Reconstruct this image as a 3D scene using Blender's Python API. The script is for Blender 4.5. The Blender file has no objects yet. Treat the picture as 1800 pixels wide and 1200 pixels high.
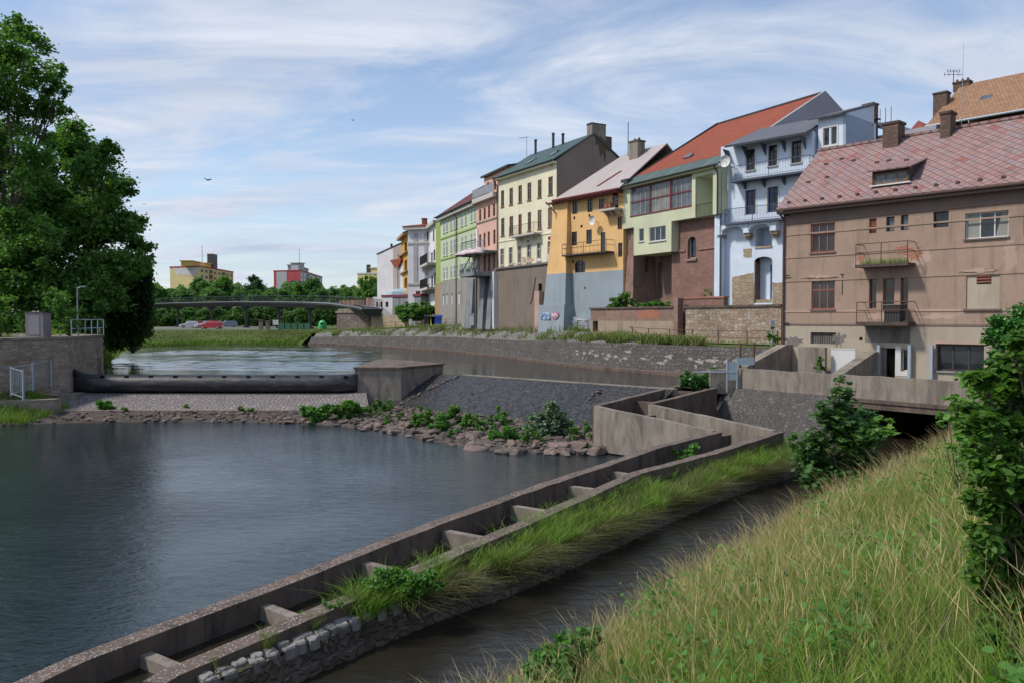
import bpy, math, random
import numpy as np
from mathutils import Vector, Matrix

random.seed(7)
RNG = np.random.default_rng(11)
CLX, CLY = 12.63, 4.99
COL = bpy.context.scene.collection
F0 = 1400.0                       # focal length in photo pixels (1800 wide)
TH = math.atan(38.0 / F0)         # camera pitch, looking slightly down
CTH, STH = math.cos(TH), math.sin(TH)

# ---------------------------------------------------------------- rays
def ray(px, py):
    u = (px - 900.0) / F0; v = (600.0 - py) / F0
    return Vector((u, CTH + v * STH, v * CTH - STH))
def at_z(px, py, z):
    r = ray(px, py); return r * (z / r.z)
def at_y(px, py, y):
    r = ray(px, py); return r * (y / r.y)

# ---------------------------------------------------------------- objects
def tag(o, label=None, cat=None, group=None, kind=None):
    if label: o['label'] = label
    if cat: o['category'] = cat
    if group: o['group'] = group
    if kind: o['kind'] = kind
    return o
def empty(name, loc, label, cat, group=None):
    o = bpy.data.objects.new(name, None); COL.objects.link(o)
    o.location = loc; o.empty_display_size = 0.3
    return tag(o, label, cat, group)
def wloc(o):
    p = Vector((0, 0, 0))
    while o is not None:
        p = p + o.location; o = o.parent
    return p
def link(name, me, parent=None):
    o = bpy.data.objects.new(name, me); COL.objects.link(o)
    if parent is not None: o.parent = parent
    return o
def copy_tree(o, parent=None):
    c = o.copy(); COL.objects.link(c)
    if parent is not None: c.parent = parent
    for ch in list(o.children): copy_tree(ch, c)
    return c

class MB:
    def __init__(self):
        self.v = []; self.f = []; self.m = []
    def poly(self, pts, mat=0):
        i = len(self.v); self.v += [tuple(p) for p in pts]
        self.f.append(tuple(range(i, i + len(pts)))); self.m.append(mat)
    def prism(self, pts, vec, mat=0, cap=True):
        pts = [Vector(p) for p in pts]; vec = Vector(vec); n = len(pts)
        i = len(self.v); self.v += [tuple(p) for p in pts] + [tuple(p + vec) for p in pts]
        nn = Vector((0, 0, 0))
        for k in range(1, n - 1): nn += (pts[k] - pts[0]).cross(pts[k + 1] - pts[0])
        flip = nn.dot(vec) > 0
        def add(t):
            self.f.append(tuple(reversed(t)) if flip else tuple(t)); self.m.append(mat)
        if cap:
            add(list(range(i, i + n))); add(list(range(i + 2 * n - 1, i + n - 1, -1)))
        for k in range(n):
            j = (k + 1) % n; add([i + j, i + k, i + n + k, i + n + j])
    def obox(self, o, a, b, c, mat=0):
        o = Vector(o); a = Vector(a); b = Vector(b)
        self.prism([o, o + a, o + a + b, o + b], c, mat)
    def box(self, x0, y0, z0, x1, y1, z1, mat=0):
        self.obox((x0, y0, z0), (x1 - x0, 0, 0), (0, y1 - y0, 0), (0, 0, z1 - z0), mat)
    def tube(self, p0, p1, r0, r1=None, n=6, mat=0, cap=True):
        r1 = r0 if r1 is None else r1
        p0 = Vector(p0); p1 = Vector(p1); d = (p1 - p0)
        if d.length < 1e-6: return
        d.normalize(); a = d.orthogonal().normalized(); b = d.cross(a)
        i = len(self.v)
        for p, r in ((p0, r0), (p1, r1)):
            for k in range(n):
                t = 2 * math.pi * k / n
                self.v.append(tuple(p + (a * math.cos(t) + b * math.sin(t)) * r))
        for k in range(n):
            j = (k + 1) % n; self.f.append((i + k, i + j, i + n + j, i + n + k)); self.m.append(mat)
        if cap:
            self.f.append(tuple(range(i + n - 1, i - 1, -1))); self.m.append(mat)
            self.f.append(tuple(range(i + n, i + 2 * n))); self.m.append(mat)
    def path(self, pts, r, n=6, mat=0):
        for a, b in zip(pts[:-1], pts[1:]): self.tube(a, b, r, r, n, mat)
    def loft(self, rings, mat=0, closed=True, caps=False):
        i = len(self.v); n = len(rings[0])
        for r in rings: self.v += [tuple(p) for p in r]
        for a in range(len(rings) - 1):
            for k in range(n if closed else n - 1):
                j = (k + 1) % n
                self.f.append((i + a * n + k, i + a * n + j, i + (a + 1) * n + j, i + (a + 1) * n + k)); self.m.append(mat)
        if caps:
            self.f.append(tuple(range(i + n - 1, i - 1, -1))); self.m.append(mat)
            e = i + (len(rings) - 1) * n
            self.f.append(tuple(range(e, e + n))); self.m.append(mat)
    def build(self, name, mats, parent=None, smooth=False):
        if not isinstance(mats, (list, tuple)): mats = [mats]
        me = bpy.data.meshes.new(name)
        base = wloc(parent)
        co = np.array(self.v, dtype=float).reshape(-1, 3)
        me.from_pydata((co - np.array(base)).tolist(), [], self.f)
        for m in mats: me.materials.append(m)
        me.polygons.foreach_set('material_index', self.m)
        uvl = me.uv_layers.new(name='UVMap')
        uv = np.zeros((len(me.loops), 2)); li = 0
        for f in self.f:
            p = co[list(f)]
            e = np.zeros(3)
            for k in range(1, len(f) - 1): e += np.cross(p[k] - p[0], p[k + 1] - p[0])
            l = np.linalg.norm(e); nrm = e / l if l > 1e-12 else np.array((0, 0, 1.0))
            if abs(nrm[2]) > 0.985:
                uv[li:li + len(f)] = p[:, :2]
            else:
                t = np.array((-nrm[1], nrm[0], 0.0)); t /= np.linalg.norm(t)
                b = np.cross(nrm, t)
                if b[2] < 0: b = -b
                uv[li:li + len(f), 0] = p @ t; uv[li:li + len(f), 1] = p @ b
            li += len(f)
        uvl.data.foreach_set('uv', uv.ravel())
        if smooth: me.polygons.foreach_set('use_smooth', [True] * len(self.f))
        me.update()
        return link(name, me, parent)

def np_mesh(name, co, k, mat, parent=None, rnd=None, hh=None):
    """co: (N*k,3) vertices, every k of them one polygon."""
    me = bpy.data.meshes.new(name); n = len(co) // k
    co = co - np.array(wloc(parent))
    me.vertices.add(n * k); me.vertices.foreach_set('co', co.ravel())
    me.loops.add(n * k); me.loops.foreach_set('vertex_index', np.arange(n * k, dtype=np.int32))
    me.polygons.add(n); me.polygons.foreach_set('loop_start', np.arange(0, n * k, k, dtype=np.int32))
    me.update(calc_edges=True)
    if rnd is not None:
        a = me.attributes.new('rnd', 'FLOAT', 'POINT'); a.data.foreach_set('value', np.repeat(rnd, k).astype(np.float32))
    if hh is not None:
        a = me.attributes.new('hh', 'FLOAT', 'POINT'); a.data.foreach_set('value', hh.astype(np.float32))
    me.materials.append(mat)
    return link(name, me, parent)

# ---------------------------------------------------------------- node helpers
class NT:
    def __init__(self, name):
        self.m = bpy.data.materials.new(name); self.m.use_nodes = True
        self.t = self.m.node_tree; self.b = self.t.nodes['Principled BSDF']
        self.o = self.t.nodes['Material Output']
        self.b.inputs['Specular IOR Level'].default_value = 0.3
    def n(self, ty, ins=None, **at):
        nd = self.t.nodes.new(ty)
        for k, v in at.items(): setattr(nd, k, v)
        for k, v in (ins or {}).items(): self.s(nd.inputs[k], v)
        return nd
    def s(self, sock, v):
        if isinstance(v, bpy.types.NodeSocket): self.t.links.new(v, sock)
        else:
            if sock.type == 'RGBA' and len(v) == 3: v = (*v, 1)
            sock.default_value = v
    def pos(self): return self.n('ShaderNodeNewGeometry').outputs['Position']
    def uv(self): return self.n('ShaderNodeUVMap').outputs['UV']
    def obj(self): return self.n('ShaderNodeTexCoord').outputs['Object']
    def attr(self, name): return self.n('ShaderNodeAttribute', attribute_name=name).outputs['Fac']
    def map(self, vec, scale=(1, 1, 1), rot=(0, 0, 0), loc=(0, 0, 0)):
        return self.n('ShaderNodeMapping', {'Vector': vec, 'Scale': scale, 'Rotation': rot, 'Location': loc}).outputs[0]
    def noise(self, vec, scale, detail=4, rough=.55, dist=0.0):
        return self.n('ShaderNodeTexNoise', {'Vector': vec, 'Scale': scale, 'Detail': detail, 'Roughness': rough, 'Distortion': dist}).outputs['Fac']
    def ramp(self, fac, stops, interp='LINEAR'):
        nd = self.n('ShaderNodeValToRGB', {'Fac': fac}); cr = nd.color_ramp; cr.interpolation = interp
        while len(cr.elements) < len(stops): cr.elements.new(0.5)
        for e, (p, c) in zip(cr.elements, stops):
            e.position = p; e.color = (c, c, c, 1) if isinstance(c, (int, float)) else (*c, 1)
        return nd.outputs['Color']
    def mix(self, fac, a, b, mode='MIX'):
        nd = self.n('ShaderNodeMix', data_type='RGBA', blend_type=mode)
        self.s(nd.inputs[0], fac); self.s(nd.inputs[6], a); self.s(nd.inputs[7], b)
        return nd.outputs[2]
    def math(self, op, a, b=0.0, c=0.0, clamp=False):
        nd = self.n('ShaderNodeMath', operation=op, use_clamp=clamp)
        self.s(nd.inputs[0], a); self.s(nd.inputs[1], b); self.s(nd.inputs[2], c)
        return nd.outputs[0]
    def bump(self, h, strength=.3, dist=.02, normal=None):
        ins = {'Height': h, 'Strength': strength, 'Distance': dist}
        if normal is not None: ins['Normal'] = normal
        return self.n('ShaderNodeBump', ins).outputs[0]
    def done(self, col=None, rough=None, normal=None, spec=None, metal=None):
        if col is not None: self.s(self.b.inputs['Base Color'], col)
        if rough is not None: self.s(self.b.inputs['Roughness'], rough)
        if normal is not None: self.s(self.b.inputs['Normal'], normal)
        if spec is not None: self.s(self.b.inputs['Specular IOR Level'], spec)
        if metal is not None: self.s(self.b.inputs['Metallic'], metal)
        return self.m
def mul(c, k): return tuple(min(1, x * k) for x in c)

def plaster(name, c, dirt=(.12, .10, .085), amt=.35, big=.5, streak=.8, bump=.25):
    t = NT(name); p = t.pos()
    n1 = t.noise(p, big, 5, .6)
    col = t.mix(t.ramp(n1, [(.3, 0), (.7, 1)]), mul(c, .86), mul(c, 1.08))
    n2 = t.noise(t.map(p, (1.6, 1.6, .16)), streak * 1.6, 5, .65, .3)
    m2 = t.math('MULTIPLY', t.ramp(n2, [(.52, 0), (.78, 1)]), amt)
    col = t.mix(m2, col, dirt)
    n4 = t.noise(p, 2.3, 6, .7, .4)
    col = t.mix(t.math('MULTIPLY', t.ramp(n4, [(.56, 0), (.68, 1)]), amt * .45), col, mul(dirt, 1.6))
    n3 = t.noise(p, 30, 3, .6)
    col = t.mix(t.math('MULTIPLY', n3, .25), col, mul(c, .8))
    return t.done(col, .9, t.bump(t.math('ADD', n3, t.math('MULTIPLY', n4, 2.0)), bump, .012))
def flat(name, c, rough=.6, metal=0.0, var=.12, spec=.4, scale=6):
    t = NT(name); n = t.noise(t.pos(), scale, 4, .6)
    return t.done(t.mix(n, mul(c, 1 - var * 1.6), mul(c, 1 + var)), rough, None, spec, metal)
def rusty(name, c, rust=(.16, .07, .035), amt=.5):
    t = NT(name); n = t.noise(t.pos(), 5, 5, .7)
    return t.done(t.mix(t.math('MULTIPLY', t.ramp(n, [(.4, 0), (.6, 1)]), amt), c, rust), .75)
def glass(name, c=(.02, .025, .03), rough=.06, var=.5):
    t = NT(name); n = t.noise(t.pos(), .9, 3, .6)
    n2 = t.noise(t.pos(), 3.0, 2, .5)
    return t.done(t.mix(t.ramp(n, [(.35, 0), (.65, 1)]), mul(c, 1 - var), mul(c, 1 + var)), rough, t.bump(n2, .08, .02), .55)
def brick(name, c1, c2, mortar, w=.26, h=.085, msz=.012, dirt=(.06, .045, .04), amt=.5, bump=.5):
    t = NT(name); uv = t.uv(); p = t.pos()
    wob = t.noise(uv, 3.0, 2, .5)
    nd = t.n('ShaderNodeTexBrick', {'Vector': uv, 'Color1': c1, 'Color2': c2, 'Mortar': mortar, 'Scale': 1.0, 'Mortar Size': msz, 'Mortar Smooth': .2, 'Bias': .0, 'Brick Width': w, 'Row Height': h})
    n1 = t.noise(p, .8, 6, .7, .4)
    col = t.mix(t.math('MULTIPLY', t.ramp(n1, [(.42, 0), (.66, 1)]), amt), nd.outputs['Color'], dirt)
    n2 = t.noise(p, 3.0, 5, .7)
    col = t.mix(t.math('MULTIPLY', t.ramp(n2, [(.55, 0), (.7, 1)]), .5), col, mul(mortar, 1.1))
    return t.done(col, .92, t.bump(t.math('ADD', nd.outputs['Fac'], t.math('MULTIPLY', n2, -1.0)), bump, -.02))
def rubble(name, cols, mortar, sx=3.2, sy=5.5, gap=.06, dirt=(.05, .045, .04), amt=.4, bump=.8, big=.5, green=0.0):
    t = NT(name); uv = t.uv(); p = t.pos()
    wob = t.n('ShaderNodeTexNoise', {'Vector': uv, 'Scale': 2.5, 'Detail': 3}).outputs['Color']
    uvw = t.mix(.06, uv, wob, 'ADD')
    v = t.map(uvw, (sx, sy, 1))
    a = t.n('ShaderNodeTexVoronoi', {'Vector': v, 'Scale': 1.0, 'Randomness': .85}, voronoi_dimensions='2D', feature='F1')
    e = t.n('ShaderNodeTexVoronoi', {'Vector': v, 'Scale': 1.0, 'Randomness': .85}, voronoi_dimensions='2D', feature='DISTANCE_TO_EDGE')
    sep = t.n('ShaderNodeSeparateColor', {'Color': a.outputs['Color']}).outputs[0]
    k = len(cols); st = [(i / max(1, k - 1), c) for i, c in enumerate(cols)]
    col = t.ramp(sep, st)
    n3 = t.noise(p, 9, 5, .7)
    col = t.mix(n3, mul((1, 1, 1), .65), mul((1, 1, 1), 1.0)) if False else t.mix(t.math('MULTIPLY', n3, .6), col, mul(cols[0], .5))
    edge = t.ramp(e.outputs['Distance'], [(gap * .4, 1), (gap * 1.6, 0)])
    col = t.mix(edge, col, mortar)
    n1 = t.noise(p, big, 6, .7, .5)
    col = t.mix(t.math('MULTIPLY', t.ramp(n1, [(.42, 0), (.68, 1)]), amt), col, dirt)
    if green > 0:
        n5 = t.noise(p, 1.1, 5, .7)
        col = t.mix(t.math('MULTIPLY', t.ramp(n5, [(.5, 0), (.66, 1)]), green), col, (.05, .07, .02))
    hgt = t.math('ADD', t.math('MULTIPLY', edge, -1.0), t.math('MULTIPLY', n3, .6))
    return t.done(col, .92, t.bump(hgt, bump, .03))
def concrete(name, c, dark=(.035, .03, .028), amt=.6, light=None, spk=0.0, moss=0.0, rough=.9, seam=True):
    t = NT(name); p = t.pos()
    n1 = t.noise(p, .7, 6, .65)
    col = t.mix(t.ramp(n1, [(.3, 0), (.7, 1)]), mul(c, .75), mul(c, 1.15))
    n2 = t.noise(t.map(p, (1.5, 1.5, .35)), 1.3, 7, .68, .8)
    col = t.mix(t.math('MULTIPLY', t.ramp(n2, [(.46, 0), (.66, 1)]), amt), col, dark)
    if light:
        n4 = t.noise(t.map(p, (2.2, 2.2, .35)), 1.2, 5, .7)
        col = t.mix(t.math('MULTIPLY', t.ramp(n4, [(.55, 0), (.75, 1)]), .7), col, light)
    n3 = t.noise(p, 24, 4, .7)
    col = t.mix(t.math('MULTIPLY', n3, .35), col, dark)
    h = n3
    if seam:                                                      # formwork joints
        u = t.math('FRACT', t.math('DIVIDE', t.math('ADD', t.n('ShaderNodeSeparateXYZ', {'Vector': t.uv()}).outputs[0], t.math('MULTIPLY', n1, .12)), 2.3))
        col = t.mix(t.math('MULTIPLY', t.ramp(u, [(.0, 1), (.014, 0)]), .6), col, dark)
    if spk > 0:
        v = t.n('ShaderNodeTexVoronoi', {'Vector': p, 'Scale': 30.0, 'Randomness': 1.0}, feature='F1')
        s = t.n('ShaderNodeSeparateColor', {'Color': v.outputs['Color']}).outputs[0]
        up = t.math('GREATER_THAN', t.n('ShaderNodeSeparateXYZ', {'Vector': t.n('ShaderNodeNewGeometry').outputs['Normal']}).outputs[2], .7)
        sp = t.math('MULTIPLY', t.math('MULTIPLY', t.ramp(s, [(.5, 0), (.62, 1)]), t.ramp(v.outputs['Distance'], [(.25, 1), (.5, 0)])), up)
        col = t.mix(t.math('MULTIPLY', sp, spk), col, (.42, .38, .34))
        h = t.math('ADD', n3, t.math('MULTIPLY', sp, 1.5))
    if moss > 0:
        n5 = t.noise(p, 1.6, 5, .7)
        col = t.mix(t.math('MULTIPLY', t.ramp(n5, [(.52, 0), (.64, 1)]), moss), col, (.16, .09, .02))
    return t.done(col, rough, t.bump(h, .5, .012))
def tiles(name, c1, c2, w=.2, h=.3, mortar=None, amt=.3, dirt=(.06, .04, .035), rough=.85, off=.5, bump=.6, msz=.014):
    t = NT(name); uv = t.uv(); p = t.pos()
    nd = t.n('ShaderNodeTexBrick', {'Vector': uv, 'Color1': c1, 'Color2': c2, 'Mortar': mortar or mul(c1, .45), 'Scale': 1.0, 'Mortar Size': msz, 'Mortar Smooth': .3, 'Brick Width': w, 'Row Height': h}, offset=off)
    n1 = t.noise(p, .6, 6, .7, .4)
    col = t.mix(t.math('MULTIPLY', t.ramp(n1, [(.4, 0), (.7, 1)]), amt), nd.outputs['Color'], dirt)
    n2 = t.noise(p, 7, 4, .6)
    col = t.mix(t.math('MULTIPLY', n2, .3), col, mul(c1, .6))
    return t.done(col, rough, t.bump(t.math('ADD', nd.outputs['Fac'], t.math('MULTIPLY', n2, -.5)), bump, -.025))
def diamond(name):
    t = NT(name); uv = t.uv(); p = t.pos()
    s = t.n('ShaderNodeSeparateXYZ', {'Vector': uv}); u, v = s.outputs[0], s.outputs[1]
    a = t.math('ADD', t.math('DIVIDE', u, .47), t.math('DIVIDE', v, .43))
    b = t.math('SUBTRACT', t.math('DIVIDE', u, .47), t.math('DIVIDE', v, .43))
    fa, fb = t.math('FRACT', a), t.math('FRACT', b)
    da = t.math('MINIMUM', fa, t.math('SUBTRACT', 1.0, fa)); db = t.math('MINIMUM', fb, t.math('SUBTRACT', 1.0, fb))
    d = t.math('MINIMUM', da, db)
    line = t.ramp(d, [(.03, 1), (.09, 0)])
    cell = t.n('ShaderNodeCombineXYZ', {'X': t.math('FLOOR', a), 'Y': t.math('FLOOR', b), 'Z': 0.0}).outputs[0]
    w = t.n('ShaderNodeTexWhiteNoise', {'Vector': cell}, noise_dimensions='3D').outputs['Value']
    big = t.noise(p, .45, 5, .6)
    f = t.math('ADD', t.math('MULTIPLY', w, .55), t.math('MULTIPLY', big, .75))
    col = t.ramp(f, [(.28, (.31, .225, .22)), (.5, (.33, .19, .175)), (.66, (.37, .24, .215)), (.82, (.30, .235, .24)), (.97, (.33, .125, .105))])
    n2 = t.noise(p, 12, 4, .7)
    col = t.mix(t.math('MULTIPLY', n2, .45), col, (.13, .08, .075))
    n3 = t.noise(t.map(p, (1, 1, .5)), 1.5, 5, .7)
    col = t.mix(t.math('MULTIPLY', t.ramp(n3, [(.52, 0), (.7, 1)]), .4), col, (.10, .07, .065))
    col = t.mix(t.math('MULTIPLY', line, .7), col, (.055, .038, .036))
    return t.done(col, .8, t.bump(t.math('ADD', line, t.math('MULTIPLY', n2, -.4)), .6, -.02))
def leafmat(name, c1, c2, c3, trans=.35, rough=.55):
    c1, c2, c3 = mul(c1, 2.6), mul(c2, 2.6), mul(c3, 2.3); trans = min(.55, trans * 1.3); t = NT(name); r = t.attr('rnd')
    n = t.noise(t.pos(), .45, 3, .6)
    f = t.math('ADD', t.math('MULTIPLY', r, .65), t.math('MULTIPLY', n, .5))
    col = t.ramp(f, [(.2, c1), (.55, c2), (.95, c3)])
    t.done(col, rough, None, .25)
    tr = t.n('ShaderNodeBsdfTranslucent', {'Color': t.mix(1.0, col, (1.0, 1.1, .45), 'MULTIPLY')})
    mx = t.n('ShaderNodeMixShader', {0: trans, 1: t.b.outputs[0], 2: tr.outputs[0]})
    t.t.links.new(mx.outputs[0], t.o.inputs['Surface'])
    return t.m
def grassmat(name, base, mid, tip, alt, trans=.3):
    """base->tip along the blade; blades with high rnd take the alternative colour."""
    t = NT(name); r = t.attr('rnd'); h = t.attr('hh')
    col = t.ramp(h, [(0, base), (.5, mid), (1, tip)])
    n = t.noise(t.pos(), .55, 3, .6)
    f = t.ramp(t.math('ADD', t.math('MULTIPLY', r, .6), t.math('MULTIPLY', n, .7)), [(.45, 0), (.85, 1)])
    col = t.mix(f, col, alt)
    t.done(col, .65, None, .2)
    tr = t.n('ShaderNodeBsdfTranslucent', {'Color': col})
    mx = t.n('ShaderNodeMixShader', {0: trans, 1: t.b.outputs[0], 2: tr.outputs[0]})
    t.t.links.new(mx.outputs[0], t.o.inputs['Surface'])
    return t.m
def soil(name, c1, c2, c3, scale=1.2):
    t = NT(name); p = t.pos(); n = t.noise(p, scale, 6, .7); n2 = t.noise(p, 14, 5, .7)
    col = t.ramp(n, [(.3, c1), (.5, c2), (.72, c3)])
    col = t.mix(t.math('MULTIPLY', n2, .5), col, mul(c1, .5))
    return t.done(col, .95, t.bump(n2, .8, .04))
def water(name, c, s1, s2, str1, str2, rough=.03, rot=.3, stretch=3.0):
    t = NT(name); p = t.pos()
    a = t.noise(t.map(p, (s1, s1 * stretch, s1), (0, 0, rot)), 1.0, 5, .6, .6)
    b = t.noise(t.map(p, (s2, s2 * 1.8, s2), (0, 0, rot + .5)), 1.0, 4, .6, .8)
    g = t.noise(p, .11, 4, .6)                                    # gusts
    gm = t.ramp(g, [(.35, .35), (.65, 1.0)])
    h1 = t.bump(t.math('MULTIPLY', a, gm), str1, .10)
    h2 = t.bump(t.math('MULTIPLY', b, gm), str2, .03, h1)
    m = t.done(c, rough, h2, .7)
    t.b.inputs['IOR'].default_value = 1.4; t.b.inputs['Specular Tint'].default_value = (.82, .95, 1.0, 1)
    return m

MAT = {}
def build_materials():
    M = MAT
    M['concrete'] = concrete('weathered_concrete', (.16, .116, .092), amt=.75, light=(.24, .185, .15), spk=1.0)
    M['concrete_pale'] = concrete('pale_concrete', (.30, .26, .215), amt=.55, light=(.42, .38, .33), spk=.4, moss=.12)
    M['concrete_dark'] = concrete('dark_concrete', (.12, .085, .07), amt=.6, spk=.9)
    M['concrete_grey'] = concrete('grey_render', (.22, .20, .18), amt=.55, light=(.28, .26, .24))
    M['concrete_blue'] = concrete('blue_grey_concrete', (.27, .29, .31), amt=.5, light=(.36, .37, .38))
    M['quay_stone'] = rubble('quay_stone', [(.10, .09, .085), (.16, .145, .13), (.12, .11, .105), (.20, .18, .16)], (.06, .055, .05), 2.6, 4.2, .07, amt=.45)
    M['revet_stone'] = rubble('revetment_stone', [(.24, .23, .22), (.33, .31, .29), (.19, .19, .19), (.38, .36, .34)], (.09, .09, .07), 1.9, 2.2, .09, amt=.3, green=.35)
    M['abut_stone'] = rubble('abutment_stone', [(.34, .27, .20), (.42, .36, .29), (.27, .20, .15), (.46, .41, .35), (.30, .18, .10)], (.30, .27, .24), 2.6, 4.6, .05, amt=.3)
    M['garden_stone'] = rubble('garden_stone', [(.36, .27, .18), (.44, .36, .27), (.28, .19, .14), (.50, .44, .37), (.36, .20, .12)], (.22, .19, .16), 2.8, 5.0, .06, amt=.35)
    M['tan_stone'] = rubble('tan_stone', [(.42, .33, .22), (.50, .42, .30), (.36, .27, .18)], (.30, .25, .19), 2.0, 4.5, .05, amt=.2)
    M['slope_stone'] = rubble('slope_stone', [(.10, .095, .09), (.15, .14, .13), (.12, .11, .105), (.21, .20, .19)], (.085, .08, .075), 5.0, 6.5, .07, amt=.5, green=.2)
    M['cobble'] = rubble('cobble_apron', [(.22, .20, .19), (.32, .29, .28), (.26, .22, .21), (.40, .37, .35)], (.11, .09, .085), 4.2, 4.2, .09, amt=.25)
    M['weir_stone'] = rubble('wet_weir_stone', [(.035, .035, .038), (.07, .068, .07), (.045, .045, .05), (.095, .09, .09)], (.015, .015, .016), 2.0, 3.6, .07, amt=.35, green=.12, bump=1.0)
    M['weir_stone'].node_tree.nodes['Principled BSDF'].inputs['Roughness'].default_value = .42
    M['rock'] = concrete('rock', (.17, .14, .12), dark=(.05, .04, .036), amt=.45, light=(.30, .27, .25))
    M['rock_red'] = concrete('red_rock', (.22, .165, .14), dark=(.06, .04, .035), amt=.4, light=(.36, .30, .26))
    M['cap_stone'] = concrete('cap_stone', (.29, .275, .26), dark=(.06, .055, .05), amt=.5, light=(.40, .385, .37))
    M['brick_red'] = brick('red_brick', (.30, .125, .09), (.17, .075, .06), (.27, .21, .18), msz=.016, dirt=(.10, .07, .06), amt=.5)
    M['brick_old'] = brick('old_brick', (.32, .15, .11), (.19, .10, .08), (.30, .25, .21), msz=.016, dirt=(.10, .08, .07), amt=.5)
    M['brick_pale'] = brick('bare_brick', (.42, .13, .07), (.34, .11, .06), (.34, .26, .21), amt=.2)
    M['brick_chim'] = brick('chimney_brick', (.20, .13, .085), (.11, .07, .055), (.10, .08, .07), amt=.5)
    M['brown_plaster'] = plaster('brown_plaster', (.345, .248, .19), (.12, .085, .07), .8, .8)
    M['beige_plaster'] = plaster('beige_plaster', (.40, .345, .27), (.17, .13, .10), .5, .6)
    M['fascia'] = plaster('brown_fascia', (.19, .14, .12), (.08, .06, .055), .5)
    M['pink_peel'] = plaster('peeling_pink_plaster', (.44, .31, .25), (.30, .17, .13), .5)
    M['white_plaster'] = plaster('white_plaster', (.62, .61, .60), (.30, .28, .26), .25)
    M['pale_plaster'] = plaster('pale_lilac_plaster', (.66, .65, .67), (.33, .31, .30), .25)
    M['blue_plaster'] = plaster('light_blue_plaster', (.65, .74, .85), (.42, .46, .52), .25, bump=.15)
    M['olive_plaster'] = plaster('pale_olive_plaster', (.56, .58, .40), (.32, .32, .22), .22, bump=.12)
    M['yellow_plaster'] = plaster('orange_yellow_plaster', (.72, .455, .20), (.48, .32, .17), .35, bump=.12)
    M['steel_plaster'] = plaster('blue_grey_plaster', (.28, .33, .37), (.18, .19, .20), .55, bump=.12)
    M['cream_plaster'] = plaster('cream_plaster', (.72, .68, .50), (.46, .40, .29), .42, bump=.1)
    M['taupe_plaster'] = plaster('taupe_plaster', (.225, .185, .16), (.12, .10, .09), .3, bump=.3)
    M['mud_plaster'] = plaster('grey_brown_render', (.20, .165, .135), (.085, .07, .06), .85, .6)
    M['pink_plaster'] = plaster('salmon_plaster', (.62, .385, .31), (.42, .27, .22), .3, bump=.1)
    M['green_plaster'] = plaster('apple_green_plaster', (.46, .54, .36), (.30, .36, .24), .5, bump=.1)
    M['green_dark'] = plaster('moss_green_plaster', (.30, .38, .12), (.22, .26, .1), .15)
    M['ochre_plaster'] = plaster('ochre_plaster', (.55, .31, .06), (.30, .17, .05), .3)
    M['tan_plaster'] = plaster('tan_plaster', (.36, .24, .12), (.20, .14, .08), .4)
    M['grey_plaster'] = plaster('mottled_grey_plaster', (.29, .275, .25), (.12, .11, .10), .95, .8)
    M['gable_grey'] = plaster('gable_grey_plaster', (.33, .33, .36), (.2, .2, .22), .3)
    M['yblock'] = plaster('block_yellow', (.60, .50, .25), (.4, .3, .12), .12)
    M['rblock'] = plaster('block_red', (.38, .07, .085), (.3, .06, .06), .1)
    M['gblock'] = plaster('block_grey', (.38, .38, .40), (.25, .25, .26), .12)
    M['wblock'] = plaster('block_white', (.55, .53, .55), (.4, .4, .4), .1)
    M['oblock'] = plaster('block_orange', (.58, .38, .13), (.4, .25, .08), .1)
    M['diamond'] = diamond('diamond_shingle_roof')
    M['red_tile'] = tiles('red_roof_tile', (.36, .095, .05), (.27, .068, .038), .2, .17, amt=.2)
    M['tan_tile'] = tiles('tan_roof_tile', (.37, .215, .125), (.27, .15, .085), .25, .32, (.13, .065, .04), amt=.2)
    M['maroon_tile'] = tiles('maroon_roof_tile', (.16, .045, .045), (.12, .035, .038), .25, .3, amt=.2)
    M['green_roof'] = tiles('green_roof_sheet', (.065, .105, .105), (.055, .09, .09), .6, 2.0, amt=.25, dirt=(.04, .06, .05), off=0, rough=.6)
    M['copper_roof'] = tiles('verdigris_roof_sheet', (.12, .17, .155), (.08, .115, .11), .65, 3.0, amt=.4, dirt=(.045, .06, .055), off=0, rough=.6)
    M['pale_roof'] = tiles('pale_pink_roof_sheet', (.45, .40, .385), (.41, .37, .36), .55, 3.5, (.29, .25, .24), amt=.3, dirt=(.30, .24, .24), off=0, rough=.6)
    M['grey_roof'] = tiles('grey_roof_sheet', (.14, .15, .17), (.12, .13, .15), .5, 2.5, amt=.25, dirt=(.1, .1, .11), off=0, rough=.6)
    M['dark_trim'] = flat('dark_trim', (.035, .037, .04), .55)
    M['rust_trim'] = rusty('rusty_trim', (.075, .055, .05), amt=.5)
    M['red_trim'] = flat('dark_red_trim', (.17, .03, .035), .5)
    M['white_trim'] = flat('white_trim', (.62, .61, .60), .6)
    M['pale_trim'] = flat('pale_stone_trim', (.50, .46, .42), .8)
    M['olive_trim'] = flat('olive_trim', (.47, .50, .30), .7)
    M['wood_red'] = flat('red_brown_window_wood', (.26, .09, .06), .6)
    M['wood_brown'] = flat('brown_window_wood', (.21, .105, .06), .6)
    M['wood_dark'] = flat('dark_window_wood', (.05, .04, .038), .6)
    M['wood_blue'] = flat('blue_window_wood', (.025, .05, .22), .5)
    M['wood_white'] = flat('white_window_wood', (.60, .60, .60), .5)
    M['wood_weather'] = flat('weathered_board', (.20, .15, .12), .85, var=.3)
    M['glass'] = glass('window_glass')
    M['glass_sky'] = glass('window_glass_pale', (.10, .115, .125), .05)
    M['glass_curtain'] = glass('curtained_glass', (.17, .165, .15), .12, .35)
    M['steel'] = flat('galvanised_steel', (.30, .34, .37), .45, .6)
    M['steel_blue'] = flat('painted_blue_steel', (.34, .41, .47), .5, .2)
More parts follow.
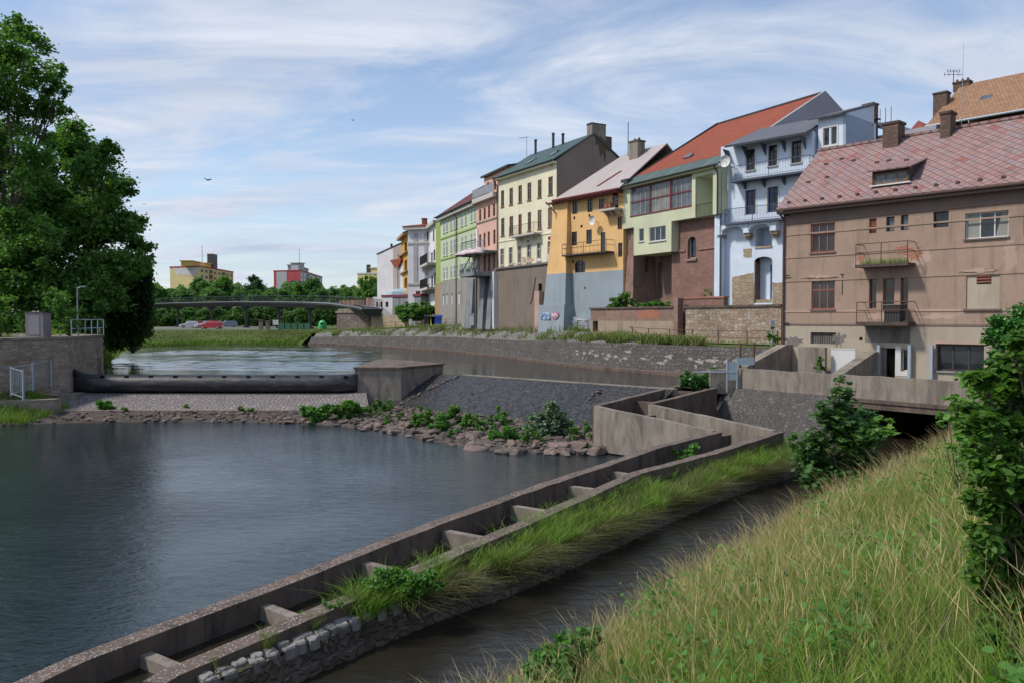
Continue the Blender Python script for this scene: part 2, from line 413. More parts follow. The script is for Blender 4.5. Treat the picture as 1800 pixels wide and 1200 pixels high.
    M['iron'] = flat('dark_iron', (.05, .048, .048), .6, .3)
    M['iron_blue'] = flat('grey_blue_ironwork', (.085, .105, .15), .6, .1)
    M['rust'] = rusty('rusted_steel', (.09, .055, .04), amt=.8)
    M['bridge_steel'] = flat('bridge_steel', (.028, .03, .034), .5, .3)
    M['bridge_rail'] = flat('bridge_rail_grey', (.20, .22, .23), .5, .3)
    M['rubber'] = NTrubber()
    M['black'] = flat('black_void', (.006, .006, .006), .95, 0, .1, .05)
    M['tarp_white'] = flat('white_panel', (.58, .57, .56), .7, var=.05)
    M['leaf_dark'] = leafmat('leaf_dark', (.012, .032, .010), (.025, .06, .016), (.05, .10, .028))
    M['leaf_oak'] = leafmat('leaf_oak', (.022, .052, .013), (.044, .096, .022), (.078, .145, .036))
    M['leaf_light'] = leafmat('leaf_light', (.035, .08, .016), (.06, .125, .025), (.10, .17, .04))
    M['leaf_nettle'] = leafmat('leaf_nettle', (.022, .060, .012), (.04, .10, .02), (.07, .145, .032))
    M['leaf_far'] = leafmat('leaf_far', (.022, .052, .018), (.04, .085, .028), (.075, .125, .045))
    M['leaf_conifer'] = leafmat('leaf_conifer', (.014, .035, .018), (.022, .052, .025), (.035, .07, .032))
    M['leaf_maple'] = leafmat('leaf_maple', (.012, .034, .010), (.024, .058, .016), (.045, .09, .026), .3, .5)
    M['leaf_hazel'] = leafmat('leaf_hazel', (.014, .038, .008), (.032, .072, .013), (.07, .13, .026), .4, .45)
    M['leaf_willow'] = leafmat('leaf_silver_willow', (.035, .06, .035), (.065, .10, .06), (.12, .16, .11), .25)
    M['leaf_weep'] = leafmat('leaf_weeping_willow', (.010, .026, .008), (.018, .042, .012), (.03, .062, .018))
    M['leaf_ivy'] = leafmat('leaf_ivy', (.012, .040, .010), (.022, .075, .014), (.04, .11, .022), .2, .4)
    M['bark'] = concrete('bark', (.09, .07, .055), (.02, .016, .012), .6)
    M['grass_tall'] = grassmat('tall_straw_grass', (.09, .17, .025), (.31, .32, .09), (.74, .58, .31), (.56, .44, .19), .42)
    M['grass_dry'] = grassmat('dry_hanging_grass', (.06, .06, .025), (.15, .135, .06), (.27, .23, .12), (.12, .16, .04))
    M['grass_green'] = grassmat('green_grass', (.05, .13, .012), (.125, .285, .022), (.24, .38, .055), (.19, .28, .05))
    M['grass_berm'] = grassmat('berm_grass', (.05, .10, .016), (.13, .235, .038), (.23, .31, .075), (.22, .22, .09))
    M['grass_far'] = grassmat('far_bank_grass', (.06, .10, .02), (.11, .17, .03), (.18, .22, .05), (.21, .20, .08))
    M['soil_bank'] = soil('bank_soil', (.05, .055, .018), (.075, .09, .022), (.11, .10, .04))
    M['soil_grass'] = soil('grassy_ground', (.06, .10, .02), (.09, .135, .028), (.14, .15, .05), .5)
    M['soil_berm'] = soil('berm_soil', (.055, .045, .03), (.085, .07, .045), (.13, .10, .07), 2.2)
    M['soil_bed'] = soil('gravel_bed', (.06, .05, .042), (.10, .08, .07), (.15, .12, .10), 2.5)
    M['asphalt'] = soil('car_park_gravel', (.14, .135, .125), (.19, .18, .17), (.24, .23, .21), .8)
    M['path'] = soil('path_gravel', (.22, .20, .17), (.28, .25, .22), (.33, .30, .26), .9)
    M['water_low'] = water('lower_pool_water', (.012, .022, .028), 1.8, 6.5, .45, .55, .02, .55, 2.2)
    M['water_up'] = water('upper_pool_water', (.017, .024, .026), 1.4, 4.5, .12, .22, .02, .05, 2.4)
    M['water_canal'] = water('canal_water', (.022, .019, .013), 2.2, 7.0, .55, .40, .02, -.75, 2.0)
def calm(m):
    b = m.node_tree.nodes['Principled BSDF']; b.inputs['IOR'].default_value = 1.33; b.inputs['Specular IOR Level'].default_value = .42
def NTrubber():
    t = NT('black_rubber'); p = t.pos()
    n = t.noise(t.map(p, (.6, 3, 3)), 2.0, 5, .7)
    n2 = t.noise(p, 3, 4, .6)
    col = t.mix(t.ramp(n, [(.5, 0), (.72, 1)]), (.018, .018, .021), (.075, .072, .075))
    return t.done(col, t.ramp(n2, [(.3, .32), (.7, .55)]), t.bump(n2, .2, .03), .5)
build_materials()
M = MAT
calm(M['water_up'])
# ---------------------------------------------------------------- foliage helpers
SHAPES = {
 'kite': [(0, 0), (.32, .42), (.32, 1), (-.32, .42)],
 'leaf': [(0, 0), (.26, .2), (.36, .48), (.24, .78), (0, 1), (-.24, .78), (-.36, .48), (-.26, .2)],
 'round': [(0, 0), (.3, .1), (.46, .38), (.42, .68), (.2, .92), (0, .97), (-.2, .92), (-.42, .68), (-.46, .38), (-.3, .1)],
 'maple': [(0, 0), (.28, .05), (.56, .22), (.40, .36), (.60, .66), (.26, .58), (.16, .74), (0, 1.05), (-.16, .74), (-.26, .58), (-.60, .66), (-.40, .36), (-.56, .22), (-.28, .05)],
 'thin': [(0, 0), (.10, .4), (0, 1), (-.10, .4)],
}
SHAPES['kite'] = [(0, 0), (.34, .45), (0, 1), (-.34, .45)]
def leafcloud(name, c, size, mat, parent=None, seed=0, shape='kite', up=.6, droop=0.0, spread=.35, outc=None):
    r = np.random.default_rng(seed); n = len(c); c = np.asarray(c, float)
    nr = r.normal(0, 1, (n, 3)); nr[:, 2] = np.abs(nr[:, 2]) + up; nr /= np.linalg.norm(nr, axis=1)[:, None]
    t = r.normal(0, 1, (n, 3)); t[:, 2] -= droop
    if outc is not None: t += 1.2 * (c - np.asarray(outc)) / (np.linalg.norm(c - np.asarray(outc), axis=1)[:, None] + 1e-6)
    t -= nr * (t * nr).sum(1)[:, None]; t /= np.linalg.norm(t, axis=1)[:, None] + 1e-9
    b = np.cross(nr, t); s = size * r.uniform(1 - spread, 1 + spread, n)
    sh = np.array(SHAPES[shape]); K = len(sh)
    co = c[:, None, :] + (t[:, None, :] * (sh[None, :, 1:2] - .4) + b[:, None, :] * sh[None, :, 0:1]) * s[:, None, None]
    bend = (np.abs(sh[:, 0]) * .35)[None, :, None] * nr[:, None, :] * s[:, None, None]
    co = co + bend
    return np_mesh(name, co.reshape(-1, 3), K, M[mat], parent, r.random(n))
def blobpts(blobs, per, seed, clump=.38, shell=.55, zs=.8, cn=None):
    """leaf positions: every blob holds uneven sub-clumps, most of them near its surface"""
    r = np.random.default_rng(seed); out = []
    for (x, y, z, R) in blobs:
        k = max(5, int(14 * (R ** .5)) if cn is None else cn)
        d = r.normal(0, 1, (k, 3)); d /= np.linalg.norm(d, axis=1)[:, None]
        rad = R * (shell + (1 - shell) * r.random(k)) ** 1.0 * np.where(r.random(k) < .25, .5, 1.0)
        cc = np.array([x, y, z]) + d * rad[:, None] * np.array([1, 1, zs])
        m = int(per * R ** 2)
        idx = r.integers(0, k, m); sz = r.uniform(.6, 1.25, k) * clump * R
        p = r.normal(0, .55, (m, 3)) * sz[idx][:, None] * np.array([1, 1, .75])
        out.append(cc[idx] + p)
    return np.concatenate(out, 0)
def tree(name, label, cat, blobs, base, mat, leaf=.22, per=420, seed=0, trunk_r=.25, group=None, shape='kite', clump=.34, limbs=True, up=.5, trunk=True, cn=None):
    root = empty(name, base, label, cat, group); base = Vector(base)
    pts = blobpts(blobs, per, seed, clump, cn=cn)
    pts = pts[pts[:, 2] > base.z + .05]
    leafcloud('crown', pts, leaf, mat, root, seed + 1, shape, up)
    if trunk:
        rg = random.Random(seed); mb = MB()
        top = max(blobs, key=lambda b: b[2]); ctr = Vector((sum(b[0] for b in blobs) / len(blobs), sum(b[1] for b in blobs) / len(blobs), base.z + (top[2] - base.z) * .45))
        p0 = base; segs = 5; pr = trunk_r * 1.25
        spine = [base]
        for k in range(1, segs + 1):
            q = base.lerp(ctr, k / segs) + Vector((rg.uniform(-.1, .1), rg.uniform(-.1, .1), 0)); r1 = trunk_r * (1.15 - .6 * k / segs)
            mb.tube(p0, q, pr, r1, 8); p0 = q; pr = r1; spine.append(q)
        if limbs:
            for (x, y, z, R) in blobs:
                s = spine[rg.randrange(2, segs + 1)]; e = Vector((x, y, z)); m_ = s.lerp(e, .5) + Vector((rg.uniform(-.2, .2), rg.uniform(-.2, .2), R * .2))
                mb.tube(s, m_, trunk_r * .42, trunk_r * .26, 6); mb.tube(m_, e, trunk_r * .26, trunk_r * .08, 5)
                for k in range(3):
                    d = Vector((rg.gauss(0, 1), rg.gauss(0, 1), rg.gauss(0, .6))).normalized() * R * .8
                    mb.tube(e.lerp(m_, .3), e + d, trunk_r * .12, trunk_r * .03, 4)
        mb.build('trunk', M['bark'], root)
    return root
def pxb(l, Y, jit=0.0, seed=0):
    """(px, py, radius px) -> blobs in metres at depth Y"""
    r = random.Random(seed); out = []
    for px, py, rr in l:
        y = Y + r.uniform(-jit, jit); p = at_y(px, py, y); out.append((p.x, p.y, p.z, rr * y / F0))
    return out
# ================================================================ TERRAIN, WATER, RIVER WORKS
ZU, ZL, ZC = -3.46, -5.30, -5.12          # upper pool, lower pool, mill canal
def V2(x, y, z): return Vector((x, y, z))
def struct(o, kind='structure'): o['kind'] = kind; return o

mb = MB(); mb.poly([(-3000, -3000, -6.6), (3000, -3000, -6.6), (3000, 3000, -6.6), (-3000, 3000, -6.6)])
struct(mb.build('ground', M['soil_bed']))

# ---- quay stations: X, Y of the waterline, wall-top z, revetment width and top z, house-base z
ST = [(-29.5, 116, -2.5, .5, -2.0, -1.6), (-24.6, 111.5, -2.35, 2.2, -1.55, -1.3), (-14.1, 98.9, -2.05, 3.2, -.98, -.8), (-7, 88, -1.92, 3.6, -.58, -.35),
      (-.57, 73.4, -1.88, 3.4, -.80, -.42), (4.3, 60.5, -1.70, 2.6, -1.14, -.66), (6.8, 55.6, -1.66, 1.2, -1.5, -1.0), (10.35, 50, -1.62, .6, -1.58, -1.32), (13.05, 45.7, -1.60, .5, -1.57, -1.42), (14.0, 43.9, -1.58, .5, -1.55, -1.45)]
def normals(pts):
    out = []
    for i in range(len(pts)):
        a = Vector(pts[max(0, i - 1)][:2]); b = Vector(pts[min(len(pts) - 1, i + 1)][:2])
        d = (b - a).normalized(); out.append(Vector((-d.y, d.x)))
    return out
qn = normals(ST)
def dense(pts, k):
    """insert k-1 points between neighbours (linear) of tuples"""
    o = []
    for a, b in zip(pts[:-1], pts[1:]):
        for j in range(k): o.append(tuple(a[i] + (b[i] - a[i]) * j / k for i in range(len(a))))
    o.append(tuple(pts[-1])); return o
STD = dense([s + (n.x, n.y) for s, n in zip(ST, qn)], 5)
def qp(s, off, z): return (s[0] + s[6] * off, s[1] + s[7] * off, z)
# quay wall (battered, with a footing course at the waterline)
mb = MB(); W = []
for s in STD: W.append([qp(s, -.22, -4.6), qp(s, -.22, -3.30), qp(s, -.02, -3.26), qp(s, .30, s[2]), qp(s, .75, s[2] + .005), qp(s, .75, -4.6)])
mb.loft(W, 0, closed=True, caps=True)
o = mb.build('quay_wall', M['quay_stone']); tag(o, 'long dark stone quay wall rising from the upper river along the old houses', 'river wall')
mb = MB()
for a, b in zip(STD[:-1], STD[1:]): mb.prism([qp(a, -.27, -3.30), qp(a, .0, -3.262), qp(a, .0, -3.6), qp(a, -.27, -3.6)], Vector(qp(b, 0, 0)) - Vector(qp(a, 0, 0)))
mb.build('footing_course', M['concrete'], o)
# efflorescence / old limewash patches on the wall near its right end
def blob_poly(cx, cy, rx, ry, rng, n=18, rag=.45):
    out = []
    for k in range(n):
        t = 2 * math.pi * k / n; r = 1 - rag * rng.random()
        out.append((cx + rx * r * math.cos(t), cy + ry * r * math.sin(t)))
    return out
rg = random.Random(5)
mb = MB()
for i in range(46):
    u = rg.uniform(.0, 1); k = 25 + u * 19.0
    a = STD[int(k)]; b = STD[min(len(STD) - 1, int(k) + 1)]; fr = k - int(k)
    s = tuple(a[j] + (b[j] - a[j]) * fr for j in range(8))
    z0 = rg.choice([-2.35, -2.5, -2.6, -2.3]) + rg.uniform(-.22, .16); t = Vector((-s[7], s[6], 0)) * -1
    def onw(du, z): 
        f = (z + 3.26) / (s[2] + 3.26); off = -.02 + .32 * f - .012
        return Vector(qp(s, off, z)) + t * du
    pts = [onw(x, z0 + y) for x, y in blob_poly(0, 0, rg.uniform(.12, .55), rg.uniform(.05, .2), rg, 14, .7)]
    mb.poly(pts)
mb.build('limewash_patch', flat('old_limewash', (.30, .27, .245), .9, var=.3), o)
# sloping stone revetment above the wall
mb = MB(); W = []
for s in STD[:-12]: W.append([qp(s, .74, s[2] - .25), qp(s, .76, s[2] + .004), qp(s, .76 + s[3] * .5, s[2] + (s[4] - s[2]) * .55), qp(s, .76 + s[3], s[4]), qp(s, .76 + s[3], s[4] - .6)])
mb.loft(W, 0, closed=False)
o = mb.build('stone_revetment', M['revet_stone']); tag(o, 'sloping weedy rubble revetment above the quay wall', 'stone slope')

# ---- land behind the pools (left bank, far bank, quay) as one sheet reaching the horizon
SH = [(-28.2, 50), (-31.5, 62), (-36.5, 74), (-42, 86), (-46.5, 97), (-48, 106), (-44.5, 112.6), (-36, 113.5), (-31, 115.2)]
E = []
for p in SH: E.append((p[0], p[1], [(0, -3.9), (1.0, -3.3), (4, -2.3), (9, -1.8), (16, -1.8), (2600, -1.8)]))
E[0][2][:] = [(0, -3.9), (.6, -2.0), (2, -1.05), (9, -1.05), (16, -1.2), (2600, -1.2)]
for s in ST:
    E.append((s[0] + (.76 + s[3]) * 0, s[1], [(.76 + s[3] - .02, s[4] - .03), (.76 + s[3] + .8, s[4] + .03), (.76 + s[3] + 2.4, s[4] * .55 + s[5] * .45), (.76 + s[3] + 4.2, s[5]), (16, s[5]), (2600, s[5])]))
en = normals(E)
for i, n_ in zip(range(len(SH), len(E)), qn): en[i] = n_
en[len(SH)] = ((en[len(SH) - 1] + qn[0]) / 2).normalized()
rows = []
for (x, y, prof), n_ in zip(E, en): rows.append([Vector((x + n_.x * o_, y + n_.y * o_, z)) for o_, z in prof])
dr = []
for a, b in zip(rows[:-1], rows[1:]):
    for j in range(4): dr.append([p + (q - p) * (j / 4) for p, q in zip(a, b)])
dr.append(rows[-1])
mb = MB(); mb.loft(dr, 0, closed=False)
struct(mb.build('far_ground', M['soil_grass']))
# car park and riverside path
mb = MB(); mb.poly([(-86, 150, -1.785), (-40, 150, -1.785), (-40, 205, -1.785), (-86, 205, -1.785)])
struct(mb.build('car_park', M['asphalt']))
mb = MB(); W = []
for s in STD[12:-2]:
    w = .76 + s[3]; d = 1.0
    W.append([qp(s, w + 1.1, s[4] + .11), qp(s, w + 2.5, (s[4] * .55 + s[5] * .45) + .10)])
mb.loft(W, 0, closed=False)
struct(mb.build('riverside_path', M['path']))

# ---- water
def ripples(ub):
    """wind ripples on the open middle of the upper pool as real waves, dying out towards its calm margins"""
    r = np.random.default_rng(77); dx = .21
    gx = np.arange(-40.5, -4.0, dx); gy = np.arange(53.0, 104.0, dx * 1.15); X, Y = np.meshgrid(gx, gy, indexing='ij'); H = np.zeros_like(X); Gs = np.zeros_like(X)
    for k in range(34):
        lam = r.uniform(.75, 2.6); th = r.normal(1.35, .55); kk = 2 * np.pi / lam; ph = r.uniform(0, 6.28)
        H += .0105 * lam / 1.3 * .55 * np.sin(kk * (np.cos(th) * X + np.sin(th) * Y) + ph + .6 * np.sin(.21 * X + k))
    for k in range(9): Gs += np.sin(r.uniform(.05, .16) * X + r.uniform(.25, .6) * Y + r.uniform(0, 6.28))
    st = lambda a: np.clip(a, 0, 1) ** 2 * (3 - 2 * np.clip(a, 0, 1))
    rt = -6.5 - (Y - 54) * .16
    mk = st((rt - X) / 6.0) * st((X + 40.5) / 4) * st((Y - 53.5) / 5) * st((103.0 - Y) / 9) * st(.72 + Gs * .22)
    Z = ZU - .045 + .045 * st(mk * 3) + H * mk * .6
    n, m = X.shape; co = np.stack([X, Y, Z], -1).reshape(-1, 3); a = np.arange(n * m).reshape(n, m)
    f = np.stack([a[:-1, :-1], a[1:, :-1], a[1:, 1:], a[:-1, 1:]], -1).reshape(-1, 4)
    me = bpy.data.meshes.new('ripples'); me.from_pydata(co.tolist(), [], f.tolist()); me.materials.append(M['water_up']); me.polygons.foreach_set('use_smooth', [True] * len(f)); me.update()
    link('ruffled_water', me, ub)
mb = MB(); UP = [(-33, 47.62, ZU), (-8, 47.62, ZU), (-4.6, 50.5, ZU), (7.5, 39.35, ZU), (8.75, 41.5, ZU), (10.2, 39.7, ZU), (11.2, 40.8, ZU), (14.3, 43.7, ZU), (13.4, 45.9, ZU), (10.7, 50.1, ZU), (7.1, 55.8, ZU), (4.6, 60.7, ZU), (-.3, 73.6, ZU), (-6.7, 88.2, ZU), (-13.8, 99.1, ZU), (-24, 112, ZU), (-30, 117.5, ZU), (-48, 117.5, ZU), (-50, 95, ZU), (-36, 60, ZU)]; mb.poly([(x, y, z - .035) for x, y, z in UP])
ub = struct(mb.build('upper_river', M['water_up']))
ripples(ub)
mb = MB(); mb.poly([(-120, -40, ZL), (-30, -40, ZL), (10, 12, ZL), (12.5, 30, ZL), (8.5, 36, ZL), (-5, 46.2, ZL), (-8, 46.2, ZL), (-120, 46.2, ZL)])
struct(mb.build('lower_river', M['water_low']))
LEDGE = [(-7.5, 5.6), (-5.9, 7.7), (-4.5, 9.4), (-3.1, 11.24), (-2.45, 12.14), (-1.5, 13.35), (0, 14.9), (1.17, 16.4), (2.63, 18.4), (5.1, 21.6), (7.26, 24.2), (8.6, 25.4), (11.4, 28.4), (14.2, 31.6), (24, 43.5)]
mb = MB()
lft = [Vector((x - .25, y + .22, ZC)) for x, y in LEDGE]; rgt = [Vector((x + 5.2, y - 4.2, ZC)) for x, y in LEDGE]
mb.loft([[a, b] for a, b in zip(lft, rgt)], 0, closed=False)
struct(mb.build('canal_water', M['water_canal']))

# ---- rubber dam on its paved sill
YD = 47.15
dam_root = empty('inflatable_dam', (-17.5, YD, -4.3), 'black inflatable rubber weir tube stretched across the river', 'river dam')
mb = MB(); rings = []
x0, x1 = at_y(129, 660, YD).x, at_y(628, 660, YD).x
N = 60
for i in range(N + 1):
    f = i / N; x = x0 + (x1 - x0) * f
    d0 = min(f, 1 - f) * (x1 - x0)
    ring = []
    for k in range(28):
        t = 2 * math.pi * k / 28
        r = .56
        y = math.cos(t) * r * 1.08; z = math.sin(t) * r
        if z < -.42: z = -.42 - (abs(z) - .42) * .2
        pinch = max(0, 1 - d0 / 1.3)
        if pinch > 0:
            z = z + pinch ** 1.5 * (.32 if z > 0 else -.02) * (1 if f < .5 else .12); y = y * (1 - .75 * pinch ** 1.3)
        wr = .012 * math.sin(x * 3.1 + k) + .008 * math.sin(x * 7.7 + 2 * k)
        ring.append((x, YD + y + wr * (.3 + pinch * 3), -3.78 + z + wr))
    rings.append(ring)
mb.loft(rings, 0, True, True)
dam = mb.build('tube', M['rubber'], dam_root, True)
for i in range(11):
    x = x0 + 1.9 + i * (x1 - x0 - 2.5) / 10.0
    mb = MB(); t = math.radians(128)
    c = Vector((x, YD + math.cos(t) * .605, -3.78 + math.sin(t) * .56)); nrm = Vector((0, math.cos(t), math.sin(t))); tg = Vector((0, nrm.z, -nrm.y))
    mb.obox(c - Vector((.12, 0, 0)) - tg * .055 - nrm * .03, Vector((.24, 0, 0)), tg * .11, nrm * .075)
    mb.build('deflector', M['black'], dam_root)
# sill apron
xa = at_y(96, 700, 47).x
mb = MB()
pts = [(xa, 46.9, -4.30), (-8.6, 46.9, -4.30), (-7.9, 43.95, -4.93), (xa - .4, 43.75, -4.93)]
mb.poly(pts[::-1]); mb.poly([(xa, 46.9, -4.30), (-8.6, 46.9, -4.30), (-8.6, 48.2, -4.29), (xa, 48.2, -4.29)])
mb.prism([(xa - .4, 43.75, -4.925), (-7.9, 43.95, -4.925), (-7.9, 43.6, -4.94), (xa - .4, 43.4, -4.94)], (0, 0, -.5), 1)
o = mb.build('paved_apron', [M['cobble'], M['concrete_pale']]); tag(o, 'pale cobbled apron sloping down below the black rubber weir', 'weir apron')
# pier
pf = [Vector((-9.35, 47.25, 0)), Vector((-6.6, 47.25, 0)), Vector((-4.45, 51.35, 0)), Vector((-9.5, 55.6, 0))]
root = empty('concrete_pier', (-7.5, 50, -4.3), 'squat concrete river pier at the right end of the black rubber weir', 'river pier')
mb = MB(); mb.prism([p + Vector((0, 0, -5.3)) for p in pf], (0, 0, 2.38)); mb.build('pier_body', M['concrete_pale'], root)
cen = sum(pf, Vector()) / 4
def grow(k): return [cen + (p - cen) * k for p in pf]
mb = MB(); r0 = [p + Vector((0, 0, -2.92)) for p in grow(1.03)]; r1 = [p + Vector((0, 0, -2.80)) for p in grow(1.03)]
tp = [cen + (p - cen) * .55 + Vector((0, 0, -2.62)) for p in pf]
mb.loft([r0, r1, tp], 0, True, True); mb.build('cap_slab', M['concrete'], root)

import bmesh
def rock_mesh(seed, flatn=.5):
    r = random.Random(seed); bm = bmesh.new()
    for k in range(16):
        v = Vector((r.gauss(0, 1), r.gauss(0, 1), r.gauss(0, 1))).normalized()
        bm.verts.new((v.x * r.uniform(.75, 1.15), v.y * r.uniform(.55, .9), v.z * flatn * r.uniform(.8, 1.1)))
    bmesh.ops.convex_hull(bm, input=bm.verts)
    for v in [v for v in bm.verts if not v.link_faces]: bm.verts.remove(v)
    bmesh.ops.bevel(bm, geom=list(bm.edges), offset=.07, segments=1, affect='EDGES')
    me = bpy.data.meshes.new('boulder'); bm.to_mesh(me); bm.free()
    me.materials.append(M['rock'] if seed % 3 else M['rock_red']); return me
RK = [rock_mesh(s, .38 + .05 * (s % 5)) for s in range(12)]
# ---- stone spillway
cr = [Vector((-5.2, 51.0, -3.40)), Vector((7.9, 38.85, -3.40))]; to = [Vector((-8.9, 48.25, -5.02)), Vector((5.4, 35.9, -5.02))]
mb = MB(); rr = []
n1_, n2_ = 40, 16; rg = random.Random(3)
for i in range(n1_ + 1):
    f = i / n1_; a = cr[0].lerp(cr[1], f); b = to[0].lerp(to[1], f); row = []
    for j in range(n2_ + 1):
        g = j / n2_; p = a.lerp(b, g); p.z += .06 * math.sin(g * math.pi) + (rg.uniform(-.035, .035) if 0 < j < n2_ else 0)
        row.append(p)
    rr.append(row)
mb.loft(rr, 0, closed=False)
mb.loft([[r[-1], r[-1] - Vector((0, 0, .8))] for r in rr], 0, closed=False)
ob = mb.build('stone_spillway', M['weir_stone']); tag(ob, 'dark wet stone spillway sloping down beside the pier', 'weir')
mb = MB(); d = (cr[1] - cr[0]).normalized(); nb = Vector((-d.y, d.x, 0)); 
c0 = cr[0].lerp(cr[1], .16)
mb.obox(c0 - Vector((0, 0, .3)) - nb * .02, (cr[1] - c0), nb * .42, (0, 0, .335)); mb.build('crest_kerb', M['concrete_pale'], ob)
for f, g0, g1, n in ((.16, .0, 1.0, 34), (.78, .05, .55, 9)):
    for k in range(n):
        if rg.random() < .25: continue
        g = g0 + (g1 - g0) * (k + rg.uniform(-.3, .3)) / n; p = cr[0].lerp(cr[1], f).lerp(to[0].lerp(to[1], f), max(0, g)); s = rg.uniform(.08, .17)
        st_ = bpy.data.objects.new('loose_stone', RK[rg.randrange(12)]); COL.objects.link(st_); st_.parent = ob; st_.location = p + d * rg.uniform(-.16, .16) + Vector((0, 0, .06 + .06 * math.sin(g * math.pi))); st_.scale = (s * 1.3, s, s); st_.rotation_euler = (0, 0, rg.uniform(0, 6))

# ---- rubble shore under the weir
TOP = [(-29, 43.6), (-20, 43.5), (-14, 43.6), (-8.2, 43.7), (-6.6, 45.7), (-3, 42.8), (0, 40.2), (3.6, 37.0), (4.6, 34.8)]
BOT = [(-29, 39.4), (-20.6, 41.3), (-14.7, 41.4), (-10.2, 40.7), (-7.4, 39.0), (-4.6, 36.2), (-1.9, 33.3), (.6, 31.6), (3.6, 31.2)]
def rub(f, g):
    k = min(len(TOP) - 2, int(f)); h = f - k
    t = Vector(TOP[k]).lerp(Vector(TOP[k + 1]), h); b = Vector(BOT[k]).lerp(Vector(BOT[k + 1]), h)
    p = t.lerp(b, g); z = -5.0 + g * -.28 + (.12 * math.sin(g * 3.1) if f > 3.5 else 0)
    return Vector((p.x, p.y, z))
mb = MB(); rr = []; rg = random.Random(9)
for i in range(8 * 14 + 1):
    row = []
    for j in range(15):
        p = rub(i / 14, j / 12); p.z += rg.uniform(-.09, .09)
        if j > 12: p.z -= (j - 12) * .15
        row.append(p)
    rr.append(row)
mb.loft(rr, 0, closed=False); struct(mb.build('rubble_shore', M['soil_bed']))

rg = random.Random(21)
nb_ = 0
while nb_ < 170:
    f = rg.choice([rg.uniform(.6, 4), rg.uniform(3.9, 8), rg.uniform(3.9, 8), rg.uniform(3.9, 8)]); 
    g = rg.uniform(.05, 1.02) if rg.random() < .55 else rg.uniform(.72, 1.08)
    p = rub(min(7.99, f), g)
    o = bpy.data.objects.new('boulder', RK[rg.randrange(12)]); COL.objects.link(o)
    s = rg.uniform(.16, .40) * (1.25 if g > .7 else .9) * (1.0 if f > 3.8 else .85)
    o.scale = (s * rg.uniform(.9, 1.35), s, s * rg.uniform(.7, 1.0)); o.location = (p.x, p.y, p.z + s * .12)
    o.rotation_euler = (rg.uniform(-.2, .2), rg.uniform(-.2, .2), rg.uniform(0, 6.3))
    if f < 4: tag(o, 'flat brown boulder on the waterline below the pale cobbled apron', 'boulder', 'boulders below the cobbled apron')
    else: tag(o, 'angular reddish brown boulder in the heap at the foot of the dark spillway', 'boulder', 'boulders heaped below the spillway')
    nb_ += 1
# smaller stones nobody could count
sv = []; sf = []
for i in range(2400):
    f = rg.uniform(.4, 7.99); g = rg.uniform(.0, 1.02); p = rub(f, g); s = rg.uniform(.05, .2)
    if f < 3.9 and i % 2: continue
    me = RK[i % 12]; i0 = len(sv); a = rg.uniform(0, 6.3); c_, s_ = math.cos(a), math.sin(a)
    for v in me.vertices: sv.append((p.x + (v.co.x * c_ - v.co.y * s_) * s, p.y + (v.co.x * s_ + v.co.y * c_) * s, p.z + s * .2 + v.co.z * s))
    for q in me.polygons: sf.append(tuple(i0 + k for k in q.vertices))
me = bpy.data.meshes.new('small_stones'); me.from_pydata(sv, [], sf); me.materials.append(M['rock'])
struct(tag(link('small_stones', me), 'loose small stones between the boulders below the weir', 'stones'), 'stuff')

# ---- fish ladder
def offset_line(pts, w):
    out = []
    P = [Vector((p[0], p[1])) for p in pts]
    for i in range(len(P)):
        d0 = (P[i] - P[i - 1]).normalized() if i else None; d1 = (P[i + 1] - P[i]).normalized() if i < len(P) - 1 else None
        if d0 is None: d0 = d1
        if d1 is None: d1 = d0
        n0 = Vector((-d0.y, d0.x)); n1 = Vector((-d1.y, d1.x)); m_ = (n0 + n1).normalized(); k = w / max(.35, m_.dot(n0))
        out.append(P[i] + m_ * k)
    return out
def wall(mb, pts, th, zb, mat=0):
    a = offset_line(pts, th / 2); b = offset_line(pts, -th / 2)
    rings = [[(q.x, q.y, zb), (q.x, q.y, p[2]), (r.x, r.y, p[2]), (r.x, r.y, zb)] for p, q, r in zip(pts, a, b)]
    mb.loft(rings, mat, True, True)
def subd(pts, step=.5):
    out = []
    for a, b in zip(pts[:-1], pts[1:]):
        a = Vector(a); b = Vector(b); n = max(1, int((b - a).length / step))
        for j in range(n):
            p = a.lerp(b, j / n); p.z += random.uniform(-.012, .012); out.append(tuple(p))
    out.append(tuple(pts[-1])); return out
A_ = at_z(1047, 712, -3.45); A1 = at_z(1196, 676, -3.38); B_ = at_z(1140, 709, -3.45); B1 = at_z(1256, 681, -3.38)
D_ = at_z(1262, 758, -3.95); C_ = at_z(1370, 758, -3.95)
Lp = [D_, at_z(1150, 786, -4.03), at_z(1067, 815, -4.1), at_z(933, 859, -4.18), at_z(800, 906, -4.25), at_z(706, 941, -4.31), at_z(546, 1003, -4.38), at_z(400, 1059, -4.43), at_z(250, 1114, -4.48), at_z(139, 1156, -4.5), at_z(36, 1204, -4.52), at_z(-60, 1270, -4.55)]
Rp = [C_, at_z(1267, 791, -4.05), at_z(1117, 831, -4.12), at_z(1000, 884, -4.2), at_z(808, 967, -4.3), at_z(636, 1040, -4.38), at_z(500, 1097, -4.45), at_z(400, 1138, -4.5), at_z(300, 1180, -4.52), at_z(268, 1200, -4.54)]
root = empty('fish_ladder', (4, 25, -5.4), 'long zigzag concrete fish ladder between the pool and the grassy berm', 'fish ladder')
def arcpos(pts, k=None):
    pts = [Vector(p) for p in pts]; L = [0]
    for a, b in zip(pts[:-1], pts[1:]): L.append(L[-1] + (b - a).length)
    return pts, L
mb = MB(); wall(mb, subd(Lp), .32, -6.0); mb.build('side_wall', M['concrete'], root)
mb = MB(); wall(mb, subd(Rp), .32, -6.0); mb.build('side_wall', M['concrete'], root)
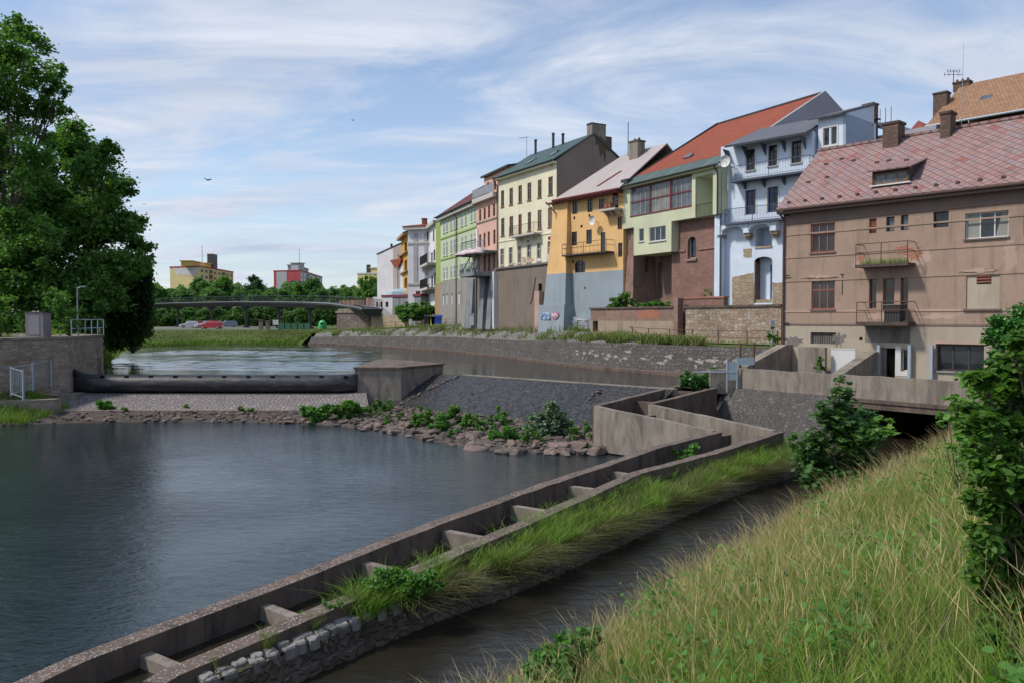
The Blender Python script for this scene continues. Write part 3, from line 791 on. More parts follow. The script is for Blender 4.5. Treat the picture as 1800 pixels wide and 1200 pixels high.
e_ = (Vector(D_) - A_).normalized()
mb = MB(); wall(mb, subd([tuple(A1), tuple(A_)]), .28, -6.0); mb.build('side_wall', M['concrete'], root)
mb = MB(); wall(mb, subd([tuple(A_ + Vector((.0, -.13, 0))), tuple(Vector(D_) - e_ * .17)]), .28, -5.25); mb.build('side_wall', M['concrete_pale'], root)
mb = MB(); wall(mb, subd([tuple(B1), tuple(B_)]), .28, -6.0); mb.build('side_wall', M['concrete'], root)
e2 = (Vector(C_) - B_).normalized()
mb = MB(); wall(mb, subd([tuple(B_ + e2 * .1), tuple(Vector(C_) - e2 * .17)]), .28, -6.0); mb.build('side_wall', M['concrete_pale'], root)
def near_on(pts, px):
    best = None
    for a, b in zip(pts[:-1], pts[1:]):
        a = Vector(a); b = Vector(b)
        for j in range(40):
            p = a.lerp(b, j / 40); u = 900 + F0 * p.x / p.y
            if best is None or abs(u - px) < best[0]: best = (abs(u - px), p, (b - a).normalized())
    return best[1], best[2]
def closest(pts, p):
    best = None
    for a, b in zip(pts[:-1], pts[1:]):
        a = Vector(a); b = Vector(b)
        for j in range(40):
            q = a.lerp(b, j / 40); dd = (q.xy - p.xy).length
            if best is None or dd < best[0]: best = (dd, q)
    return best[1]
for px, dz in ((238, -.22), (450, -.19), (628, -.16), (770, -.15), (890, -.16), (990, -.18), (1070, -.2)):
    p, d_ = near_on(Lp, px); q = closest(Rp, p)
    v = (q - p); v.z = 0; ln = v.length; v.normalize(); t_ = Vector((-v.y, v.x, 0))
    if t_.dot(d_) < 0: t_ = -t_
    zt = p.z + dz; mb = MB()
    a = p + v * .16; a.z = -6.0
    gap = ln * .72
    mb.obox(a - t_ * .09, v * (gap - .16), t_ * .18, (0, 0, zt + 6.0))
    mb.obox(p + v * (gap - .10) - t_ * .45 + Vector((0, 0, -6.0 - p.z)), v * .16, t_ * .36, (0, 0, zt + 5.97))
    if px < 300:
        mb.obox(p + v * (gap + .06) + t_ * .05 + Vector((0, 0, -6.0 - p.z)), v * .14, t_ * .55, (0, 0, zt + 5.96))
    mb.build('baffle', M['concrete_pale'], root)
for (P, Q, fr, dz) in ((A1, B1, .18, -.12), (A1, B1, .62, -.2), (A_, D_, .30, -.2), (A_, D_, .62, -.25), (A_, D_, .93, -.3)):
    if P is A1: p = A1.lerp(A_, fr); q = closest([tuple(B1), tuple(B_)], p)
    else: p = Vector(A_).lerp(Vector(D_), fr); q = closest([tuple(B_), tuple(C_)], p)
    v = (q - p); v.z = 0; ln = v.length; v.normalize(); t_ = Vector((-v.y, v.x, 0)); mb = MB()
    a = p + v * .14; a.z = -6.0
    mb.obox(a - t_ * .09, v * (ln * .68), t_ * .18, (0, 0, p.z + dz + 6.0)); mb.build('baffle', M['concrete'], root)

mb = MB(); Ls = subd(Lp); W = []
for p in Ls:
    q = closest(Rp, Vector(p)); W.append([Vector((p[0], p[1], p[2] - .36 - .016 * max(0, p[1] - 10))), Vector((q.x, q.y, p[2] - .36 - .016 * max(0, p[1] - 10)))])
mb.loft(W, 0, closed=False); struct(mb.build('ladder_water', M['water_canal']))
# ---- berm between ladder and canal: soil strip, edging wall with cap stones
def berm(f, g):
    """f 0..1 along (near to far), g 0..1 from the ladder wall to the canal edge"""
    n = len(BE) - 1; k = min(n - 1, int(f * n)); h = f * n - k
    e = BE[k].lerp(BE[k + 1], h); w = BW[k].lerp(BW[k + 1], h)
    p = w.lerp(e, g); p.z = -4.54 + .10 * f - .14 * g - .02 * math.sin(g * 3.1)
    if g > .7 : p.z -= (g - .7) * .35 * min(1, max(0, (f - .42) * 4))
    return p
BE = [Vector((x, y, 0)) for x, y in LEDGE[3:13]]
BE = [BE[0] + (BE[0] - BE[1]) * 1.2] + BE
BW = []
Rd = [Vector(p) for p in subd(Rp, .2)]
for i, e in enumerate(BE):
    q = min(Rd, key=lambda p: (p.xy - e.xy).length); BW.append(Vector((q.x, q.y, 0)))
mb = MB(); rr = []; rg = random.Random(4)
NB = 120
for i in range(NB + 1):
    row = []
    for j in range(9):
        p = berm(i / NB, j / 8 * .97 + .02); p.z += rg.uniform(-.03, .03); row.append(p)
    rr.append(row)
mb.loft(rr, 0, closed=False); struct(mb.build('berm_ground', M['soil_berm']))
mb = MB(); W = []
for i in range(NB + 1):
    f = i / NB; p = berm(f, .97); q = berm(f, .85); dn = (p - q); dn.z = 0; dn.normalize(); j1, j2 = rg.uniform(-.06, .06), rg.uniform(-.05, .05)
    W.append([Vector((p.x, p.y, p.z - .01 + rg.uniform(-.04, .01))) - dn * .3, Vector((p.x, p.y, p.z - .01 + rg.uniform(-.05, .01))) + dn * (.02 + j1), Vector((p.x, p.y, -4.98)) + dn * (.05 + j2), Vector((p.x, p.y, -4.98)) + dn * (.16 + j2), Vector((p.x, p.y, -5.6)) + dn * .19])
mb.loft(W, 0, closed=False)
ob = mb.build('edging_wall', rubble('berm_edging', [(.17, .12, .10), (.23, .17, .145), (.13, .095, .08), (.28, .22, .19)], (.10, .08, .068), 3.6, 6.5, .06, amt=.5, green=.35, bump=1.0)); tag(ob, 'low crumbling stone edging wall along the mill canal', 'edging wall')
rg = random.Random(8); kk = 0
f = .0
while f < .47:
    for lane in (0, 1):
        if rg.random() < .12 + max(0, f - .28) * 2.4: continue
        p = berm(f + rg.uniform(-.003, .003), .84 - lane * .25 + rg.uniform(-.05, .05)); q = berm(f + .01, .9 - lane * .3)
        d_ = (q - p); d_.z = 0; d_.normalize(); w_ = Vector((-d_.y, d_.x, 0)); mb = MB()
        L_, W_ = rg.uniform(.085, .115), rg.uniform(.07, .10)
        ang = [k * math.pi / 5 + rg.uniform(-.12, .12) for k in range(10)]
        def sq(t, k): 
            c, s = math.cos(t), math.sin(t); m_ = max(abs(c), abs(s)) ** .75
            return d_ * (c / m_ * L_ * k) + w_ * (s / m_ * W_ * k)
        z0 = p.z
        top = [p + sq(t, .82) + Vector((0, 0, .03 + rg.uniform(-.012, .012))) for t in ang]
        mid = [p + sq(t, 1.0) + Vector((0, 0, .008)) for t in ang]; bot = [p + sq(t, 1.0) + Vector((0, 0, -.14)) for t in ang]
        mb.loft([bot, mid, top], 0, True, True); mb.build('cap_stone', M['cap_stone'], ob); kk += 1
    f += .0185
# bare pink concrete toe at the near end
mb = MB(); e0 = Vector((-4.2, 10.35, -4.62)); 

# ---- bank on the near right, under the tall grass
CP = Vector((-3.05, 11.2)); CD = Vector((.652, .758)); CN = Vector((.758, -.652))
def bank_z(t, o):
    z = -1.75 - (9.2 - min(o, 9.2)) * .5 if o > 2.2 else -5.25 - (2.2 - o) * .6
    if o > 9.2: z += min(.4, (o - 9.2) * .05)
    return z + .07 * math.sin(t * .9 + o) + .05 * math.sin(t * 2.1 - o * 1.7)
def bank_p(t, o): 
    q = CP + CD * t + CN * (o - .2 + .7 * max(0, min(1, (9.5 - t) / 9.0)))
    return Vector((q.x, q.y, bank_z(t, o)))
mb = MB(); rr = []
for i in range(61):
    t = -32 + i * 1.02
    rr.append([bank_p(t, o) for o in (.9, 1.6, 2.0, 2.3, 2.8, 3.4, 4.2, 5, 6, 7, 8, 9, 10, 12, 16, 30, 80)])
mb.loft(rr, 0, closed=False); struct(mb.build('grass_bank', M['soil_bank']))

# ---- terrace in front of the brown house, its parapet, bridge over the canal
TP0 = Vector((11.0, 40.5, 0)); TP1 = Vector((17.9, 31.45, 0)); td = (TP1 - TP0).normalized(); tn = Vector((td.y, -td.x, 0)); tn = tn if tn.dot(TP0) < 0 else -tn   # outward (towards the camera)
def tpt(s, o, z): p = TP0 + td * s + tn * o; return Vector((p.x, p.y, z))
TL = 16.0
mb = MB(); mb.prism([tpt(.02, -.1, -3.2), tpt(TL, -.1, -3.2), tpt(TL, -60, -3.2), tpt(3.0, -60, -3.2), tpt(.02, -4.4, -3.2)], (0, 0, -.55))
struct(mb.build('terrace', M['concrete_grey']))
root = empty('canal_bridge', tpt(8, 0, -5.0), 'weathered concrete bridge and parapet over the dark canal mouth', 'bridge')
mb = MB(); rings = []
for i in range(33):
    s = TL * i / 32; zt = -2.44 + .02 * math.sin(i * 1.7); rings.append([tpt(s, .06, -3.42), tpt(s, .06, zt), tpt(s, -.24, zt), tpt(s, -.24, -3.42)])
mb.loft(rings, 0, True, True); mb.build('parapet', M['concrete_pale'], root)
def s_of_px(px):
    u = (px - 900) / F0; return (u * TP0.y - TP0.x) / (td.x - u * td.y)
sA, sB = s_of_px(1492), s_of_px(1668)
mb = MB(); mb.obox(tpt(sA - 2.2, .16, -3.84), td * (TL - sA + 2.2), -tn * .5, (0, 0, .26)); mb.obox(tpt(sA - 2.2, .22, -3.575), td * (TL - sA + 2.2), -tn * .5, (0, 0, .15)); mb.build('beam', M['concrete'], root)
mb = MB()
mb.obox(tpt(sA - .5, -.35, -3.86), td * (sB - sA + 1.0), -tn * 14, (0, 0, .05))
mb.obox(tpt(sA - .4, -.05, -6.2), td * .4, -tn * 14, (0, 0, 2.36)); mb.obox(tpt(sB, -.05, -6.2), td * 1.4, -tn * 14, (0, 0, 2.36))
mb.obox(tpt(sA, -13.5, -6.2), td * (sB - sA), -tn * .4, (0, 0, 2.36)); mb.build('culvert', M['concrete_dark'], root)
mb = MB(); rings = []
s0 = -.05
for i in range(25):
    s = s0 + (sA - s0) * i / 24; j = .04 * math.sin(i * 2.3)
    rings.append([tpt(s, -.5, -3.42), tpt(s, .30 + j, -3.425), tpt(s, .95 - j, -4.5), tpt(s, 1.55, -5.7), tpt(s, -.5, -5.7)])
mb.loft(rings, 0, True, True)
ob = mb.build('sloped_abutment', M['slope_stone']); tag(ob, 'battered dark rubble abutment under the parapet left of the canal mouth', 'abutment')

# ---- left abutment of the dam
root = empty('left_abutment', (-26, 47, -4.3), 'tall stone abutment at the left end of the rubber weir', 'abutment')
c0 = at_y(120, 592, 46.3); c1 = at_y(-80, 592, 41.0); c2 = at_y(181, 590, 53.2)
cx, cy = c0.x, c0.y
front = [Vector((c1.x, c1.y, 0)), Vector((cx, cy, 0)), Vector((c2.x, c2.y, 0)), Vector((c2.x - 8, c2.y + 3, 0)), Vector((c1.x, c1.y + 9, 0))]
mb = MB(); mb.prism([p + Vector((0, 0, -5.5)) for p in front], (0, 0, 4.36)); mb.build('masonry', M['abut_stone'], root)
def out(ps, k):
    c = sum(ps, Vector()) / len(ps); return [p + (p - c).normalized() * k for p in ps]
mb = MB(); mb.prism([p + Vector((0, 0, -1.14)) for p in out(front, .10)], (0, 0, .15)); mb.build('cap_slab', M['concrete_pale'], root)
fd = (Vector((c2.x, c2.y, 0)) - Vector((cx, cy, 0))).normalized(); fn = Vector((fd.y, -fd.x, 0))
mb = MB(); mb.obox(Vector((cx, cy, -4.5)) + fn * .003, fd * 7.0, fn * .06, (0, 0, 1.15)); mb.obox(Vector((cx - .1, cy - .9, -4.6)), (.9, .1, 0), (-.1, 1.5, 0), (.0, 0, .35)); mb.build('concrete_plinth', M['concrete_pale'], root)
mb = MB(); 
for k in range(9): mb.tube(Vector((cx, cy, -4.2 + k * .17)) + fd * 5.6 + fn * .12, Vector((cx, cy, -4.2 + k * .17)) + fd * 6.0 + fn * .12, .015)
for q in (5.6, 6.0): mb.tube(Vector((cx, cy, -4.3)) + fd * q + fn * .12, Vector((cx, cy, -2.4)) + fd * q + fn * .12, .02)
mb.build('ladder', M['iron'], root)
# guard rail on top
mbp = empty('guard_rail', (cx, cy, -.99), 'grey blue steel guard rail on the stone abutment beside the willow', 'guard rail')
zr = -.99
rp = [Vector((cx + .05, cy + .25, zr)), Vector((cx + .05, cy + .25, zr)) + fd * 6.6]
rail_pts = [rp[0] + (rp[1] - rp[0]) * (i / 5) for i in range(6)]
for p in rail_pts:
    mb = MB(); mb.tube(p, p + Vector((0, 0, 1.0)), .03); mb.build('post', M['steel_blue'], mbp)
for h in (.45, .98):
    mb = MB(); mb.tube(rail_pts[0] + Vector((0, 0, h)), rail_pts[-1] + Vector((0, 0, h)), .025); mb.build('rail', M['steel_blue'], mbp)
# second run across the front corner
r2 = [Vector((cx + .05, cy + .25, zr)), Vector((cx - 1.2, cy + .05, zr))]
# lamp pole, cabinet
lp = at_y(137, 588, 49.0); root = empty('lamp_pole', (lp.x, lp.y, -1.0), 'thin grey pole standing behind the guard rail on the abutment', 'pole')
mb = MB(); mb.tube((lp.x, lp.y, -1), (lp.x, lp.y, 2.0), .045, .035, 8); mb.build('pole', M['steel'], root)
mb = MB(); mb.tube((lp.x, lp.y, 1.9), (lp.x + .25, lp.y, 2.02), .03); mb.box(lp.x + .15, lp.y - .07, 1.98, lp.x + .5, lp.y + .07, 2.06); mb.build('lamp_head', M['steel'], root)
cb = at_y(45, 592, 45.2); root = empty('switch_cabinet', (cb.x, cb.y, -1.0), 'pale grey concrete switch cabinet on the left abutment under the trees', 'cabinet')
mb = MB(); mb.box(cb.x, cb.y, -1.0, cb.x + 1.0, cb.y + .8, .38); mb.build('housing', concrete('cabinet_concrete', (.30, .27, .28), amt=.3), root)
mb = MB(); mb.box(cb.x - .04, cb.y - .04, .38, cb.x + 1.04, cb.y + .84, .44); mb.build('lid', M['concrete'], root)
mb = MB(); mb.box(cb.x + .2, cb.y - .02, -.85, cb.x + .8, cb.y - .003, .25); mb.build('door', flat('cabinet_door', (.27, .25, .26), .6), root)
# fenced stair on the left shore
root = empty('steel_fence', at_z(50, 690, -3.95), 'galvanised bar fence with open gate below the left abutment', 'fence')
pa, pb, pc = at_z(20, 694, -3.95), at_z(58, 681, -3.95), at_z(90, 676, -3.95)
pa = Vector((at_y(20, 694, 41.5).x, 41.5, -3.95)); pb = Vector((at_y(58, 681, 43.2).x, 43.2, -3.85)); pc = Vector((at_y(90, 676, 45.3).x, 45.3, -3.85)); pd = Vector((at_y(41, 690, 40.2).x, 40.2, -4.05))
for a, b in ((pa, pb), (pb, pc), (pa, pd)):
    mb = MB(); n = 9
    for h in (.12, 1.45): mb.tube(a + Vector((0, 0, h)), b + Vector((0, 0, h)), .028)
    for i in range(1, n): p = a.lerp(b, i / n); mb.tube(p + Vector((0, 0, .12)), p + Vector((0, 0, 1.45)), .009, n=4)
    mb.build('bar_panel', M['steel'], root)
for p in (pa, pb, pc, pd):
    mb = MB(); mb.tube(p, p + Vector((0, 0, 1.55)), .05, n=8); mb.build('post', M['steel_blue'], root)
# left shore ground
mb = MB(); rr = []; rg = random.Random(17)
for i in range(31):
    x = -70 + i * 1.48; row = []
    for j in range(13):
        y = 36.5 + j * .85; e = max(0, min(1, (y - 38.6 + max(0, (x + 27) * .2) - max(0, -x - 34) * .3) / 4.5)); 
        sl = max(0, min(1, (-24.0 - x) / 3.2))
        z = -5.6 + (1.75 * e) * sl + rg.uniform(-.06, .06)
        row.append((x, y, z))
    rr.append(row)
mb.loft([r for r in rr], 0, closed=False); struct(mb.build('left_shore', M['soil_berm']))
mb = MB(); mb.obox((c1.x, 41.0, -5.4), (at_y(95, 720, 42.6).x - c1.x, 1.6, 0), (0, .7, 0), (0, 0, 1.15)); ob = mb.build('shore_wall', M['abut_stone']); tag(ob, 'low mossy stone wall on the left shore below the bar fence', 'low wall')
# ================================================================ BUILDINGS
class Fr:
    """facade frame: s along the wall (left to right seen from the river), h height, o outward"""
    def __init__(self, pl, yl, pr, yr):
        self.p = Vector(((pl - 900) / F0 * yl, yl, 0)); q = Vector(((pr - 900) / F0 * yr, yr, 0))
        self.L = (q - self.p).length; self.d = (q - self.p).normalized()
        self.n = Vector((self.d.y, -self.d.x, 0))
        if self.n.dot(self.p) > 0: self.n = -self.n
    def __call__(self, s, h, o=0): return self.p + self.d * s + self.n * o + Vector((0, 0, h))
    def px(self, px, py, o=0.0):
        r = ray(px, py); t = (self.p.dot(self.n) + o) / r.dot(self.n); q = r * t
        return (q - self.p).dot(self.d), q.z
    def R(self, xl, yt, xr, yb, o=0.0):
        s0, h1 = self.px(xl, yt, o); s1, h0 = self.px(xr, yb, o); return (s0, s1, h0, h1)
    def box(self, mb, s0, s1, h0, h1, o0, o1, mat=0):
        mb.obox(self(s0, h0, o0), self.d * (s1 - s0), self.n * (o1 - o0), (0, 0, h1 - h0), mat)

def wall_face(mb, F, s0, s1, h0, h1, holes=(), o=0.0, rev=.16, mat=0, rmat=None):
    rmat = mat if rmat is None else rmat
    H = [(max(a, s0 + .01), min(b, s1 - .01), max(c, h0 + .01), min(d, h1 - .01)) for a, b, c, d in holes]
    H = [x for x in H if x[1] > x[0] and x[3] > x[2]]
    S = sorted(set([s0, s1] + [v for x in H for v in x[:2]])); Z = sorted(set([h0, h1] + [v for x in H for v in x[2:]]))
    for a, b in zip(S[:-1], S[1:]):
        run = None
        for c, d in zip(Z[:-1], Z[1:]):
            m = ((a + b) / 2, (c + d) / 2)
            if any(x[0] < m[0] < x[1] and x[2] < m[1] < x[3] for x in H):
                if run: mb.poly([F(a, run[0], o), F(b, run[0], o), F(b, run[1], o), F(a, run[1], o)], mat)
                run = None
            else: run = (run[0], d) if run else (c, d)
        if run: mb.poly([F(a, run[0], o), F(b, run[0], o), F(b, run[1], o), F(a, run[1], o)], mat)
    for a, b, c, d in H:
        i = o - rev
        mb.poly([F(a, c, o), F(a, d, o), F(a, d, i), F(a, c, i)], rmat); mb.poly([F(b, d, o), F(b, c, o), F(b, c, i), F(b, d, i)], rmat)
        mb.poly([F(a, d, o), F(b, d, o), F(b, d, i), F(a, d, i)], rmat); mb.poly([F(a, c, o), F(a, c, i), F(b, c, i), F(b, c, o)], rmat)
def shell(mb, F, s0, s1, h0, h1, dep, o=0.0, mat=0, smat=None, top=True):
    sm = mat if smat is None else smat
    mb.poly([F(s1, h0, o), F(s1, h0, -dep), F(s1, h1, -dep), F(s1, h1, o)], sm)
    mb.poly([F(s0, h0, -dep), F(s0, h0, o), F(s0, h1, o), F(s0, h1, -dep)], sm)
    mb.poly([F(s1, h0, -dep), F(s0, h0, -dep), F(s0, h1, -dep), F(s1, h1, -dep)], mat)
    if top: mb.poly([F(s0, h1, o), F(s1, h1, o), F(s1, h1, -dep), F(s0, h1, -dep)], mat)
def window(root, F, r, wood, gl='glass', cols=2, trans=.32, o=0.0, rev=.16, fw=.05, sill=None, trim=None, name='window', tw=.1, label=None):
    s0, s1, h0, h1 = r; i = o - rev; mb = MB(); e = .004
    B = lambda a, b, c, d, z=.06: F.box(mb, a, b, c, d, i, i + z)
    B(s0 - .01, s0 + fw, h0 - .01, h1 + .01); B(s1 - fw, s1 + .01, h0 - .01, h1 + .01); B(s0 + fw, s1 - fw, h0 - .01, h0 + fw); B(s0 + fw, s1 - fw, h1 - fw, h1 + .01)
    hs = []
    if trans: hs = [h1 - (h1 - h0) * t for t in (trans if isinstance(trans, (list, tuple)) else [trans])]
    for h in hs: B(s0 + fw, s1 - fw, h - fw * .5, h + fw * .5, .055)
    for k in range(1, cols):
        s = s0 + (s1 - s0) * k / cols; B(s - fw * .45, s + fw * .45, h0 + fw, h1 - fw, .05)
    mats = [M[wood]]
    if trim:
        mats.append(M[trim])
        F.box(mb, s0 - tw, s0 - .002, h0, h1, o, o + .03, 1); F.box(mb, s1 + .002, s1 + tw, h0, h1, o, o + .03, 1); F.box(mb, s0 - tw - .02, s1 + tw + .02, h1, h1 + tw * 1.1, o, o + .04, 1)
    w = mb.build(name, mats, root)
    if label: w['label'] = label
    mb = MB(); mb.poly([F(s0, h0, i + .02), F(s1, h0, i + .02), F(s1, h1, i + .02), F(s0, h1, i + .02)]); mb.build('pane', M[gl], w)
    if sill:
        mb = MB(); F.box(mb, s0 - .06, s1 + .06, h0 - .07, h0 - .003, i, o + .09); mb.build('sill', M[sill], w)
    return w
def slab(mb, pts, th, mat=0):
    pts = [Vector(p) for p in pts]; nn = Vector((0, 0, 0))
    for k in range(1, len(pts) - 1): nn += (pts[k] - pts[0]).cross(pts[k + 1] - pts[0])
    nn.normalize()
    if nn.z < 0: nn = -nn
    mb.prism(pts, -nn * th, mat)
def gutter(root, F, s0, s1, h, o, mat='dark_trim', r=.07):
    mb = MB(); mb.tube(F(s0, h, o), F(s1, h, o), r, n=8); return mb.build('gutter', M[mat], root)
def pipe(root, pts, mat='dark_trim', r=.05):
    mb = MB(); mb.path(pts, r, 7); return mb.build('drainpipe', M[mat], root)
def balcony(root, F, s0, s1, h, dep, rh, smat, rmat, th=.14, o=0.0, step=.14, ends=True, brackets=0, bars=True, nrail=1):
    mb = MB(); F.box(mb, s0, s1, h - th, h, o, o + dep)
    for k in range(brackets):
        s = s0 + (s1 - s0) * (k + .5) / brackets; mb.prism([F(s - .06, h - th, o), F(s - .06, h - th, o + dep * .8), F(s - .06, h - th - .5, o)], F.d * .12)
    b = mb.build('balcony', M[smat], root)
    mb = MB(); od = o + dep - .04
    for q in range(nrail): 
        hh = h + rh * (1 - q * .42)
        mb.tube(F(s0 + .03, hh, od), F(s1 - .03, hh, od), .022)
        if ends:
            mb.tube(F(s0 + .03, hh, o), F(s0 + .03, hh, od), .02); mb.tube(F(s1 - .03, hh, o), F(s1 - .03, hh, od), .02)
    if bars:
        n = int((s1 - s0) / step)
        for k in range(n + 1): s = s0 + .03 + (s1 - s0 - .06) * k / n; mb.tube(F(s, h, od), F(s, h + rh, od), .009, n=4)
        if ends:
            for k in range(1, int(dep / step)): mb.tube(F(s0 + .03, h, o + k * step), F(s0 + .03, h + rh, o + k * step), .009, n=4); mb.tube(F(s1 - .03, h, o + k * step), F(s1 - .03, h + rh, o + k * step), .009, n=4)
        mb.tube(F(s0 + .03, h + .1, od), F(s1 - .03, h + .1, od), .014)
    for s in (s0 + .03, (s0 + s1) / 2, s1 - .03): mb.tube(F(s, h, od), F(s, h + rh, od), .022)
    mb.build('railing', M[rmat], b); return b
def chimney(root, F, s, o, h0, h1, w, d, mat='brick_chim', cap='concrete_dark', pots=0):
    mb = MB(); F.box(mb, s - w / 2, s + w / 2, h0, h1, o - d / 2, o + d / 2, 0); F.box(mb, s - w / 2 - .07, s + w / 2 + .07, h1 - .16, h1, o - d / 2 - .07, o + d / 2 + .07, 1) if False else None
    F.box(mb, s - w / 2 - .06, s + w / 2 + .06, h1, h1 + .13, o - d / 2 - .06, o + d / 2 + .06, 1)
    for k in range(pots):
        q = s - w / 2 + w * (k + .5) / pots; mb.tube(F(q, h1 + .13, o), F(q, h1 + .38, o), .11, .09, 8, 1)
    return mb.build('chimney', [M[mat], M[cap]], root)
def patch(root, F, s, h, rs, rh, seed, mat, o=.008, name='bare_patch', n=22, rag=.5):
    r = random.Random(seed); pts = blob_poly(s, h, rs, rh, r, n, rag); mb = MB()
    mb.prism([F(a, b, o - .02) for a, b in pts], F.n * .02); return mb.build(name, M[mat], root)
def arch_pts(s0, s1, h, rise, n=10):
    c = (s0 + s1) / 2; w = (s1 - s0) / 2
    return [(c - w * math.cos(math.pi * k / n), h + rise * math.sin(math.pi * k / n)) for k in range(n + 1)]
def spandrel(mb, F, s0, s1, hs, ht, rise, o0, o1, mat=0):
    """arch-headed plate: fills above an arch springing at hs up to ht"""
    ap = arch_pts(s0, s1, hs, rise)
    for (a, b), (c, d) in zip(ap[:-1], ap[1:]): mb.prism([F(a, b, o0), F(c, d, o0), F(c, ht, o0), F(a, ht, o0)], F.n * (o1 - o0), mat)

# ---------------------------------------------------------------- brown house
def brown_house():
    F = Fr(1376, 45.0, 1990, 45.0 * 1726 / 2340)
    root = empty('brown_house', F(0, -3.3), 'weathered brown plaster house with patterned reddish roof and two iron balconies', 'house')
    hb = F.px(1560, 569.7)[1]; L = F.L
    wins = {'w1': F.R(1425.3, 394.7, 1467.5, 442.7), 'w2': F.R(1426.7, 493, 1467.5, 544), 'sh': F.R(1528, 385, 1540.5, 410), 'a': F.R(1558, 382, 1572, 406.7), 'b': F.R(1583.5, 379, 1596.5, 404.5),
            'c': F.R(1640.8, 373.3, 1667.5, 398.7), 'big': F.R(1696.8, 376, 1772.5, 416), 'l1': F.R(1528, 490, 1540, 543), 'dr': F.R(1552, 489, 1571.5, 562.7), 'l2': F.R(1583, 487.5, 1596, 546.7), 'bl': F.R(1698.7, 482.7, 1756.5, 542.7)}
    low = {'gr': F.R(1424.8, 584, 1469.3, 604.8), 'hole': F.R(1510.5, 592.5, 1516, 598.5), 'door': F.R(1549, 611, 1573, 668), 'sw': F.R(1584, 613.3, 1595.4, 652), 'bw': F.R(1645.3, 604, 1729.3, 654.7)}
    extra = [F.R(1800, 368, 1850, 412), F.R(1810, 480, 1850, 540)]
    mb = MB(); wall_face(mb, F, 0, L, hb, 6.12, list(wins.values()) + extra, rev=.2, mat=0); wall_face(mb, F, 0, L, -3.4, hb, list(low.values()), rev=.25, mat=1)
    shell(mb, F, 0, L, -3.4, 6.12, 8.6, 0, 0)
    for sv in (0,): mb.poly([F(sv, 6.12, 0), F(sv, 6.12, -8.6), F(sv, 9.9, -4.2)], 0)
    mb.build('wall', [M['brown_plaster'], M['beige_plaster']], root)
    # string courses
    for (px, py, t, m) in ((1537, 399.5, .10, 'brown_plaster'), (1430, 449.5, .11, 'brown_plaster'), (1500, 488.5, .13, 'brown_plaster'), (1400, 546.2, .12, 'pink_peel'), (1500, 569.3, .12, 'fascia')):
        h = F.px(px, py)[1]; mb = MB(); F.box(mb, 0, L, h - t * .8, h, .0, .032)
        mb.build('string_course', M[m], root)
    hf = F.px(1537, 381)[1]; mb = MB(); F.box(mb, -.0, L, hf + .02, 6.14, 0, .07); mb.build('frieze', M['fascia'], root)
    for k, c_, t in (('w1', 3, .34), ('w2', 3, .34)): window(root, F, wins[k], 'wood_red', 'glass', c_, t, rev=.13, fw=.075, sill='fascia', tw=.08)
    for k in 'ab': window(root, F, wins[k], 'wood_dark', 'glass_sky', 1, None, rev=.2, fw=.035)
    window(root, F, wins['c'], 'wood_dark', 'glass', 1, None, rev=.2, fw=.05)
    mb = MB(); s0, s1, h0, h1 = wins['sh']; F.box(mb, s0, s1, h0, h1, -.2, -.12)
    for k in range(5): F.box(mb, s0 + .03, s1 - .03, h0 + .06 + k * .15, h0 + .15 + k * .15, -.12, -.10)
    mb.build('shutter', flat('orange_brown_shutter', (.22, .07, .025)), root)
    window(root, F, wins['big'], 'wood_white', 'glass', 3, None, rev=.2, fw=.06, sill='fascia')
    s0, s1, h0, h1 = wins['big']; mb = MB(); w3 = (s1 - s0) / 3
    F.box(mb, s0 + .06, s0 + w3 - .03, h0 + .05, h1 - .05, -.172, -.165); mb.build('curtain', flat('dusty_curtain', (.27, .27, .24), .9), root); mb = MB()
    n = 8
    for k in range(n):
        a = s0 + 2 * w3 + .04 + (w3 - .1) * k / n; mb.poly([F(a, h0 + .05, -.17), F(a + (w3 - .1) / n, h0 + .05, -.162 if k % 2 else -.172), F(s1 - .06 - .25 * (1 - (k + 1) / n), h1 - .05, -.17), F(s1 - .06 - .25 * (1 - k / n), h1 - .05, -.17)])
    cu = mb.build('torn_curtain', flat('dusty_curtain', (.27, .27, .24), .9), root)
    for k in ('l1', 'l2'): window(root, F, wins[k], 'wood_red', 'glass', 1, .32, rev=.2, fw=.045)
    window(root, F, wins['dr'], 'wood_red', 'glass', 1, [.28], rev=.2, fw=.08, name='balcony_door')
    for e in extra: window(root, F, e, 'wood_red', 'glass', 3, .34, rev=.2)
    s0, s1, h0, h1 = wins['bl']; mb = MB(); F.box(mb, s0, s1, h0, h1, -.2, -.06); bl = mb.build('blocked_window', plaster('blocked_plaster', (.42, .37, .29), (.25, .18, .13), .5), root)
    r = F.R(1716.5, 484, 1740.8, 498.7); mb = MB(); F.box(mb, r[0], r[1], r[2], r[3], -.06, -.04, 0)
    for k in range(3): F.box(mb, r[0], r[1], r[2] + .05 + k * .14, r[2] + .13 + k * .14, -.04, .0, 1)
    mb.build('louver', [M['black'], M['wood_red']], bl)
    mb = MB(); F.box(mb, s0 - .1, s1 + .1, h0 - .09, h0 - .002, 0, .1); mb.build('sill', M['fascia'], bl)
    # ground floor
    s0, s1, h0, h1 = low['gr']; mb = MB(); F.box(mb, s0, s1, h0, h1, -.25, -.2, 0)
    for k in range(14): F.box(mb, s0 + (s1 - s0) * k / 14 + .01, s0 + (s1 - s0) * k / 14 + .07, h0, h1, -.2, -.15, 1)
    mb.build('vent_grille', [M['black'], M['concrete_grey']], root)
    s0, s1, h0, h1 = low['hole']; mb = MB(); F.box(mb, s0, s1, h0, h1, -.25, -.23); mb.build('vent_hole', M['black'], root)
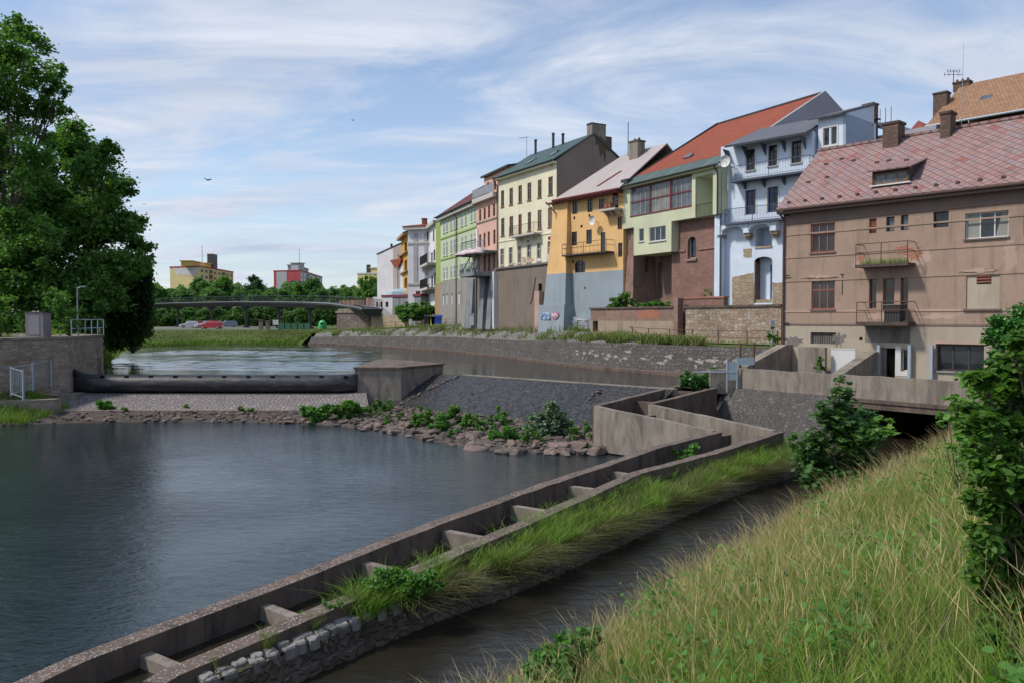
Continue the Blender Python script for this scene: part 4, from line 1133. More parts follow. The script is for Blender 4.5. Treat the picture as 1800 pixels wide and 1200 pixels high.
    s0, s1, h0, h1 = low['door']; mb = MB(); F.box(mb, s0, s0 + .22, h0, h1, -.25, -.1, 0); F.box(mb, s0 + .22, s1, h0, h1, -.25, -.2, 1); mb.build('doorway', [M['concrete_grey'], M['black']], root)
    window(root, F, low['sw'], 'wood_white', 'glass', 1, None, rev=.25, fw=.05)
    s0, s1, h0, h1 = low['sw']; mb = MB(); F.box(mb, s0 - .28, s0 - .01, h0 - .25, h1 + .15, .0, .012); F.box(mb, s1 + .01, s1 + .12, h0 - .25, h1 + .15, .0, .012); F.box(mb, s0 - .012, s1 + .012, h0 - .25, h0 - .01, 0, .012); mb.build('fresh_plaster_surround', M['white_plaster'], root)
    window(root, F, low['bw'], 'wood_dark', 'glass', 3, None, rev=.25, fw=.09, sill='steel')
    s0, s1, h0, h1 = low['bw']; mb = MB(); F.box(mb, s0 - .14, s0 - .01, h0 - .1, h1 + .1, 0, .015); F.box(mb, s0 - .012, s1 + .1, h1 + .01, h1 + .12, 0, .015); mb.build('pale_surround', M['pink_peel'], root)
    mb = MB(); r = F.R(1521, 571, 1600, 603); F.box(mb, r[0], r[1], r[2], hb - .13, .0, .006)
    mb.build('dark_panel', M['concrete_grey'], root)  # thin darker grey rectangle on the wall below the lower balcony
    # balconies
    rb = F.R(1506.7, 431, 1602, 462, .5); b1 = balcony(root, F, rb[0] + .1, rb[1], rb[2], .95, 1.05, 'concrete_dark', 'rust', .15, nrail=2, bars=False)
    b1['label'] = 'upper balcony with grass growing on its slab'
    rg = random.Random(2); N = 500; c = np.array([F(rg.uniform(rb[0] + .3, rb[1] - .1), rb[2], rg.uniform(.3, .9)) for _ in range(N)])
    blades('balcony_weeds', c, .12, .38, .012, M['grass_green'], b1, 3)
    rb = F.R(1508, 537, 1602, 566, .5); b2 = balcony(root, F, rb[0] + .1, rb[1], rb[2], .95, 1.0, 'concrete_dark', 'rust', .18, nrail=2, bars=False)
    patch(root, F, F.px(1607, 447)[0], F.px(1607, 447)[1], .55, .40, 3, 'brick_pale', .012, 'exposed_brick', 30, .6)
    patch(root, F, F.px(1585, 440)[0], F.px(1585, 440)[1], .5, .26, 31, 'brick_pale', .010, 'exposed_brick', 30, .6)
    patch(root, F, F.px(1613, 455)[0], F.px(1613, 455)[1], .72, .62, 4, 'pink_peel', .004, 'peeled_plaster', 30, .5)
    patch(root, F, F.px(1512, 462)[0], F.px(1512, 462)[1], .42, .62, 5, 'pink_peel', .004, 'peeled_plaster', 30, .5)
    patch(root, F, F.px(1512, 455)[0], F.px(1512, 455)[1], .25, .3, 51, 'brick_pale', .008, 'exposed_brick', 24, .6)
    patch(root, F, F.px(1560, 556)[0], F.px(1560, 556)[1], 1.4, .3, 6, 'pink_peel', .004, 'peeled_plaster', 30, .5)
    patch(root, F, F.px(1775, 450)[0], F.px(1775, 450)[1], .34, 1.0, 7, 'pink_peel', .004, 'peeled_plaster', 36, .6)
    patch(root, F, F.px(1720, 476)[0], F.px(1720, 476)[1], .9, .14, 71, 'pink_peel', .055, 'peeled_plaster', 36, .6)
    patch(root, F, F.px(1660, 556)[0], F.px(1660, 556)[1], 1.6, .22, 72, 'pink_peel', .006, 'peeled_plaster', 36, .7)
    patch(root, F, F.px(1440, 487)[0], F.px(1440, 487)[1], 1.3, .1, 73, 'pink_peel', .055, 'peeled_plaster', 36, .7)
    patch(root, F, F.px(1475, 597)[0], F.px(1475, 597)[1], .5, .5, 74, 'concrete_grey', .004, 'damp_patch', 30, .6)
    patch(root, F, F.px(1395, 600)[0], F.px(1395, 600)[1], .7, .42, 75, 'concrete_grey', .004, 'damp_patch', 30, .6)
    # roof
    se, he = F.px(1363, 368, .5); sr, hr = F.px(1440, 265, -4.25); print('brown roof', se, he, sr, hr)
    s0 = (se + sr) / 2
    mb = MB(); slab(mb, [F(s0, he, .5), F(L, he, .5), F(L, hr, -4.25), F(s0, hr, -4.25)], .14); slab(mb, [F(s0, hr, -4.25), F(L, hr, -4.25), F(L, he, -9.0), F(s0, he, -9.0)], .14)
    F.box(mb, s0, L, hr - .06, hr + .07, -4.40, -4.10)
    rf = mb.build('roof', M['diamond'], root)
    gutter(rf, F, s0, L, he - .10, .55, 'rust_trim', .075)
    mb = MB(); F.box(mb, s0, L, he - .3, he - .17, .05, .46); mb.build('eaves_board', M['fascia'], rf)
    for k, f in enumerate(np.linspace(.3, L - 2, 15)):
        mb = MB(); o_ = .2; hh = he + (hr - he) * (.5 - o_) / 4.75; mb.prism([F(f, hh, o_), F(f, hh + .16, o_ + .02), F(f, hh + .1, o_ - .22), F(f, hh + .02, o_ - .1)], F.d * .16); mb.build('snow_guard', M['rust_trim'], rf)
    rg = random.Random(12)
    for k in range(9):
        f = rg.uniform(.5, 8); g = rg.uniform(.15, .8); o_ = .5 - 4.75 * g; hh = he + (hr - he) * g
        mb = MB(); mb.prism([F(f, hh, o_), F(f + .2, hh, o_), F(f + .2, hh + .12, o_ + .02), F(f, hh + .12, o_ + .02)], F.n * -.2); mb.build('roof_vent', M['rust_trim'], rf)
    # dormer
    pn = (F(0, he, .5), (F(1, he, .5) - F(0, he, .5)).cross(F(0, hr, -4.25) - F(0, he, .5)).normalized())
    def onroof(px, py): r_ = ray(px, py); return r_ * (pn[0].dot(pn[1]) / r_.dot(pn[1]))
    q = onroof(1533, 331.5); od = (q - F.p).dot(F.n); sd0 = (q - F.p).dot(F.d); hd0 = q.z
    sd1 = F.px(1598, 325, od)[0]; hd1 = F.px(1533, 303, od)[1]; sl = (hr - he) / 4.75
    bk = (hd1 + .1 - hd0) / (sl - .33)          # where the shed roof dies into the main slope
    mb = MB(); hole = (sd0 + .1, sd1 - .1, hd0 + .16, hd1 - .14)
    wall_face(mb, F, sd0, sd1, hd0 - .1, hd1, [hole], o=od, rev=.1)
    for s in (sd0, sd1): mb.poly([F(s, hd0 - .05, od), F(s, hd1, od), F(s, hd1 + bk * .33, od - bk), F(s, hd0 + .0, od)])
    dm = mb.build('dormer', M['wood_dark'], rf)
    w = window(dm, F, hole, 'wood_brown', 'glass_sky', 3, None, o=od, rev=.1, fw=.07)
    mb = MB(); slab(mb, [F(sd0 - .18, hd1 + .02, od + .28), F(sd1 + .18, hd1 + .02, od + .28), F(sd1 + .18, hd1 + .1 + bk * .33, od - bk - .1), F(sd0 - .18, hd1 + .1 + bk * .33, od - bk - .1)], .07); mb.build('dormer_roof', M['diamond'], dm)
    mb = MB(); F.box(mb, sd0 - .1, sd1 + .1, hd0 + .06, hd0 + .13, od, od + .12); mb.build('sill', M['white_trim'], dm)
    for (xl, xr, yt, yb, d_) in ((1555, 1590, 222, 256, .9), (1655, 1681, 203, 240, .75)):
        a, ht = F.px(xl, yt, -3.7); b, _ = F.px(xr - 8, yt, -3.7); chimney(rf, F, (a + b) / 2, -3.9, hr - .9, ht, b - a, d_, 'brick_chim', 'concrete_dark')
    # aerial mast on the roof
    a, h0 = F.px(1690, 214, -4.3); h1 = F.px(1692, 76, -4.3)[1]; mb = MB(); mb.tube(F(a, hr - .1, -4.3), F(a + .05, h1, -4.3), .02, .008, 5); mb.build('aerial_mast', M['steel'], rf)
    pipe(root, [F(.02, 5.9, .5), F(.06, 5.6, .1), F(.06, -1.6, .09)], 'rust_trim', .055)
    for py in (380, 485, 568): h = F.px(1380, py)[1]; mb = MB(); mb.tube(F(.06, h, .1), F(.42, h, .1), .03); mb.build('pipe_bracket', M['iron'], root)
    r = F.R(1480.5, 483, 1484, 518); mb = MB(); F.box(mb, r[0], r[0] + .03, r[2], r[3], 0, .03); F.box(mb, r[0] - .1, r[0] + .1, r[3], r[3] + .03, 0, .03); mb.build('wall_cable', M['iron'], root)
    return F
# helper for blades needed early
def blades(name, c, h0, h1, w, mat, parent, seed, lean=.35, kind='stuff', head=0.0, dirb=None, hfac=None):
    r = np.random.default_rng(seed); n = len(c)
    H = r.uniform(h0, h1, n)
    if hfac is not None: H = H * hfac
    th = r.uniform(0, 2 * np.pi, n)
    ld = np.stack([np.cos(th), np.sin(th), np.zeros(n)], 1)
    if dirb is not None: ld = ld + np.array(dirb)
    L = np.abs(r.normal(lean, lean * .5, n))[:, None] * H[:, None]
    ph = r.uniform(0, 2 * np.pi, n); sd = np.stack([np.cos(ph), np.sin(ph), np.zeros(n)], 1)
    if head > 0: lv = [(0, 1.0), (.45, .8), (.78, .55), (.84, head), (1.0, .25)]
    else: lv = [(0, 1.0), (.4, .95), (.75, .6), (1.0, .08)]
    W = w * r.uniform(.7, 1.3, n)[:, None]
    rows = []
    for f, k in lv:
        p = c + ld * L * f ** 2 + np.array([0, 0, 1.0]) * (H[:, None] * (f - .18 * lean * f * f))
        rows.append((p - sd * W * k * .5, p + sd * W * k * .5, f))
    q = []; hh = []
    for a, b in zip(rows[:-1], rows[1:]):
        q.append(np.stack([a[0], a[1], b[1], b[0]], 1)); hh.append(np.tile([a[2], a[2], b[2], b[2]], (n, 1)))
    co = np.concatenate(q, 0).reshape(-1, 3); hv = np.concatenate(hh, 0).ravel()
    rnd = np.tile(r.random(n), len(q))
    o = np_mesh(name, co, 4, mat, parent, rnd, hv)
    if kind: o['kind'] = kind
    return o
FB = brown_house()

# ---------------------------------------------------------------- tan roofed house and other roofs behind
def behind_houses():
    F = Fr(1636, 62, 1990, 62 * 1986 / 2340)
    root = empty('tan_roofed_house', F(0, 0), 'tall house with tan tiled roof behind the reddish diamond roof', 'house')
    se, he = F.px(1628, 222, .5); sr, hr = F.px(1690, 150, -5.0); print('tan roof', se, he, sr, hr); s0 = min(se, sr)
    mb = MB(); F.box(mb, 0, F.L, -1, he - .2, -9, 0); mb.poly([F(0, he - .2, 0), F(0, he - .2, -9), F(0, hr - .2, -5)]); mb.build('wall', plaster('ochre_brown_plaster', (.30, .19, .08)), root)
    mb = MB(); slab(mb, [F(se, he, .6), F(F.L, he, .6), F(F.L, hr, -5), F(sr, hr, -5)], .16); slab(mb, [F(sr, hr, -5), F(F.L, hr, -5), F(F.L, he, -10), F(se, he, -10)], .16); rf = mb.build('roof', M['tan_tile'], root)
    gutter(rf, F, se, F.L, he - .08, .68, 'steel_blue', .09)
    mb = MB(); F.box(mb, se, F.L, he + .02, he + .1, .35, .45); mb.build('snow_rail', M['steel'], rf)
    a, h = F.px(1642, 168, -2.2); chimney(rf, F, a + .5, -2.4, he, h, 1.0, .8)
    a, h = F.px(1678, 150, -5.0); b, _ = F.px(1706, 150, -5.0); chimney(rf, F, (a + b) / 2, -5.0, hr - .5, h, b - a, .7, pots=3)
    a, h = F.px(1723, 181, -2.2); mb = MB(); g = (hr - he) / 5.6
    mb.prism([F(a, h, -2.0), F(a + .8, h, -2.0), F(a + .8, h + g * .55, -2.5), F(a, h + g * .55, -2.5)], F.n * .12 + Vector((0, 0, .12))); mb.build('skylight', M['glass_sky'], rf)
    # TV aerial on the chimney
    a, h = F.px(1676, 145, -5.0); mb = MB(); p = F(a, h, -5); mb.tube(p, p + Vector((0, 0, 1.0)), .03)
    for dz, l in ((.62, .75), (.9, .5)):
        mb.tube(p + Vector((-l, 0, dz)), p + Vector((l, 0, dz)), .02)
        for k in (-1, -.5, .5, 1): mb.tube(p + Vector((l * k, 0, dz - .14)), p + Vector((l * k, 0, dz + .16)), .018)
    mb.build('tv_aerial', M['iron'], rf)
    # dark roofed rear house with tall orange-brown chimney
    F = Fr(1508, 66, 1640, 61); root = empty('rear_house', F(0, 0), 'dark roofed house with tall brown chimney behind the pale blue attic', 'house')
    h1 = F.px(1560, 236)[1]; mb = MB(); F.box(mb, 0, F.L, -1, h1, -8, 0); mb.build('wall', M['gable_grey'], root)
    a, h = F.px(1513, 205, 0); b, hb_ = F.px(1580, 238, 0); mb = MB(); slab(mb, [F(0, h1 + 1.6, .2), F(b, h1, .2), F(b, h1 + .4, -6), F(0, h1 + 2.0, -6)], .2); mb.build('roof', M['grey_roof'], root)
    a, h = F.px(1527, 190); b, _ = F.px(1545, 190); chimney(root, F, (a + b) / 2, .5, h1 - .4, h, b - a, .8, 'brick_chim', 'concrete')
    mb = MB(); c, hh = F.px(1560, 208); mb.obox(F(a - .1, hh - .25, .9), F.d * 1.7, F.n * .8, (0, 0, .06)); 
    for k in range(5): q = F(a + .6 + k * .45, hh - .6, .9); mb.tube(q, q + Vector((0, 0, 1.2)), .025)
    mb.build('scaffold', M['rust'], root)
    F = Fr(1588, 64, 1632, 62.4); root = empty('brick_red_gable_house', F(0, 0), 'small brick red roof slope showing between two chimneys of the brown house', 'house')
    h0 = F.px(1600, 240)[1]; ha = F.px(1593, 219)[1]; hb_ = F.px(1625, 232)[1]; mb = MB(); F.box(mb, 0, F.L, -1, h0, -6, 0); mb.build('wall', M['tan_plaster'], root)
    mb = MB(); slab(mb, [F(0, h0, .2), F(F.L, h0, .2), F(F.L, hb_ + .2, -1.5), F(.2, ha + .5, -1.5)], .15); mb.build('roof', flat('dark_red_sheet', (.24, .07, .055), .8), root)
behind_houses()

# ---------------------------------------------------------------- pale blue house
def blue_house():
    F = Fr(1265, 57.0, 1425, 57.0 * 1740 / 1900); L = F.L
    root = empty('blue_house', F(0, -1.6), 'pale blue house with two iron balconies and arched doorway', 'house')
    he = F.px(1340, 246)[1]
    t = [F.R(1311.3, 264, 1327, 298.6), F.R(1350.3, 256.4, 1366, 291), F.R(1390.8, 248.8, 1408.4, 285.6)]
    d2 = [F.R(1310.2, 335.5, 1328.2, 376.6), F.R(1349.2, 330, 1367.6, 372.3)]
    ar = F.R(1328, 400, 1357, 432); dr = F.R(1326, 452, 1357, 525)
    dr = (dr[0], dr[1], dr[2] - .3, dr[3])
    mb = MB(); wall_face(mb, F, 0, L, -1.6, he, t + d2 + [ar, dr], rev=.2)
    for r in (ar, dr): spandrel(mb, F, r[0], r[1], r[3] - .32, r[3], .30, -.03, -.002)
    shell(mb, F, 0, L, -1.6, he, 9)
    mb.build('wall', M['blue_plaster'], root)
    for r in t: window(root, F, r, 'wood_dark', 'glass', 2, .3, rev=.2, fw=.05, sill='pale_trim', trim='white_trim')
    for r in d2: window(root, F, r, 'wood_blue', 'glass', 2, .25, rev=.2, fw=.07, trim='white_trim', name='balcony_door')
    # deep niches
    mb = MB(); r = ar; F.box(mb, r[0], r[1], r[2], r[3], -1.2, -1.15, 0); mid = r[0] + (r[1] - r[0]) * .62; F.box(mb, mid, r[1], r[2] + .05, r[3], -1.15, -1.0, 1)
    mb.poly([F(r[0], r[2], -.2), F(r[1], r[2], -.2), F(r[1], r[2], -1.2), F(r[0], r[2], -1.2)]); mb.poly([F(r[0], r[2], -.2), F(r[0], r[3], -.2), F(r[0], r[3], -1.2), F(r[0], r[2], -1.2)]); mb.poly([F(r[0], r[3], -.2), F(r[1], r[3], -.2), F(r[1], r[3], -1.2), F(r[0], r[3], -1.2)])
    F.box(mb, r[0] - .02, r[1] + .02, r[2] - .14, r[2] - .004, -.1, .06, 2)
    mb.build('niche', [M['blue_plaster'], M['black'], M['tan_stone']], root)
    mb = MB(); r = dr; F.box(mb, r[0], r[1], r[2], r[3], -.8, -.75, 0); w = r[1] - r[0]
    F.box(mb, r[0] + .003, r[0] + .05, r[2], r[3] - .35, -.75, -.02, 1); F.box(mb, r[0] + w * .62, r[1] - .1, r[2] + .25, r[3] - .55, -.75, -.71, 2)
    F.box(mb, r[0], r[1], r[2], r[2] + .25, -.75, -.1, 3)
    mb.build('doorway', [M['blue_plaster'], M['brick_old'], M['wood_blue'], M['tan_stone']], root)
    # arches and corbels under the lower balcony
    hb = F.px(1340, 389)[1]
    mb = MB(); sA, sB, sC = F.px(1272, 400)[0], F.px(1319, 400)[0], F.px(1366, 400)[0]
    for a, b in ((sA + .1, sB - .15), (sB + .15, sC - .1)):
        spandrel(mb, F, a, b, hb - .75, hb - .14, .5, 0, .62)
    for s in (sA, sB, sC): F.box(mb, s - .22, s + .22, hb - .78, hb - .14, 0, .62); 
    mb.build('corbel_arch', M['blue_plaster'], root)
    for s in (sA, sB, sC): mb = MB(); F.box(mb, s - .24, s + .24, hb - 1.0, hb - .785, 0, .5); F.box(mb, s - .15, s + .15, hb - 1.18, hb - 1.0, 0, .3); mb.build('stone_corbel', M['tan_stone'], root)
    a = F.px(1272, 390, .8)[0]; b = F.px(1376, 386, .8)[0]
    balcony(root, F, a, b, hb, .85, .95, 'iron_blue', 'iron_blue', .14, brackets=0, step=.11)
    hb2 = F.px(1345, 309.5, .9)[1]; a = F.px(1283, 316, .9)[0]; b = F.px(1424, 300, .9)[0]
    balcony(root, F, a, b, hb2, .95, .95, 'iron_blue', 'iron_blue', .12, brackets=4, step=.11)
    # stone patches
    def quadpatch(px, mat, name):
        mb = MB(); pts = []
        rg = random.Random(int(px[0][0]))
        for (x0, y0), (x1, y1) in zip(px, px[1:] + px[:1]):
            for k in range(5): x = x0 + (x1 - x0) * k / 5 + rg.uniform(-.7, .7); y = y0 + (y1 - y0) * k / 5 + rg.uniform(-.7, .7); s, h = F.px(x, y); pts.append(F(s, h, .03))
        mb.prism(pts, F.n * -.03); mb.build(name, M[mat], root)
    quadpatch([(1287, 488), (1305, 484), (1324, 480), (1325, 540), (1287, 542)], 'tan_stone', 'exposed_stone')
    quadpatch([(1306, 439), (1321, 437), (1321, 452), (1308, 452)], 'tan_stone', 'exposed_stone')
    quadpatch([(1358, 497), (1378, 497), (1378, 545), (1358, 545)], 'tan_stone', 'exposed_stone')
    # projecting left pilaster with pipe
    mb = MB(); sp = F.px(1256, 400, .5)[0]; s2 = F.px(1269, 400, .5)[0]; F.box(mb, sp, s2, -1.6, F.px(1262, 292, .5)[1], -.1, .5); mb.build('pilaster', M['blue_plaster'], root)
    pipe(root, [F(s2 - .1, F.px(1262, 292, .5)[1], .62), F(s2 - .06, F.px(1262, 304, .5)[1], .58), F(s2 - .06, -1.5, .58)], 'iron_blue', .06)
    mb = MB(); c = F(s2 + .4, F.px(1275, 285, .6)[1], .7); rings = []
    for k, rr in enumerate((.0, .25, .42)):
        rings.append([c + F.n * (k * k * .04) + (F.d * math.cos(tt) + Vector((0, 0, 1)) * math.sin(tt)) * max(rr, .01) for tt in [2 * math.pi * j / 14 for j in range(14)]])
    mb.loft(rings); mb.tube(c, c + F.n * .4 - Vector((0, 0, .1)), .015); mb.tube(c, c - F.n * .3 - Vector((0, 0, .3)), .03); mb.tube(c - F.n * .3 - Vector((0, 0, .3)), c - F.n * .3 - Vector((0, 0, 2.0)), .03); mb.build('satellite_dish', M['white_trim'], root)
    # roof over the gallery
    s0, h0 = F.px(1273, 257, 1.0); sr, hr = F.px(1345, 232, -3.2); print('blue roof', s0, h0, sr, hr)
    mb = MB(); slab(mb, [F(s0, h0, 1.0), F(L, h0, 1.0), F(L, h0 + 1.9, -3.5), F(s0 + .3, h0 + 1.9, -3.5)], .14)
    rt, ht_ = F.px(1420, 200, -5); slab(mb, [F(s0 + .3, h0 + 1.9, -3.5), F(L, h0 + 1.9, -3.5), F(L, ht_, -8), F(rt, ht_, -8)], .14); rf = mb.build('roof', M['grey_roof'], root)
    for s in np.linspace(.6, L - .5, 5): mb = MB(); mb.prism([F(s, h0 - .15, .0), F(s, h0 - .15, .8), F(s, h0 - .9, 0)], F.d * .06); mb.build('eaves_bracket', M['iron_blue'], rf)
    # attic box
    G = Fr(1434.6, 52.3, 1483, 50.9); h1 = G.px(1455, 206)[1]; h0 = G.px(1455, 275)[1]
    a = G.R(1446, 225, 1472.4, 254.6); mb = MB(); wall_face(mb, G, 0, G.L, h0 - 3, h1, [(a[0] + .06, (a[0] + a[1]) / 2 - .05, a[2] + .06, a[3] - .06), ((a[0] + a[1]) / 2 + .05, a[1] - .06, a[2] + .06, a[3] - .06)], rev=.12); shell(mb, G, 0, G.L, h0 - 3, h1, 4.2)
    dq = 3.9; 
    mb.prism([G(G.L, h0 - 3, -dq), G(G.L, h0 - 3, 0), G(G.L, h1, 0), G(G.L, G.px(1514, 190, -dq)[1], -dq)], -G.d * .2)
    at = mb.build('attic', M['blue_plaster'], root)
    for (x, y) in ((a[0] + .06, (a[0] + a[1]) / 2 - .05), ((a[0] + a[1]) / 2 + .05, a[1] - .06)): window(at, G, (x, y, a[2] + .06, a[3] - .06), 'wood_white', 'glass', 1, None, rev=.12, fw=.04)
    mb = MB(); G.box(mb, a[0] - .05, a[1] + .05, a[2] - .05, a[2] + .058, 0, .03); G.box(mb, a[0] - .05, a[1] + .05, a[3] - .058, a[3] + .05, 0, .03); G.box(mb, a[0] - .05, a[0] + .058, a[2] + .058, a[3] - .058, 0, .03); G.box(mb, a[1] - .058, a[1] + .05, a[2] + .058, a[3] - .058, 0, .03); mb.build('window_surround', M['white_trim'], at)
    mb = MB(); hq = G.px(1514, 189, -dq)[1]; slab(mb, [G(-.5, h1 + .02, .45), G(G.L - .05, h1 + .02, .45), G(G.L + .12, hq + .12, -dq), G(-.2, hq - .1, -dq)], .13); mb.build('attic_roof', M['grey_roof'], at)
    return F
FBL = blue_house()

# ---------------------------------------------------------------- olive house with red roof
def olive_house():
    F = Fr(1095, 65.7, 1265, 56.0); L = F.L
    root = empty('olive_house', F(0, -1.2), 'pale olive house with orange tiled roof on a dark brick base', 'house')
    hb = 7.43; hm = 5.15; he = 10.85
    sg0, hg1 = F.px(1108, 332.2); sg1, hg0 = F.px(1216, 363.7); _, hg0b = F.px(1112, 378)
    gl = (sg0, sg1, (hg0 + hg0b) / 2, hg1); lg = F.R(1222.5, 311.6, 1252.8, 378.8); lg = (lg[0], lg[1], lg[2], lg[3])
    w = [F.R(1123, 403, 1131.6, 424), F.R(1141, 401, 1170, 422)]
    s1, s2, s3 = F.px(1114, 430)[0], F.px(1180, 430)[0], F.px(1263, 380)[0]
    mb = MB(); wall_face(mb, F, 0, s3, hb, he, [gl, lg], rev=.15); wall_face(mb, F, s1, s2, hm, hb, w, rev=.12)
    shell(mb, F, 0, s3, hb, he, 8, 0, 0); shell(mb, F, s1, s2, hm, hb, 2.2)
    for a, b, h in ((0, s1, hb), (s2, s3, hb), (s1, s2, hm)): mb.poly([F(a, h, 0), F(a, h, -2.2), F(b, h, -2.2), F(b, h, 0)])
    mb.build('wall', M['olive_plaster'], root)
    # glazed gallery
    a, b, c, d = gl; n = 3; ww = (b - a) / n
    for k in range(n): window(root, F, (a + k * ww + .02, a + (k + 1) * ww - .02, c, d), 'pale_trim', 'glass_sky' if k != 1 else 'glass_curtain', 4, .52, rev=.15, fw=.035, name='gallery_window')
    mb = MB()
    for k in range(1, n): F.box(mb, a + k * ww - .05, a + k * ww + .05, c, d, -.16, -.03)
    F.box(mb, a, b, d - .05, d + .03, -.05, .02); F.box(mb, a, b, c - .06, c + .02, -.1, .05); F.box(mb, a, b, (c + d) / 2 - .035, (c + d) / 2 + .035, -.16, -.05); mb.build('gallery_frame', M['red_trim'], root)
    # loggia
    a, b, c, d = lg; mb = MB(); F.box(mb, a, b, c, d, -1.9, -1.85, 0); mb.poly([F(a, c, -.1), F(b, c, -.1), F(b, c, -1.9), F(a, c, -1.9)]); mb.poly([F(a, d, -.1), F(b, d, -.1), F(b, d, -1.9), F(a, d, -1.9)])
    for s in (a, b): mb.poly([F(s, c, -.1), F(s, d, -.1), F(s, d, -1.9), F(s, c, -1.9)])
    lo = mb.build('loggia', M['olive_plaster'], root)
    mb = MB()
    for k in range(15): s = a + (b - a) * k / 14; mb.tube(F(s, c, -.06), F(s, c + .95, -.06), .012, n=4)
    mb.tube(F(a, c + .95, -.06), F(b, c + .95, -.06), .025); mb.tube(F(a, c + .1, -.06), F(b, c + .1, -.06), .015); mb.build('railing', M['iron'], lo)
    window(root, F, w[0], 'wood_white', 'glass', 1, None, rev=.12, fw=.05, sill='white_trim'); window(root, F, w[1], 'wood_white', 'glass', 3, None, rev=.12, fw=.06, sill='white_trim')
    # brick base
    aw = F.R(1209, 417, 1223.6, 454, -.7); mb = MB(); sB2, sB3 = F.px(1181, 430, -.7)[0], F.px(1264, 430, -.7)[0]
    wall_face(mb, F, sB2, sB3 + .3, -1.4, hb, [aw], o=-.7, rev=.3); spandrel(mb, F, aw[0], aw[1], aw[3] - .4, aw[3], .38, -.74, -.702)
    mb.poly([F(sB2, -1.4, -2.8), F(sB2, -1.4, -.7), F(sB2, hb, -.7), F(sB2, hb, -2.8)])
    for k in range(3): pass
    mb.build('brick_base', M['brick_red'], root)
    window(root, F, aw, 'pale_trim', 'glass', 1, None, o=-.7, rev=.3, fw=.07)
    mb = MB(); hs = F.px(1230, 436, -.7)[1]; F.box(mb, sB2, aw[0] - .25, hs - .16, hs + .02, -.7, -.62); F.box(mb, aw[1] + .25, sB3 + .25, hs - .16, hs + .02, -.7, -.62); F.box(mb, aw[0] - .12, aw[1] + .12, aw[2] - .2, aw[2] - .01, -.7, -.58); mb.build('string_course', M['brick_old'], root)
    mb = MB(); sl0, sl1 = F.px(1095, 430, -.4)[0], F.px(1114, 430, -.4)[0]; hl = F.px(1105, 449, -.4)[1]
    nw = F.R(1105, 408, 1109, 424, -.4); wall_face(mb, F, sl0 - .05, sl1, hl, hb, [nw], o=-.4, rev=.15); mb.poly([F(sl1, hl, -2.8), F(sl1, hl, -.4), F(sl1, hb, -.4), F(sl1, hb, -2.8)])
    rings = [[F(sl0 - .3, -1.4, .1), F(sl1 + .5, -1.4, .1), F(sl1 + .5, -1.4, -2.8), F(sl0 - .3, -1.4, -2.8)], [F(sl0 - .1, hl, -.34), F(sl1 + .05, hl, -.34), F(sl1 + .05, hl, -2.8), F(sl0 - .1, hl, -2.8)]]
    mb.loft(rings, 0, True, True); mb.build('brick_buttress', M['brick_old'], root)
    window(root, F, nw, 'wood_white', 'glass_curtain', 1, None, o=-.4, rev=.15, fw=.04)
    mb = MB(); ni = F.R(1156, 460, 1165, 524, -2.6); wall_face(mb, F, sl1, sB2 + .2, -1.4, hm + .3, [ni], o=-2.6, rev=.3); F.box(mb, ni[0], ni[1], ni[2], ni[3], -2.95, -2.9, 1); spandrel(mb, F, ni[0], ni[1], ni[3] - .45, ni[3], .42, -2.64, -2.602)
    mb.build('recess_wall', [M['brick_old'], M['concrete_grey']], root)
    mb = MB(); pp = F.px(1134, 480, -1.6)[0]; F.box(mb, pp - .16, pp + .16, -1.4, hm, -1.75, -1.45); mb.build('support_post', M['rust'], root)
    mb = MB(); F.box(mb, F.px(1124, 500, -1.8)[0] - .2, F.px(1133, 500, -1.8)[0], -1.4, 1.4, -2.5, -1.8); mb.build('wooden_door', M['wood_red'], root)
    # roofs
    mb = MB(); slab(mb, [F(-.1, he + .02, .35), F(s3 + .1, he + .02, .35), F(s3 + .1, he + 1.0, -1.2), F(-.1, he + 1.0, -1.2)], .12); mb.build('metal_eave', M['copper_roof'], root)
    mb = MB(); F.box(mb, -.1, s3 + .1, he - .2, he - .02, .0, .3); mb.build('eaves_board', M['olive_trim'], root)
    gutter(root, F, -.1, s3 + .1, he - .02, .42, 'dark_trim', .07)
    mb = MB(); F.box(mb, -.25, .6, he + .0, he + .62, -1.0, .1); mb.build('parapet', M['dark_trim'], root)
    sr, hr = F.px(1263, 212, -10.3); sq, hq = F.px(1425, 178, -10.3); print('olive ridge', sr, hr, sq, hq, L)
    hr = (hr + hq) / 2; sE = max(s3 + .2, sq)
    mb = MB(); slab(mb, [F(0, he + .98, -1.15), F(sE, he + .98, -1.15), F(sE, hr, -10.3), F(0, hr, -10.3)], .2); slab(mb, [F(0, hr, -10.3), F(sE, hr, -10.3), F(sE, he + .9, -19.5), F(0, he + .9, -19.5)], .2)
    rf = mb.build('roof', M['red_tile'], root)
    mb = MB(); mb.prism([F(sE, 3, -1.15), F(sE, he + .98, -1.1), F(sE, hr + .12, -10.3), F(sE, he + .9, -19.5), F(sE, 3, -19.5)], F.d * .3); mb.build('gable_wall', M['gable_grey'], root)
    mb = MB(); mb.prism([F(-.12, he + 1.02, -1.1), F(-.12, hr + .16, -10.3), F(-.12, hr - .2, -10.3), F(-.12, he + .7, -1.1)], F.d * .2); F.box(mb, 0, sE, hr - .03, hr + .1, -10.42, -10.18); mb.build('verge', M['dark_trim'], rf)
    a, h = F.px(1208, 290, -2.4); g = (hr - he - .98) / 9.15; hh = he + .98 + g * 1.2
    mb = MB(); mb.prism([F(a - .35, hh, -2.35), F(a + .35, hh, -2.35), F(a + .35, hh + .35, -2.8), F(a - .35, hh + .35, -2.8)], F.n * .08 + Vector((0, 0, .1))); mb.build('skylight', M['glass_sky'], rf)
